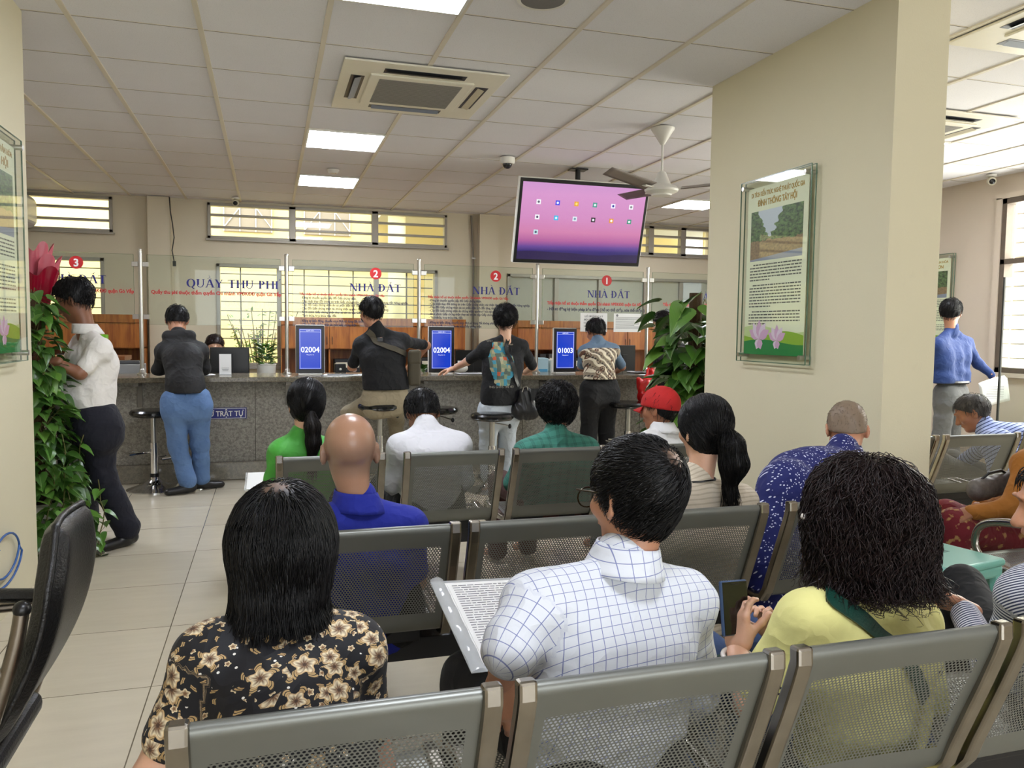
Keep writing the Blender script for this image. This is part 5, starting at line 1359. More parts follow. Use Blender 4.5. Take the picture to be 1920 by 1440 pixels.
def bstripe_fn(nt, u, v, w): return mixc(nt, ((v/.026).frac()-.5).abs().gt(.36), '#a9b8e6', '#27366f')
M_bstripe = cmat('blue_navy_stripe', bstripe_fn)
def knit_fn(nt, u, v, w):
    r = ((v/.018).frac()-.5).abs().gt(.33); return mixc(nt, r*.5, '#d2c7b4', '#a09279')
M_knit = cmat('cream_knit', knit_fn, bump=.5, bsc=420)
def yellow_fn(nt, u, v, w):
    st = ((v-.443).abs().lt(.0025)).max((v-.430).abs().lt(.0025))*w; return mixc(nt, st, '#dcd78c', '#1d1d24')
M_yellow = cmat('lemon_knit', yellow_fn, bump=.35, bsc=300)
def dots_fn(nt, u, v, w):
    t = nt.nodes.new('ShaderNodeTexVoronoi'); t.inputs['Scale'].default_value = 1; t.inputs['Randomness'].default_value = .85
    nt.links.new(comb(nt, u*118, v*84, w), t.inputs['Vector']); d = X(nt, t.outputs['Distance'])
    k = X(nt, nt.nodes.new('ShaderNodeSeparateColor').outputs[0]); sc = k.v.node; nt.links.new(t.outputs['Color'], sc.inputs[0])
    return mixc(nt, d.lt(.29)*k.gt(.04), '#171f62', '#d6daf0')
M_dots = cmat('navy_white_fleck', dots_fn)
def flower_layer(nt, u, v, w, sc, R0, seed, pet, rnd=.75):
    t = nt.nodes.new('ShaderNodeTexVoronoi'); t.inputs['Scale'].default_value = 1; t.inputs['Randomness'].default_value = rnd
    P = comb(nt, u*sc+seed, v*sc+seed*.7, w*7); nt.links.new(P, t.inputs['Vector'])
    px, py, pz = sep(nt, t.outputs['Position']); dx = (u*sc+seed)-px; dy = (v*sc+seed*.7)-py
    cs = nt.nodes.new('ShaderNodeSeparateColor'); nt.links.new(t.outputs['Color'], cs.inputs[0]); r1 = X(nt, cs.outputs[0]); r2 = X(nt, cs.outputs[1])
    r = (dx*dx+dy*dy).sqrt(); a = dy.atan2(dx)+r1*6.28; lob = (a*pet).cos()*.16+.84; lob2 = (a*(pet*2+1)+r*14).cos()*.12
    rad = lob*R0*(r1*.45+.6); inner = r/rad
    return inner, a, r, r2, rad, lob2
def floral_fn(nt, u, v, w):
    base = '#0f1018'
    q1, a, r, r2, rad, l2 = flower_layer(nt, u, v, w, 15.5, .40, 3.1, 5)
    pet = mixc(nt, (q1+l2).step(.15, .95), '#6b4a34', '#f1e4c2'); pet = mixc(nt, q1.step(.72, .98), pet, '#c9a878'); pet = mixc(nt, q1.lt(.18), pet, '#3c281f')
    pet = mixc(nt, (((a*5+q1*9).sin()).gt(.86))*.6, pet, '#8c6a48')
    leaf = ((a*2.5+r2*3).sin().abs().gt(.80))*(q1.gt(1.02))*(q1.lt(1.55))*(((q1*24).sin()).gt(-.55))
    c = mixc(nt, leaf, base, '#bfa06e'); c = mixc(nt, q1.lt(1.0)*r2.gt(.30), c, pet)
    q2, a2, rr, r22, rad2, l22 = flower_layer(nt, u, v, w, 34, .30, 9.4, 5)
    sm = mixc(nt, q2.step(.2, 1), '#7d5a3c', '#e8d6b0'); far = q1.gt(1.6)
    c = mixc(nt, q2.lt(1.0)*r22.gt(.45)*far, c, sm)
    q3, a3, r3_, r23, rad3, l3 = flower_layer(nt, u, v, w, 30, .09, 21.7, 1)
    return mixc(nt, r3_.lt(.075)*r23.gt(.35)*far*(q2.gt(1.1)), c, '#f2f0ea')
M_floral = cmat('black_floral_print', floral_fn, rough=.7, bump=.2)
def batik_fn(nt, u, v, w):
    n1 = noise(nt, comb(nt, u*1, v*1, 0), 9, 1); band = ((u+v*.9+n1*.14)/.085).frac()
    wn = (u*160).sin()*((v*160).sin()); cells = wn.gt(.1)
    a = mixc(nt, cells, '#8d7f6c', '#2e2623'); b2 = mixc(nt, ((u-v)/.012).frac().gt(.5), '#3b302a', '#b9a88c')
    c = mixc(nt, band.gt(.36), a, b2); c = mixc(nt, band.gt(.66), c, '#d9cfb8')
    t = nt.nodes.new('ShaderNodeTexVoronoi'); t.inputs['Scale'].default_value = 13; nt.links.new(comb(nt, u, v, w), t.inputs['Vector']); d = X(nt, t.outputs['Distance'])
    c = mixc(nt, (d-.28).abs().lt(.05), c, '#5d3a28'); c = mixc(nt, d.lt(.12), c, '#4a3a30')
    return mixc(nt, v.gt(.075), c, '#5a7188')
M_batik = cmat('brown_cream_batik', batik_fn, rough=.7)
def denim(name, a, b2): return cmat(name, lambda nt, u, v, w: mixc(nt, noise(nt, coord(nt), 7, 5), a, b2), rough=.9, bump=.3, bsc=500)
M_denim = denim('blue_denim', '#3f5d8c', '#6e8db8'); M_ldenim = denim('pale_grey_denim', '#a9b3bd', '#c5ccd2'); M_ddenim = denim('dark_denim', '#27395c', '#3c5480')
M_whiteshirt = plain('white_shirt', (208, 208, 212), .02); M_linen = plain('white_linen_shirt', (226, 222, 216), .02); M_whiteB = plain('bright_white_shirt', (232, 232, 232), .02)
M_navyt = plain('navy_trouser', (10, 12, 28)); M_blacktr = plain('black_trouser', (9, 9, 12)); M_khaki = plain('khaki_trouser', (148, 136, 112)); M_greytr = plain('grey_trouser', (98, 98, 98))
M_jacket = plain('black_jacket', (15, 15, 18), rough=.7); M_polo = plain('dark_navy_polo', (10, 11, 16)); M_tee = plain('black_tee', (9, 10, 14)); M_royal = plain('royal_blue_polo', (26, 40, 150), bump=.4)
M_jersey = plain('green_jersey', (74, 168, 62), rough=.6); M_blueshirt = plain('blue_dress_shirt', (30, 54, 108)); M_mustard = plain('mustard_knit', (156, 98, 30)); M_darktop = plain('black_top', (20, 20, 24))
def redp_fn(nt, u, v, w):
    n = noise(nt, coord(nt), 26, 3); return mixc(nt, n.step(.58, .66), '#6e1420', '#a8804e')
M_redp = cmat('red_patterned_cloth', redp_fn)
M_shoe = mat('black_leather_shoe', (20, 19, 19), .4, noise=.1)
def fill(J, pose='sit', yaw=None, legs=True, kz=.45, thigh=.40, spread=.10):
    J = {k: V3(v) for k, v in J.items()}
    rt = nrm(J['shR']-J['shL']); rt[2] = 0; rt = nrm(rt); fw = nrm(np.cross((0, 0, 1), rt))
    for s, g in (('L', -1), ('R', 1)):
        J.setdefault('hp'+s, J['pel']+rt*g*.085)
        if pose == 'sit':
            if 'kn'+s not in J: k = J['pel']+rt*g*spread+fw*thigh; k[2] = kz; J['kn'+s] = k
            if 'an'+s not in J: a = J['kn'+s]+fw*.02; a[2] = .08; J['an'+s] = a
        else:
            if 'kn'+s not in J: k = J['pel']+rt*g*.09+fw*.02; k[2] = J['pel'][2]*.53; J['kn'+s] = k
            if 'an'+s not in J: a = J['kn'+s]-fw*.03; a[2] = .08; J['an'+s] = a
    return J
def frame_of(J):
    rt = nrm(V3(J['shR'])-V3(J['shL'])); rt[2] = 0; rt = nrm(rt); return rt, nrm(np.cross((0, 0, 1), rt))
def hair_cap(c, fwd, up, s=1.0, grow=1.10, slope=.55, t=-.01, bulge=0, top=0):
    """short hair volume over the skull, open at the face"""
    r, f, u = hframe(fwd, up); M = np.stack([r, f, u]); c = V3(c); H = Blob(.02)
    H.ell(c+(u*.03-f*.012)*s, V3((.077*grow, .097*grow, .087*grow+top))*s, M)
    H.ell(c+(u*-.030-f*.024)*s, V3((.064, .045, .060))*s*(1+(grow-1)*.4), M, k=.03)
    n = f*slope-u; H.cut(c+u*(t-.008)*s, n)
    return H, (r, f, u)
def hair_short(body, c, fwd, up, s=1.0, col='black', n=900, nseg=5, step=.008, r0=.0014, whorl=None, seed=1, res=.008, grow=1.08, slope=.9, t=.004, jit=.35, lift=.006, top=0, wave=(0, 0), base=None, name='hair'):
    H, (r, f, u) = hair_cap(c, fwd, up, s, grow, slope, t, top=top); c = V3(c)
    H.wr = wrinkle(.0016*s, 160, seed, tuple(f))
    W_ = c+(u*.10-f*.06)*s if whorl is None else V3(whorl)
    parts = [H.mesh(res)]
    if n:
        cc = H.cuts; rr = roots_on(H, n, seed, lambda P: ((P-cc[0][0])@cc[0][1]) < -.003)
        def flow(P, k):
            d = P-W_; sw_ = np.cross(d, u)*.35; return d/(np.linalg.norm(d, axis=1, keepdims=True)+1e-5)*.9-u*.5+sw_/(np.linalg.norm(sw_, axis=1, keepdims=True)+1e-5)*.3
        H.cuts = []; parts.append(strands(H, rr, flow, nseg, step*s, lift=lift, jit=jit, r0=r0, seed=seed, wave=wave)); H.cuts = cc
    return mesh_obj(name, parts, base or hair_mat(col), body)
def strap(name, S, pts, w, m, parent, n=40, off=.003, th=.003, ww=None):
    """a band lying on the surface of blob S through the given points"""
    pts = [V3(p) for p in pts]; P = []
    for i in range(n+1):
        t = i/n*(len(pts)-1); k = min(int(t), len(pts)-2); P.append(pts[k]+(pts[k+1]-pts[k])*(t-k))
    P = np.array(P, np.float32)
    wr, S.wr = S.wr, None
    cu_, S.cuts = S.cuts, []
    for _ in range(8):
        d = S.ev(P); g = S.grad(P, .004); P = P-g*np.clip(d-off-.002, -.03, .03)[:, None]
    G = S.grad(P, .004)
    for _ in range(3): P[1:-1] = (P[:-2]+P[1:-1]*2+P[2:])/4
    S.wr = wr; S.cuts = cu_
    T = np.gradient(P, axis=0); T /= np.linalg.norm(T, axis=1, keepdims=True)+1e-9; N = np.cross(T, G); N /= np.linalg.norm(N, axis=1, keepdims=True)+1e-9
    mb = MB(); vs = []
    for i in range(n+1):
        for a, b in ((-w/2, 0), (w/2, 0), (w/2, th), (-w/2, th)): vs.append(tuple(float(q) for q in P[i]+N[i]*a+G[i]*b))
    fs = [(i*4+k, i*4+(k+1) % 4, (i+1)*4+(k+1) % 4, (i+1)*4+k) for i in range(n) for k in range(4)]+[(0, 1, 2, 3)[::-1], tuple(n*4+k for k in range(4))]
    o = mb.add(vs, fs).build(name, m, parent)
    if parent is not None: o.location = tuple(-q for q in parent.location)
    return o

# ------------------------------------------------------------ the people
_sh = figure
def blob_shirt(): return _last[0]
# 1 floral woman, nearest left
J = fill(dict(pel=(0.011, 1.470, 0.439), waist=(0.012, 1.460, 0.525), chest=(0.012, 1.460, 0.619), neck=(0.021, 1.500, 0.730), head=(0.019, 1.520, 0.871), shL=(-0.107, 1.480, 0.689), elL=(-0.203, 1.450, 0.489), wrL=(-0.220, 1.680, 0.261), shR=(0.145, 1.500, 0.670), elR=(0.200, 1.580, 0.385), wrR=(0.125, 1.800, 0.225)), kz=.42)
body, at, fr = figure('woman in a black shirt printed with cream flowers, seated on the nearest bench', J, SK_LIGHT, ((.02, 1, -.12), (0, .12, 1), .93), .009,
    shirt=dict(mat=M_floral, sleeve=dict(L=.62, R=.6), grow=1.0, res=.007, wr=.0035, fr=30, seed=3, name='blouse', waistw=.95), trousers=dict(mat=M_blacktr), tk=1.12)
c = V3(J['head']); H = Blob(.03); s = .93
H.ell(c+V3((0, -.012, .030)), (.089, .106, .094)); H.cone(c+V3((0, -.02, -.01)), c+V3((-.004, -.028, -.075)), .090, .082, k=.03); H.cone(c+V3((0, -.04, -.09)), c+V3((.004, -.040, -.108)), .060, .034, k=.03)
H.cut(c+V3((0, .055, -.02)), (0, 1, -.55)); H.cut(c+V3((0, 0, -.135)), (0, 0, -1)); H.wr = wrinkle(.0015, 90, 4, (1, 0, 0))
def scalp_hair(name, W_, rad, colh, skin):
    m, nt, b = new_mat(name); x, y, z = sep(nt, coord(nt)); d = ((x-float(W_[0]))*(x-float(W_[0]))+(y-float(W_[1]))*(y-float(W_[1]))+(z-float(W_[2]))*(z-float(W_[2]))).sqrt()
    k = 1-(d+noise(nt, coord(nt), 90, 3)*rad*.9-rad*.45).step(rad*.4, rad*1.2)
    nt.links.new(mixc(nt, k*.75, colh, skin), b.inputs['Base Color']); b.inputs['Roughness'].default_value = .45; return m
W_ = c+V3((-.012, -.03, .124)); o0 = V3(body.location)
parts = [H.mesh(.007)]
mesh_obj('hair_base', parts, scalp_hair('thinning_crown', W_, .030, (.004, .003, .004, 1), (.20, .12, .08, 1)), body)
cu = H.cuts; rr = roots_on(H, 4200, 5, lambda P: (((P-cu[0][0])@cu[0][1]) < -.002) & (P[:, 2] > c[2]-.06) & (np.linalg.norm(P-W_, axis=1) > .035*np.random.RandomState(1).rand(len(P))))
H.cuts = []
fl_ = lambda P, k: np.array((0, 0, -1), np.float32)*.8+(P-W_)/(np.linalg.norm(P-W_, axis=1, keepdims=True))*.45
mesh_obj('hair', [strands(H, rr, fl_, 12, .0118, lift=.005, jit=.16, r0=.0010, seed=2, fall=((0, 0, 1), float(c[2])-.088), stop=(float(c[2])-.118, .016))], hair_mat('black'), body)
# loose hair at the nape
# 2 checked shirt man
J = fill(dict(pel=(0.630, 1.420, 0.450), waist=(0.634, 1.420, 0.549), chest=(0.638, 1.400, 0.660), neck=(0.666, 1.420, 0.814), head=(0.700, 1.440, 0.948), shL=(0.475, 1.380, 0.767), elL=(0.399, 1.320, 0.710), wrL=(0.400, 1.360, 0.641), shR=(0.833, 1.460, 0.712), elR=(0.897, 1.520, 0.494), wrR=(0.967, 1.750, 0.258)), kz=.45)
hd = hand_prims((0.400, 1.360, 0.648), (.05, .1, -1), (-.3, -.9, 0), (1, 0, 0), .95, curl=(.25, .3, .35, .4))
body, at, fr = figure('man with glasses in a white shirt with blue checks, turning his head left', J, SK_MID, ((-.33, .94, -.12), (.02, .10, 1), .98), .0085,
    shirt=dict(mat=M_check, sleeve=dict(L=.95, R=1.6), res=.0075, wr=.006, fr=42, seed=9, collar=1, collar2=True, grow=1.03, hemw=.95, waistw=.95), trousers=dict(mat=M_blacktr), hands=[hd], tk=1.1)
CHECK_BODY = body
c = V3(J['head']); r_, f_, u_ = hframe((-.33, .94, -.12), (.02, .10, 1))
W_ = c+u_*.075-f_*.085+r_*.02
hb = scalp_hair('greying_crown', W_, .032, (.005, .004, .005, 1), (.24, .14, .09, 1))
H, _ = hair_cap(c, f_, u_, .98, 1.09, .8, -.006); H.wr = wrinkle(.0015, 140, 3, tuple(f_))
mesh_obj('hair_base', [H.mesh(.007)], hb, body); cu = H.cuts
rr = roots_on(H, 3600, 7, lambda P: (((P-cu[0][0])@cu[0][1]) < -.002) & (np.linalg.norm(P-W_, axis=1) > .045*np.random.RandomState(3).rand(len(P)))); H.cuts = []
def fl_(P, k):
    d = P-W_; n_ = np.linalg.norm(d, axis=1, keepdims=True)+1e-5; sw_ = np.cross(d, u_-f_*.6); return d/n_+sw_/(np.linalg.norm(sw_, axis=1, keepdims=True)+1e-5)*.5-u_*.25
mesh_obj('hair', [strands(H, rr, fl_, 7, .0068, lift=.004, jit=.22, r0=.0010, seed=6)], hair_mat('dark'), body)
g = MB()
def gp(x, y, z): return tuple(float(q) for q in c+(r_*x+f_*y+u_*z)*.98)
for q in (-1, 1):
    g.tube([gp(.078*q, -.01, .0), gp(.082*q, .02, .012), gp(.076*q, .085, .014), gp(.068*q, .105, .014)], .0022, 8)
    g.tube([gp((.036+.03*math.cos(t))*q, .108-.004*abs(math.cos(t)), -.004+.021*math.sin(t)) for t in np.linspace(0, 6.1, 20)], .0018, 6, closed=True)
g.tube([gp(-.008, .11, .0), gp(.008, .11, .0)], .0018, 6)
o = g.build('glasses', mat('dark_metal_frame', (60, 52, 36), .3, 1), body, smooth='auto'); o.location = tuple(-q for q in body.location)
# 3 yellow cardigan woman
J = fill(dict(pel=(1.258, 1.420, 0.359), waist=(1.238, 1.400, 0.481), chest=(1.202, 1.360, 0.603), neck=(1.185, 1.340, 0.735), head=(1.202, 1.380, 0.893), shL=(1.039, 1.340, 0.692), elL=(0.947, 1.380, 0.518), wrL=(1.023, 1.560, 0.546), shR=(1.399, 1.440, 0.621), elR=(1.541, 1.520, 0.360), wrR=(1.239, 1.680, 0.457)), kz=.45)
hd = hand_prims((1.023, 1.560, 0.554), (.1, .28, .95), (-.9, -.4, .1), (.35, -.9, .2), .92, curl=(.55, .6, .65, .7), tcurl=.1)
hd2 = hand_prims((1.221, 1.680, 0.507), (-.35, 0, .9), (.8, .5, 0), (-.5, .8, 0), .92, curl=(.6, .65, .7, .7), tcurl=.3)
body, at, fr = figure('woman with curly dark hair in a lemon yellow knit top, holding a phone', J, SK_LIGHT, ((.10, .97, -.22), (0, .2, 1), .94), .0085,
    shirt=dict(mat=M_yellow, sleeve=dict(L=.82, R=.9), res=.0075, wr=.003, fr=26, seed=12, name='knit_top', collar=1, grow=1.02), trousers=dict(mat=M_ddenim), hands=[hd, hd2], tk=1.1)
YB = body; YS = figure.S
c = V3(J['head']); H = Blob(.04)
H.ell(c+V3((0, -.01, .026)), (.108, .113, .103)); H.cone(c+V3((-.03, -.02, -.03)), c+V3((-.045, -.02, -.085)), .090, .075); H.cone(c+V3((.03, -.02, -.03)), c+V3((.055, -.02, -.095)), .092, .078); H.cone(c+V3((0, -.04, -.04)), c+V3((0.005, -.05, -.11)), .08, .075)
H.cut(c+V3((0, .06, -.02)), (-.25, 1, -.5)); H.cut(c+V3((0, 0, -.155)), (0, 0, -1)); H.wr = wrinkle(.006, 60, 8, (1, .2, .1), .8)
mesh_obj('hair_base', [H.mesh(.008)], hair_mat('curly'), body); cu = H.cuts
rr = roots_on(H, 3600, 15, lambda P: (((P-cu[0][0])@cu[0][1]) < -.002) & (P[:, 2] > c[2]-.09)); H.cuts = []; W_ = c+V3((.01, -.01, .13))
fl_ = lambda P, k: np.array((0, 0, -1), np.float32)*.9+(P-W_)/(np.linalg.norm(P-W_, axis=1, keepdims=True))*.5
mesh_obj('hair', [strands(H, rr, fl_, 12, .0125, lift=.010, jit=.30, r0=.0011, seed=3, wave=(.009, .95), fall=((0, 0, 1), float(c[2])-.10), stop=(float(c[2])-.138, .02))], hair_mat('curly'), body)
o = MB().ball((1.069, 1.400, 0.896), .007, 12, 8).build('earring', mat('pearl', (230, 225, 215), .2), body, smooth=True); o.location = tuple(-q for q in body.location)
ctr = V3((1.014, 1.540, 0.543)); b_ = MB(); b_.tube([tuple(float(q) for q in ctr+V3((.034*math.cos(t), .034*math.sin(t), .006*math.sin(t)))) for t in np.linspace(0, 6.28, 28)[:-1]], .006, 10, closed=True)
o = b_.build('jade_bangle', mat('milky_jade', (206, 200, 192), .2, coat=.5), body, smooth=True); o.location = tuple(-q for q in body.location)
# 4 fine striped shirt man, right edge
J = fill(dict(pel=(1.913, 1.440, 0.308), waist=(1.879, 1.420, 0.417), chest=(1.731, 1.320, 0.573), neck=(1.737, 1.360, 0.727), head=(1.772, 1.380, 0.883), shL=(1.644, 1.360, 0.691), elL=(1.636, 1.420, 0.486), wrL=(1.731, 1.620, 0.570), shR=(1.816, 1.300, 0.702), elR=(2.048, 1.400, 0.419), wrR=(2.236, 1.700, 0.152), knL=(2.123, 1.980, 0.477), knR=(2.442, 1.950, 0.366)), kz=.45)
hd = hand_prims((1.736, 1.620, 0.570), (-.75, .25, .35), (.3, .3, .9), (.3, .9, -.1), 1.0, curl=(.35, .45, .5, .55), spread=.2)
figure('man in a fine navy and white striped shirt, cut by the right edge', J, SK_MID, ((-.85, .5, -.15), (0, 0, 1), 1.0), .0085,
    shirt=dict(mat=M_pin, sleeve=dict(L=1.85, R=1.8), res=.0075, wr=.005, fr=34, seed=21, collar=1, grow=1.02), trousers=dict(mat=M_blacktr), hands=[hd])
hair_short(bpy.data.objects[[o.name for o in bpy.data.objects if o.name.startswith('person')][-1]], (1.772, 1.380, 0.883), (-.85, .5, -.15), (0, 0, 1), 1, n=500)
def last(): return figure_last[0]
# 5 bald man in royal blue
def person(label, J, skin, head, res, hair=None, **k):
    b, at, fr = figure(label, J, skin, head, res, **k)
    if hair: hair_short(b, J['head'], head[0], head[1], head[2], **hair)
    return b
m, nt, b_ = new_mat('shaved_scalp_skin'); x, y, z = sep(nt, coord(nt)); hz = float(V3((0.223, 2.360, 0.919))[2])
mask = (1-(z+noise(nt, coord(nt), 14, 3)*.03).step(hz+.01, hz+.085))*((z).step(hz-.085, hz-.05))*((1-(y).step(.03, .08)))
nt.links.new(mixc(nt, mask*.42, (.43, .235, .15, 1), (.13, .105, .09, 1)), b_.inputs['Base Color']); b_.inputs['Roughness'].default_value = .3; bumpn(nt, noise(nt, coord(nt), 160, 3), b_, .15, .002)
J = fill(dict(pel=(0.287, 2.460, 0.399), waist=(0.282, 2.450, 0.488), chest=(0.274, 2.400, 0.595), neck=(0.249, 2.380, 0.751), head=(0.225, 2.380, 0.916), shL=(0.127, 2.350, 0.695), elL=(0.109, 2.450, 0.510), wrL=(0.155, 2.700, 0.374), shR=(0.398, 2.380, 0.674), elR=(0.438, 2.480, 0.474), wrR=(0.414, 2.750, 0.335)))
BALD = figure('bald man in a royal blue polo shirt on the middle bench', J, m, ((.05, 1, -.08), (0, .05, 1), 1.0), .009, shirt=dict(mat=M_royal, sleeve='short', res=.009, collar=1, collar2=True, seed=31, wr=.003), trousers=dict(mat=M_blacktr), tk=1.05)[0]
# 6 cream knit woman with ponytail
def ponytail(body, knot, pts, rs, n, col, seed, tie=M_black):
    T = Blob(.02); P = [V3(knot)]+[V3(p) for p in pts]; T.chain(P, rs); T.wr = wrinkle(.002, 120, seed, (1, .3, 0))
    parts = [T.mesh(.006)]; T.wr = None; rr = roots_on(T, n, seed); ax = nrm(P[-1]-P[0])
    parts.append(strands(T, rr, lambda Q, k: np.array(ax)[None]*1.0+0*Q, 10, .010, lift=.004, jit=.10, r0=.001, seed=seed, fall=((0, 0, 1), float(P[-1][2])-.0)))
    mesh_obj('ponytail', parts, hair_mat(col), body)
    mb = MB(); k0 = P[0]; o = mb.ball(tuple(float(q) for q in k0), (.014, .016, .016), 12, 8).build('hair_tie', tie, body, smooth=True); o.location = tuple(-q for q in body.location)
hd_ = ((-.10, .98, -.10), (0, .1, 1), .95)
J = fill(dict(pel=(1.467, 2.480, 0.331), waist=(1.457, 2.470, 0.442), chest=(1.424, 2.420, 0.581), neck=(1.400, 2.410, 0.762), head=(1.436, 2.430, 0.942), shL=(1.242, 2.360, 0.713), elL=(1.263, 2.450, 0.509), wrL=(1.451, 2.700, 0.343), shR=(1.608, 2.460, 0.676), elR=(1.681, 2.520, 0.460), wrR=(1.771, 2.800, 0.287)))
b_ = figure('woman with a black ponytail in a ribbed cream knit top', J, SK_LIGHT, hd_, .009, shirt=dict(mat=M_knit, sleeve='short', res=.009, collar=1, seed=32, wr=.003, name='knit_top'), trousers=dict(mat=M_blacktr))[0]
c = V3(J['head']); hair_short(b_, c, hd_[0], hd_[1], .97, n=1800, nseg=9, step=.009, grow=1.13, slope=.75, t=-.03, jit=.05, lift=.002, whorl=c+V3((-.02, .12, .06)), seed=9, r0=.0011)
strap('neck_trim', b_ and (lambda T: T)(Blob(.01).cone((1.400, 2.410, 0.762), (1.408, 2.410, 0.797), .060, .054)), [(1.326, 2.440, 0.782), (1.318, 2.340, 0.788), (1.378, 2.330, 0.782), (1.498, 2.420, 0.775)], .006, M_black, b_)
ponytail(b_, (1.459, 2.340, 0.949), [(1.474, 2.315, 0.903), (1.484, 2.315, 0.840), (1.480, 2.330, 0.768)], [.02, .036, .042, .02], 900, 'black', 4)
# 7 dotted shirt man leaning forward
hd_ = ((.42, .62, -.62), (.35, .55, .75), 1.0)
J = fill(dict(pel=(1.859, 2.470, 0.299), waist=(1.871, 2.480, 0.457), chest=(2.026, 2.580, 0.681), neck=(2.237, 2.700, 0.800), head=(2.337, 2.800, 0.873), shL=(1.866, 2.580, 0.709), elL=(1.891, 2.720, 0.454), wrL=(2.159, 2.950, 0.258), shR=(2.426, 2.740, 0.688), elR=(2.623, 2.900, 0.360), wrR=(2.570, 3.000, 0.212)))
b_ = person('man with cropped hair in a navy shirt with white flecks, bent forward', J, SK_MID, hd_, .009, dict(col='stubble', n=500, nseg=2, step=.003, grow=1.025, slope=.9, t=.00418, lift=.001, r0=.0008, res=.007), shirt=dict(mat=M_dots, sleeve='elbow', res=.009, collar=1, collar2=True, seed=33, wr=.005, hump=((2.024, 2.620, 0.747), (.17, .12, .085))), trousers=dict(mat=M_blacktr), bulk=1.12)
# 8 green jersey
hd_ = ((-.15, .98, -.12), (0, .1, 1), .92)
J = fill(dict(pel=(0.141, 3.760, 0.428), waist=(0.141, 3.740, 0.519), chest=(0.140, 3.700, 0.625), neck=(0.134, 3.660, 0.784), head=(0.155, 3.680, 0.935), shL=(0.046, 3.620, 0.726), elL=(0.012, 3.640, 0.594), wrL=(0.053, 3.850, 0.489), shR=(0.232, 3.660, 0.723), elR=(0.258, 3.700, 0.584), wrR=(0.226, 3.900, 0.470)))
b_ = figure('woman with a long ponytail in a bright green jersey', J, SK_LIGHT, hd_, .010, shirt=dict(mat=M_jersey, sleeve='elbow', res=.010, collar=1, seed=41, name='jersey'), trousers=dict(mat=M_blacktr))[0]
c = V3(J['head']); hair_short(b_, c, hd_[0], hd_[1], .94, n=900, nseg=7, step=.009, grow=1.13, slope=.75, t=-.03, jit=.05, lift=.002, whorl=c+V3((0, .12, .08)), seed=19)
ponytail(b_, (0.171, 3.580, 0.902), [(0.176, 3.560, 0.848), (0.180, 3.555, 0.778), (0.173, 3.560, 0.712)], [.016, .028, .026, .014], 500, 'brownblack', 5)
# 9 white shirt row three
hd_ = ((0, .62, -.78), (0, .8, .6), .98)
J = fill(dict(pel=(0.743, 3.800, 0.425), waist=(0.739, 3.780, 0.508), chest=(0.736, 3.780, 0.639), neck=(0.737, 3.860, 0.798), head=(0.734, 3.960, 0.854), shL=(0.587, 3.740, 0.720), elL=(0.558, 3.800, 0.539), wrL=(0.628, 4.000, 0.429), shR=(0.891, 3.800, 0.712), elR=(0.931, 3.850, 0.526), wrR=(0.906, 4.000, 0.415)))
person('man in a plain white shirt with his head bowed low, seated beside the green plaid', J, SK_TAN, hd_, .010, dict(n=700, seed=6, grow=1.1, slope=.9, t=.004, jit=.3), shirt=dict(mat=M_whiteshirt, sleeve='long', res=.010, collar=1, seed=42, wr=.003, hump=((0.727, 3.720, 0.687), (.17, .10, .07))), trousers=dict(mat=M_blacktr))
# 10 green plaid
hd_ = ((-.12, .98, -.12), (0, .1, 1), .95)
J = fill(dict(pel=(1.400, 3.780, 0.380), waist=(1.391, 3.760, 0.467), chest=(1.381, 3.740, 0.608), neck=(1.363, 3.720, 0.768), head=(1.375, 3.750, 0.893), shL=(1.188, 3.660, 0.686), elL=(1.137, 3.700, 0.531), wrL=(1.282, 3.950, 0.392), shR=(1.553, 3.760, 0.675), elR=(1.603, 3.800, 0.491), wrR=(1.619, 4.000, 0.379)))
person('person with short puffy black hair in a green plaid shirt', J, SK_MID, hd_, .010, dict(n=1500, nseg=6, step=.009, grow=1.22, slope=.7, t=-.035, jit=.4, lift=.010, seed=8, wave=(.003, 1.2)), shirt=dict(mat=M_plaid, sleeve='long', res=.010, collar=1, seed=43), trousers=dict(mat=plain('maroon_cloth', (74, 44, 40))))
# 11 red cap
hd_ = ((-.62, .77, -.12), (0, .1, 1), .98)
J = fill(dict(pel=(2.041, 3.820, 0.395), waist=(2.028, 3.800, 0.486), chest=(2.029, 3.820, 0.613), neck=(2.033, 3.860, 0.749), head=(2.015, 3.880, 0.857), shL=(1.876, 3.800, 0.678), elL=(1.863, 3.850, 0.513), wrL=(2.003, 4.000, 0.390), shR=(2.251, 3.920, 0.658), elR=(2.272, 3.900, 0.487), wrR=(2.328, 4.100, 0.355)))
b_ = person('man in a red baseball cap and white collared shirt', J, SK_TAN, hd_, .010, dict(n=300, grow=1.05, slope=.9, t=.004, seed=3), shirt=dict(mat=M_whiteB, sleeve='elbow', res=.010, collar=1, collar2=True, seed=44), trousers=dict(mat=M_navyt))
H, (r_, f_, u_) = hair_cap(J['head'], hd_[0], hd_[1], .98, 1.17, .22, .018); mesh_obj('baseball_cap', [H.mesh(.008)], mat('red_cotton', (188, 30, 30), .8, bump=.2, bscale=300), b_)
c = V3(J['head']); mb = MB()
mb.grid(lambda u, v: tuple(float(q) for q in c+r_*((u-.5)*.15*(1-.35*v*v))+f_*(.078+.075*v*(1-.9*(2*u-1)**2)+.0)+u_*(.028-.02*v-.025*(2*u-1)**2)), 14, 6)
o = mb.build('cap_peak', mat('red_cotton', (0, 0, 0)), b_, smooth=True); o.location = tuple(-q for q in b_.location); sm = o.modifiers.new('thickness', 'SOLIDIFY'); sm.thickness = .004
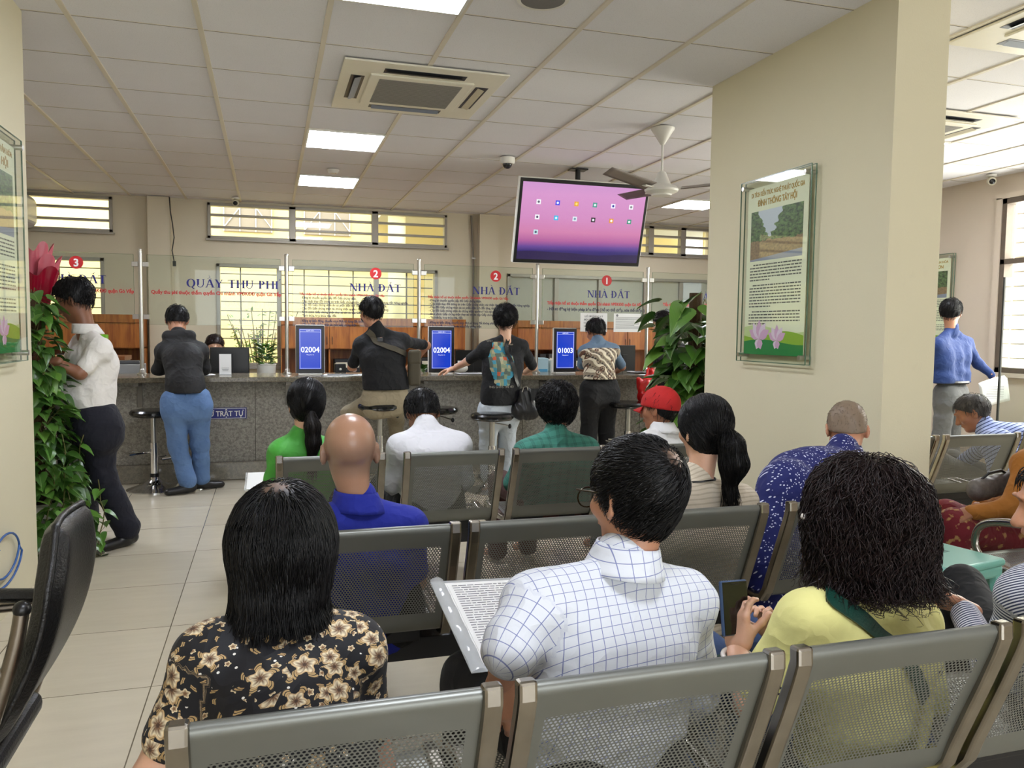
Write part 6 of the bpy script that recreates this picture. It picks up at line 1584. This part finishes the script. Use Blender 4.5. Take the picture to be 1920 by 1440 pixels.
# 12 blue white striped man, right
hd_ = ((-.65, .55, -.45), (-.2, .3, .9), 1.0)
J = fill(dict(pel=(4.439, 3.800, 0.278), waist=(4.450, 3.800, 0.429), chest=(4.510, 3.900, 0.598), neck=(4.409, 4.000, 0.701), head=(4.359, 4.060, 0.772), shL=(4.324, 3.900, 0.597), elL=(4.332, 4.150, 0.391), wrL=(4.403, 4.300, 0.270), shR=(4.889, 4.150, 0.606), elR=(5.005, 4.300, 0.414), wrR=(4.983, 4.400, 0.244)))
person('man bent forward in a blue and navy striped shirt on the bench beyond the pier', J, SK_TAN, hd_, .011, dict(col='grey', n=500, seed=5, grow=1.07), shirt=dict(mat=M_bstripe, sleeve='elbow', res=.011, collar=1, seed=45, hump=((4.541, 3.950, 0.652), (.16, .14, .07))), trousers=dict(mat=M_greytr))
# 13 mustard cardigan woman
J = fill(dict(pel=(3.496, 2.850, 0.263), waist=(3.487, 2.850, 0.380), chest=(3.503, 2.860, 0.557), neck=(3.549, 2.860, 0.742), head=(3.652, 2.860, 0.936), shL=(3.174, 2.660, 0.713), elL=(3.026, 2.600, 0.549), wrL=(2.869, 2.660, 0.517), shR=(3.708, 3.050, 0.638), elR=(3.580, 3.050, 0.475), wrR=(3.219, 2.950, 0.462), knL=(2.834, 2.700, 0.456), knR=(3.014, 2.920, 0.442), hpL=(3.361, 2.780, 0.291), hpR=(3.564, 2.950, 0.271)))
hd = hand_prims((2.875, 2.660, 0.521), (-.9, .1, -.3), (0, -.3, .95), (0, 1, 0), .95, curl=(.4, .5, .5, .6))
b_ = person('woman in a mustard knit top and red patterned trousers, at the right edge', J, SK_TAN, ((-.9, -.1, -.3), (0, 0, 1), .95), .010, dict(n=300), shirt=dict(mat=M_mustard, sleeve='long', res=.010, collar=1, seed=46, name='knit_top', wr=.006), trousers=dict(mat=M_redp, cuff=.07, grow=1.1), hands=[hd])
# 14 white linen man at left
hd_ = ((-.88, .18, -.42), (-.3, 0, .95), 1.0)
J = fill(dict(pel=(-0.980, 5.020, 0.701), waist=(-0.990, 5.020, 0.869), chest=(-0.968, 5.030, 1.066), neck=(-0.989, 5.030, 1.241), head=(-1.047, 5.030, 1.420), shL=(-0.895, 4.880, 1.146), elL=(-0.982, 4.800, 1.018), wrL=(-1.110, 4.780, 1.088), shR=(-1.061, 5.200, 1.146), elR=(-1.176, 5.300, 0.991), wrR=(-1.215, 5.200, 1.071), hem=(-0.985, 5.020, 0.701),
    knL=(-0.918, 4.980, 0.414), anL=(-0.803, 5.020, 0.120), toL=(-0.907, 4.920, 0.074), knR=(-1.050, 5.200, 0.380), anR=(-1.075, 5.300, 0.151), toR=(-1.180, 5.250, 0.120), hpL=(-0.940, 4.950, 0.679), hpR=(-1.010, 5.100, 0.661)), 'stand')
b_ = person('stout man in a white linen shirt and navy trousers reading beside the left plant', J, SK_DARK, hd_, .011, dict(n=900, seed=2, grow=1.1, slope=.9, t=.004), shirt=dict(mat=M_linen, sleeve='short', res=.010, collar=0, collar2=True, seed=51, wr=.006, hump=((-1.026, 5.000, 0.902), (.15, .12, .15)), hemw=1.0, cut=[((0, 0, .725), (0, 0, -1))]), trousers=dict(mat=M_navyt, grow=1.18, cuff=.062), shoes=M_shoe, bulk=1.25, hands=[hand_prims((-1.110, 4.780, 1.088), (-.9, .2, .1), (0, -.6, .6), (0, .5, .8), 1)])
g = MB(); c = V3(J['head']); r_, f_, u_ = hframe(*hd_[:2])
for q in (-1, 1): g.tube([tuple(float(t) for t in c+r_*.08*q+u_*.01), tuple(float(t) for t in c+r_*.078*q+f_*.10+u_*.01)], .002, 6)
o = g.build('glasses', mat('dark_metal_frame', (0, 0, 0)), b_); o.location = tuple(-q for q in b_.location)
# 15 black jacket man leaning on the counter
hd_ = ((-.05, .72, -.68), (0, .68, .72), 1.0)
J = fill(dict(pel=(-0.608, 6.500, 0.670), waist=(-0.618, 6.520, 0.831), chest=(-0.638, 6.600, 1.031), neck=(-0.680, 6.740, 1.201), head=(-0.700, 6.840, 1.318), shL=(-0.784, 6.660, 1.078), elL=(-0.833, 6.760, 0.942), wrL=(-0.722, 6.920, 0.929), shR=(-0.519, 6.700, 1.086), elR=(-0.494, 6.760, 0.940), wrR=(-0.644, 6.940, 0.928), knL=(-0.679, 6.520, 0.370), knR=(-0.523, 6.580, 0.370), anL=(-0.609, 6.500, 0.112), toL=(-0.707, 6.460, 0.095), anR=(-0.520, 6.640, 0.108), toR=(-0.443, 6.660, 0.088), hem=(-0.607, 6.500, 0.739)), 'stand')
person('man in a black hooded jacket and blue jeans leaning on the counter', J, SK_MID, hd_, .011, dict(n=500, seed=12, grow=1.08, slope=.9, t=.004), shirt=dict(mat=M_jacket, sleeve='long', res=.011, hood=1, collar=1, seed=52, name='jacket', wr=.005, grow=1.06, cut=[((0, 0, .775), (0, 0, -1))]), trousers=dict(mat=M_denim, grow=1.08, cuff=.06), shoes=M_shoe)
# 16 black polo man on the stool
hd_ = ((-.35, .93, -.2), (0, .15, 1), 1.0)
J = fill(dict(pel=(0.870, 6.300, 0.706), waist=(0.867, 6.280, 0.876), chest=(0.849, 6.300, 1.060), neck=(0.808, 6.340, 1.269), head=(0.771, 6.380, 1.403), shL=(0.681, 6.320, 1.142), elL=(0.634, 6.520, 0.966), wrL=(0.679, 6.800, 0.930), shR=(1.030, 6.380, 1.177), elR=(1.262, 6.620, 1.139), wrR=(1.145, 6.860, 0.939), knL=(0.622, 6.620, 0.580), anL=(0.670, 6.550, 0.280), knR=(1.009, 6.660, 0.500), anR=(1.014, 6.600, 0.193), hem=(0.880, 6.280, 0.779)), 'stand')
b_, at, fr = figure('man in a black polo shirt and khaki trousers sitting on a bar stool', J, SK_MID, hd_, .011, shirt=dict(mat=M_polo, sleeve=dict(L=.8, R=.8), res=.011, collar=1, seed=53, cut=[((0, 0, .80), (0, 0, -1))], hemw=1.0), trousers=dict(mat=M_khaki, grow=1.05), shoes=M_shoe, bulk=1.08)
hair_short(b_, J['head'], hd_[0], hd_[1], 1.0, n=500, grow=1.12, slope=.9, t=.004, seed=7)
o = MB().ball(tuple(float(q) for q in V3(J['head'])+V3((-.03, .075, -.045))), (.045, .03, .038), 14, 8).build('face_mask', M_black, b_, smooth=True); o.location = tuple(-q for q in b_.location)
def torso_blob(J, g=1.0):
    S = Blob(.05); rt, fw = frame_of(J); n = lambda k: V3(J[k]); sw = np.linalg.norm(n('shR')-n('shL'))/2; cr = .102*g; off = max(.02, sw-cr*.95)
    for sg in (-1, 1): S.chain([n('pel')+rt*sg*off*.9, n('waist')+rt*sg*off*.88, n('chest')+rt*sg*off*.95, (n('shR') if sg > 0 else n('shL'))-rt*sg*.045-V3((0, 0, .012))], [cr*1.02, cr, cr, .064*g], flat=fw, ff=1.12)
    S.cone(n('shL'), n('shR'), .057*g, .057*g); 
    for s_, sg in (('L', -1), ('R', 1)): S.cone(n('neck')+rt*sg*.03, n('sh'+s_)+V3((0, 0, .012)), .043, .043)
    return S
M_olive = mat('olive_canvas', (72, 66, 52), .8, bump=.2, bscale=300)
TB = figure.S
e = empty('crossbody_bag', (float(J['shR'][0])+.06, float(J['chest'][1])-.05, 0.95), 'olive canvas crossbody bag slung behind the man on the bar stool', 'bag')
bc = V3((1.091, 6.260, 0.969)); e.location = tuple(float(q) for q in bc-V3((0, 0, .14)))
MB().box(-.045, .05, -.05, .05, 0, .28).build('bag_body', M_olive, e, bevel=.025, seg=4); MB().box(-.048, .053, -.056, .0, .17, .285).build('flap', M_olive, e, bevel=.02)
strap('strap', TB, [(0.737, 6.300, 1.251), (0.786, 6.200, 1.211), (0.886, 6.180, 1.146), (1.005, 6.200, 1.105), (1.096, 6.240, 1.079)], .045, M_olive, e, off=.008)
MB().box(-.02, .02, -.012, .0, 0, .03).build('buckle', M_black, e).location = tuple(float(q) for q in V3((0.815, 6.200, 1.179))-V3(e.location)+V3((0, -.02, 0)))
# 17 youth in a printed black tee
hd_ = ((.30, .93, -.18), (0, .12, 1), .97)
J = fill(dict(pel=(1.833, 6.400, 0.579), waist=(1.840, 6.380, 0.760), chest=(1.866, 6.400, 0.968), neck=(1.893, 6.420, 1.218), head=(1.897, 6.440, 1.360), shL=(1.704, 6.400, 1.115), elL=(1.603, 6.580, 1.006), wrL=(1.542, 6.820, 0.935), shR=(2.047, 6.460, 1.137), elR=(2.194, 6.580, 0.959), wrR=(2.206, 6.840, 0.903), hem=(1.840, 6.380, 0.693)), 'stand')
hd = hand_prims((1.542, 6.820, 0.940), (-.75, .35, -.25), (.1, 0, 1), (0, -1, 0), 1.0, curl=(.25, .28, .3, .35), spread=.3)
b_, at, fr = figure('youth with tousled hair in a black tee with a mosaic print on its back', J, SK_LIGHT, hd_, .011, shirt=dict(mat=M_tee, sleeve=dict(L=.8, R=.9), res=.010, seed=54, name='tee_shirt', cut=[((0, 0, .655), (0, 0, -1))]), trousers=dict(mat=M_ldenim, grow=1.1, cuff=.065), shoes=M_shoe, hands=[hd])
hair_short(b_, J['head'], hd_[0], hd_[1], .97, n=1100, nseg=5, step=.011, grow=1.2, slope=.85, t=-.005, seed=17, jit=.7, lift=.012, wave=(.004, 1.3))
o = MB().ball(tuple(float(q) for q in V3(J['head'])+V3((.028, .07, -.045))), (.045, .03, .038), 14, 8).build('face_mask', mat('pale_mask', (190, 196, 200), .8), b_, smooth=True); o.location = tuple(-q for q in b_.location)
TB = figure.S; SC_ = TB.cuts; TB.cuts = []
def back_patch(name, S, c, w, h, m, parent, n=14, off=.004, mask=None):
    c = V3(c); rt, fw = frame_of(J); U, Vv = np.meshgrid(np.linspace(-.5, .5, n+1), np.linspace(-.5, .5, n+1)); P = c+U.ravel()[:, None]*w*rt+Vv.ravel()[:, None]*h*V3((0, 0, 1))-fw*.35; P = P.astype(np.float32)
    for _ in range(30): P = P+fw*np.maximum(S.ev(P)-off, -.01)[:, None]
    mb = MB(); mb.grid(lambda u, v: tuple(float(q) for q in P[int(round(v*n))*(n+1)+int(round(u*n))]), n, n)
    o = mb.build(name, m, parent, smooth=True); o.location = tuple(-q for q in parent.location); return o
def mosaic():
    m, nt, b = new_mat('mosaic_print'); u, v, w_ = sep(nt, coord(nt, 'UV'))
    t = nt.nodes.new('ShaderNodeTexVoronoi'); t.distance = 'CHEBYCHEV'; t.inputs['Scale'].default_value = 7; t.inputs['Randomness'].default_value = .55; nt.links.new(comb(nt, u, v*1.7, 0), t.inputs['Vector'])
    cs = nt.nodes.new('ShaderNodeSeparateColor'); nt.links.new(t.outputs['Color'], cs.inputs[0]); k = X(nt, cs.outputs[0])
    c = mixc(nt, k.gt(.3), '#3f93ad', '#8a9a7c'); c = mixc(nt, k.gt(.55), c, '#57665c'); c = mixc(nt, k.gt(.78), c, '#b5aa86'); c = mixc(nt, k.gt(.96), c, '#c05a34')
    g = (((u*22).frac()-.5).abs().gt(.42)).max(((v*34).frac()-.5).abs().gt(.42)); c = mixc(nt, g*.5, c, '#22313a')
    r = ((u-.5).abs()*1.35+noise(nt, comb(nt, u, v, 0), 5, 2)*.5+(v-.5).abs()*.9); nt.links.new(c, b.inputs['Base Color']); nt.links.new((r.lt(1.05)).v, b.inputs['Alpha']); b.inputs['Roughness'].default_value = .8; return m
back_patch('back_print', TB, (1.832, 6.300, 0.999), .21, .36, mosaic(), b_)
def tiny_letters(S, c, w, h, parent, word):
    rt, fw = frame_of(J); mb = MB(); me = text_mesh('printed_words', word, h, mat('cream_print', (200, 195, 180), .8), parent, None, width=w)
    n = len(me.data.vertices); co = np.zeros(n*3, np.float32); me.data.vertices.foreach_get('co', co); co = co.reshape(-1, 3)
    P = (V3(c)+(co[:, :1]-w/2)*rt+co[:, 1:2]*V3((0, 0, 1))-fw*.35).astype(np.float32)
    for _ in range(30): P = P+fw*np.maximum(S.ev(P)-.004, -.01)[:, None]
    me.data.vertices.foreach_set('co', P.ravel()); me.location = tuple(-q for q in parent.location)
tiny_letters(TB, (1.825, 6.300, 0.801), .21, .026, b_, 'ING GHINS THE VEY')
tiny_letters(TB, (1.753, 6.300, 1.179), .045, .018, b_, 'LUCKY'); tiny_letters(TB, (1.941, 6.300, 1.149), .04, .018, b_, '1989')
M_bagblk = mat('black_glossy_leather', (18, 18, 22), .32, bump=.2, bscale=60)
TB.cuts = SC_
e = empty('handbag', tuple(float(q) for q in V3((2.037, 6.300, 0.536))), 'black leather handbag hanging at the hip of the youth in the printed tee', 'handbag')
Bg = Blob(.03); Bg.cone((-.07, 0, .07), (.07, 0, .06), .06, .055, flat=(0, 1, 0), ff=1.2); Bg.cone((-.03, 0, .07), (-.02, 0, .22), .075, .045, flat=(0, 1, 0), ff=1.4); Bg.cone((.04, 0, .07), (.02, 0, .22), .075, .04, flat=(0, 1, 0), ff=1.4); Bg.wr = wrinkle(.006, 60, 3, (1, 0, .5))
mesh_obj('bag_body', [Bg.mesh(.008)], M_bagblk, None).parent = e
MB().grid(lambda u, v: (.03+.07*u, -.045-.01*v, .26-.10*v), 4, 4).build('flap', M_bagblk, e, smooth=True)
MB().tube([(-.04, -.03, .23), (-.03, -.035, .27), (0, -.035, .275), (.01, -.03, .24)], .004, 8).build('metal_ring', M_steel, e)
strap('shoulder_strap', TB, [(1.902, 6.420, 1.218), (1.890, 6.300, 1.140), (1.918, 6.280, 1.009), (1.966, 6.280, 0.877), (1.991, 6.300, 0.813)], .035, M_bagblk, e, off=.008)
# 18 batik shirt
hd_ = ((-.12, .82, -.52), (0, .5, .85), .95)
J = fill(dict(pel=(2.796, 6.520, 0.723), waist=(2.793, 6.520, 0.865), chest=(2.793, 6.540, 1.020), neck=(2.805, 6.600, 1.185), head=(2.808, 6.660, 1.270), shL=(2.659, 6.540, 1.091), elL=(2.675, 6.660, 0.953), wrL=(2.820, 6.860, 0.899), shR=(2.948, 6.580, 1.100), elR=(3.081, 6.680, 0.951), wrR=(3.128, 6.900, 0.895), hem=(2.785, 6.500, 0.834)), 'stand')
person('person in a brown and cream batik shirt and black trousers at the number 1 window', J, SK_TAN, hd_, .011, dict(n=500, seed=22, grow=1.12, slope=.9, t=.004), shirt=dict(mat=M_batik, sleeve=dict(L=.85, R=.85), res=.011, collar=1, seed=55, cut=[((0, 0, .855), (0, 0, -1))]), trousers=dict(mat=M_blacktr, grow=1.15, cuff=.07), shoes=M_shoe, bulk=.98)
# 19 woman in black with a red carrier bag
hd_ = ((-.75, .6, -.2), (0, .1, 1), .93)
J = fill(dict(pel=(3.648, 6.750, 0.659), waist=(3.632, 6.750, 0.826), chest=(3.604, 6.750, 1.012), neck=(3.565, 6.750, 1.217), head=(3.534, 6.750, 1.356), shL=(3.449, 6.660, 1.114), elL=(3.453, 6.700, 0.939), wrL=(3.354, 6.580, 0.912), shR=(3.763, 6.850, 1.110), elR=(3.797, 6.800, 0.933), wrR=(3.660, 6.700, 0.839)), 'stand')
b_ = person('woman in black holding a red carrier bag, half hidden by the right plant', J, SK_LIGHT, hd_, .011, dict(n=500, seed=23, grow=1.15, slope=.7, t=-.02), shirt=dict(mat=M_darktop, sleeve='long', res=.011, seed=56, collar=1), trousers=dict(mat=M_blacktr), shoes=M_shoe, hands=[hand_prims((3.354, 6.580, 0.912), (-.3, -.2, -.9), (-.6, -.6, 0), (0, -.5, 0), .95, curl=(.9, .9, 1, 1))])
o = MB().ball((3.555, 6.680, 1.435), (.02, .012, .015), 10, 6).build('hair_clip', mat('pink_clip', (200, 120, 120), .3), b_, smooth=True); o.location = tuple(-q for q in b_.location)
# 20 clerk behind the counter
hd_ = ((.1, -.95, -.35), (0, -.2, 1), .95)
J = fill(dict(pel=(-.50, 8.62, .5), waist=(-.50, 8.60, .62), chest=(-.50, 8.58, .76), neck=(-.50, 8.55, .93), head=(-0.523, 8.500, 1.077), shL=(-.34, 8.57, .88), elL=(-.28, 8.5, .68), wrL=(-.35, 8.38, .78), shR=(-.66, 8.57, .88), elR=(-.72, 8.5, .68), wrR=(-.62, 8.38, .78), knL=(-.4, 8.4, .48), knR=(-.6, 8.4, .48)))
person('clerk with dark reddish hair seated behind the black monitor', J, SK_LIGHT, hd_, .012, dict(col='curly', n=300, grow=1.16, slope=.9, t=.004, seed=3), shirt=dict(mat=M_darktop, sleeve='long', res=.012, collar=1), trousers=dict(mat=M_blacktr))
e = empty('desk_chair', (-.5, 8.66, 0), 'dark desk chair of the clerk behind the counter', 'chair')
MB().box(-.22, .22, -.2, .2, .36, .41).build('seat', M_black, e, bevel=.02); MB().tube([(0, 0, .06), (0, 0, .36)], .025, 10).build('column', M_steel, e)
for k in range(5): MB().tube([(0, 0, .08), (.26*math.cos(k*1.257), .26*math.sin(k*1.257), .03)], .018, 8).build('foot_spoke', M_black, e)
# 21 blue shirt man
hd_ = ((.80, .58, -.2), (0, 0, 1), 1.0)
J = fill(dict(pel=(5.800, 5.640, 0.723), waist=(5.789, 5.640, 0.899), chest=(5.777, 5.640, 1.089), neck=(5.775, 5.640, 1.324), head=(5.760, 5.640, 1.475), shL=(5.545, 5.560, 1.184), elL=(5.583, 5.640, 0.985), wrL=(5.811, 5.790, 0.856), shR=(6.034, 5.720, 1.202), elR=(6.191, 5.730, 1.018), wrR=(6.296, 5.660, 0.904), hem=(5.793, 5.640, 0.832)), 'stand')
b_, at, fr = figure('man standing in a blue dress shirt and grey trousers with papers in his right hand', J, SK_MID, hd_, .011, shirt=dict(mat=M_blueshirt, sleeve='long', res=.011, collar=1, seed=57, wr=.005, cut=[((0, 0, .855), (0, 0, -1))]), trousers=dict(mat=M_greytr, grow=1.1, cuff=.06), shoes=M_shoe, hands=[hand_prims((6.296, 5.660, 0.904), (.55, -.1, -.75), (.3, -.6, .4), (0, -.9, 0), 1, curl=(.5, .55, .6, .6))], bulk=1.05)
hair_short(b_, J['head'], hd_[0], hd_[1], 1.0, n=600, grow=1.1, slope=.9, t=.004, seed=27)
p_ = V3(J['pel']); mb = MB(); rt_, fw_ = frame_of(J)
mb.tube([tuple(float(q) for q in (p_[0], p_[1], .86)+V3(rt_*.175*math.cos(t)+fw_*.118*math.sin(t))) for t in np.linspace(0, 6.28, 30)[:-1]], .016, 6, closed=True, flat=1.0)
o = mb.build('belt', M_black, b_); o.location = tuple(-q for q in b_.location)

# ------------------------------------------------------------ things people hold, things left on seats
def quad_thing(name, A, B, C, lab, cat, m, th=.004, parts=None):
    """flat slab with corner A, edges A->B (width) and A->C (height)"""
    A, B, C = V3(A), V3(B), V3(C); x = B-A; y = C-A; w = np.linalg.norm(x); x = x/w; y = y-x*float(y@x); h = np.linalg.norm(y); y = y/h; n = np.cross(x, y)
    if n[2] < 0: pass
    e = empty(name, tuple(float(q) for q in A), lab, cat)
    e.matrix_world = Matrix([[x[0], y[0], n[0], A[0]], [x[1], y[1], n[1], A[1]], [x[2], y[2], n[2], A[2]], [0, 0, 0, 1]])
    MB().box(0, w, 0, h, 0, th).build('body', m, e, bevel=min(.004, th*.4)); return e, w, h
# phone in the yellow woman's hands
e, w_, h_ = quad_thing('phone', (0.985, 1.575, 0.710), (1.070, 1.600, 0.700), (1.012, 1.555, 0.587), 'large dark smartphone with a blue case held upright by the woman in yellow', 'phone', mat('blue_phone_case', (62, 84, 120), .4), .009)
MB().box(.003, w_-.003, .003, h_-.003, -.0015, 0).build('screen', mat('phone_screen_black', (10, 11, 13), .08), e, bevel=.004)
for f_ in ((.008, .03),): MB().box(w_*.35, w_*.65, .006, .010, -.002, -.0014).build('front_camera', M_black, e)
# clear plastic folder with forms, on the checked man's lap
MF = mat('clear_plastic_folder', (225, 228, 230), .08, alpha=.38, bump=.5, bscale=14, spec=.8)
e, w_, h_ = quad_thing('document_folder', (0.376, 1.920, 0.653), (0.661, 1.960, 0.631), (0.407, 1.620, 0.543), 'clear plastic folder of printed forms on the lap of the checked-shirt man', 'folder', MF, .003)
pp = MB()
for k in range(2): pp.box(.035+.004*k, w_-.012, .012+.005*k, h_-.02, -.0012-.001*k, -.0004-.001*k)
s_ = pp.build('form_sheets', M_paper, e)
mb = MB(); rnd = random.Random(3)
for k in range(30):
    y = .025+k*(h_-.06)/30
    x = .05
    while x < w_-.03: q = rnd.uniform(.008, .03); mb.box(x, min(x+q, w_-.025), y, y+.0016, -.0034, -.0026); x += q+.004
mb.build('printed_lines', mat('pale_print', (150, 150, 156), .8), s_)
MB().grid(lambda u, v: (.0+.034*u, h_*v, -.004-.006*math.sin(math.pi*u)-.002*math.sin(v*30+u*3)), 5, 30).build('crumpled_edge', MF, e, smooth=True)
# paper in the blue shirted man's hand
e = empty('held_papers', (6.255, 5.620, 0.849), 'white sheets dangling from the hand of the man in the blue shirt', 'papers')
for k in range(3):
    o = MB().grid(lambda u, v: (-.19+.30*u+.006*k+.05*v, -.02-.008*k+.02*math.sin(u*3), .07*u-.20*v-.01*k+.012*math.sin(v*4)), 8, 8).build('sheet', M_paper, e, smooth=True)
    so = o.modifiers.new('thickness', 'SOLIDIFY'); so.thickness = .0006
mb = MB(); [mb.box(-.12, .08, -.045, -.0445, -.03-.015*k, -.027-.015*k) for k in range(8)]; mb.build('print', M_grey, e)
# red carrier bag
e = empty('carrier_bag', tuple(float(q) for q in V3((3.236, 6.450, 0.675))), 'crumpled red plastic carrier bag held by the woman in black', 'carrier bag')
Bg = Blob(.03); Bg.cone((0, 0, .03), (0, 0, .12), .085, .075, flat=(0, 1, 0), ff=1.3); Bg.cone((0, 0, .12), (.035, .04, .235), .07, .022); Bg.cone((-.05, 0, .12), (-.08, 0, .18), .04, .02); Bg.wr = wrinkle(.014, 60, 13, (1, 0, .3), .9)
mesh_obj('bag_body', [Bg.mesh(.009)], mat('red_plastic_film', (196, 24, 26), .25, coat=.3), None).parent = e
for a in (-.02, .05): MB().tube([(a, .0, .19), (a*.8+.02, .03, .26), (.05, .06, .29)], .010, 8, flat=.4).build('handle', mat('red_plastic_film', (0, 0, 0)), e, smooth=True)
# papers on the green jersey woman's lap
e, w_, h_ = quad_thing('document_folder', (-0.119, 4.150, 0.555), (0.032, 4.150, 0.554), (-0.052, 3.850, 0.524), 'white papers in a clear sleeve beside the green jersey', 'folder', MF, .003)
MB().box(.01, w_-.01, .01, h_-.01, -.0015, -.0004).build('form_sheets', M_paper, e)
e, w_, h_ = quad_thing('document_folder', (0.555, 4.020, 0.443), (0.686, 4.020, 0.436), (0.539, 3.900, 0.414), 'pink folder on the lap of the man with his head bowed', 'folder', mat('pink_card', (196, 128, 138), .6), .006)
MB().box(.01, w_-.01, .01, h_-.01, .006, .007).build('form_sheets', M_paper, e)
# teal plastic stool by the right bench
e = empty('plastic_stool', (2.40, 2.36, 0), 'teal plastic stool standing between the pier and the curved chrome armrest', 'stool', None, R(12)); M_teal = mat('teal_plastic', (112, 172, 156), .3, noise=.06)
MB().box(-.165, .165, -.165, .165, .43, .46).build('seat', M_teal, e, bevel=.014, seg=4); MB().box(-.158, .158, -.158, .158, .39, .432).build('apron', M_teal, e, bevel=.01)
MB().box(-.06, .06, -.012, .012, .4602, .4606).build('grip_slot', mat('teal_shadow', (60, 110, 98), .5), e)
for a in (-1, 1):
    for b_ in (-1, 1): MB().tube([(a*.135, b_*.135, .40), (a*.165, b_*.165, 0)], [.028, .02], 8).build('leg', M_teal, e, smooth='auto')
# dark bag in the mustard woman's lap
e = empty('handbag', tuple(float(q) for q in V3((3.125, 2.780, 0.614))-V3((0, 0, .06))), 'patterned grey handbag in the lap of the woman in mustard', 'handbag')
Bg = Blob(.02); Bg.cone((-.09, 0, .03), (.09, 0, .06), .05, .05, flat=(0, 1, 0), ff=1.2); Bg.wr = wrinkle(.004, 60, 3, (1, 1, 0))
mesh_obj('bag_body', [Bg.mesh(.008)], mat('grey_patterned_leather', (98, 92, 88), .5, noise=.6, nscale=60), None).parent = e
MB().tube([(-.08, 0, .07), (-.05, -.02, .11), (.02, -.02, .12), (.07, 0, .10)], .006, 8).build('handle', M_black, e, smooth='auto')
# green shoulder strap and bag of the woman in yellow
M_dkgreen = mat('dark_green_leather', (14, 56, 46), .35, bump=.1, bscale=200)
e = empty('shoulder_bag', tuple(float(q) for q in V3((1.017, 1.620, 0.519))-V3((.02, 0, .06))), 'dark green shoulder bag with a broad strap across the yellow top', 'bag')
Bg = Blob(.02); Bg.cone((-.05, 0, .0), (.09, .03, .0), .05, .05, flat=(0, 0, 1), ff=1.2); Bg.wr = wrinkle(.002, 40, 3, (1, 1, 0))
mesh_obj('bag_body', [Bg.mesh(.008)], M_dkgreen, None).parent = e
strap('strap', YS, [(1.097, 1.340, 0.776), (1.065, 1.270, 0.782), (1.097, 1.240, 0.758), (1.150, 1.240, 0.699), (1.211, 1.260, 0.626), (1.281, 1.300, 0.533)], .034, M_dkgreen, e, off=.003, n=50)
# thin black handbag clasp removed: pier base boards
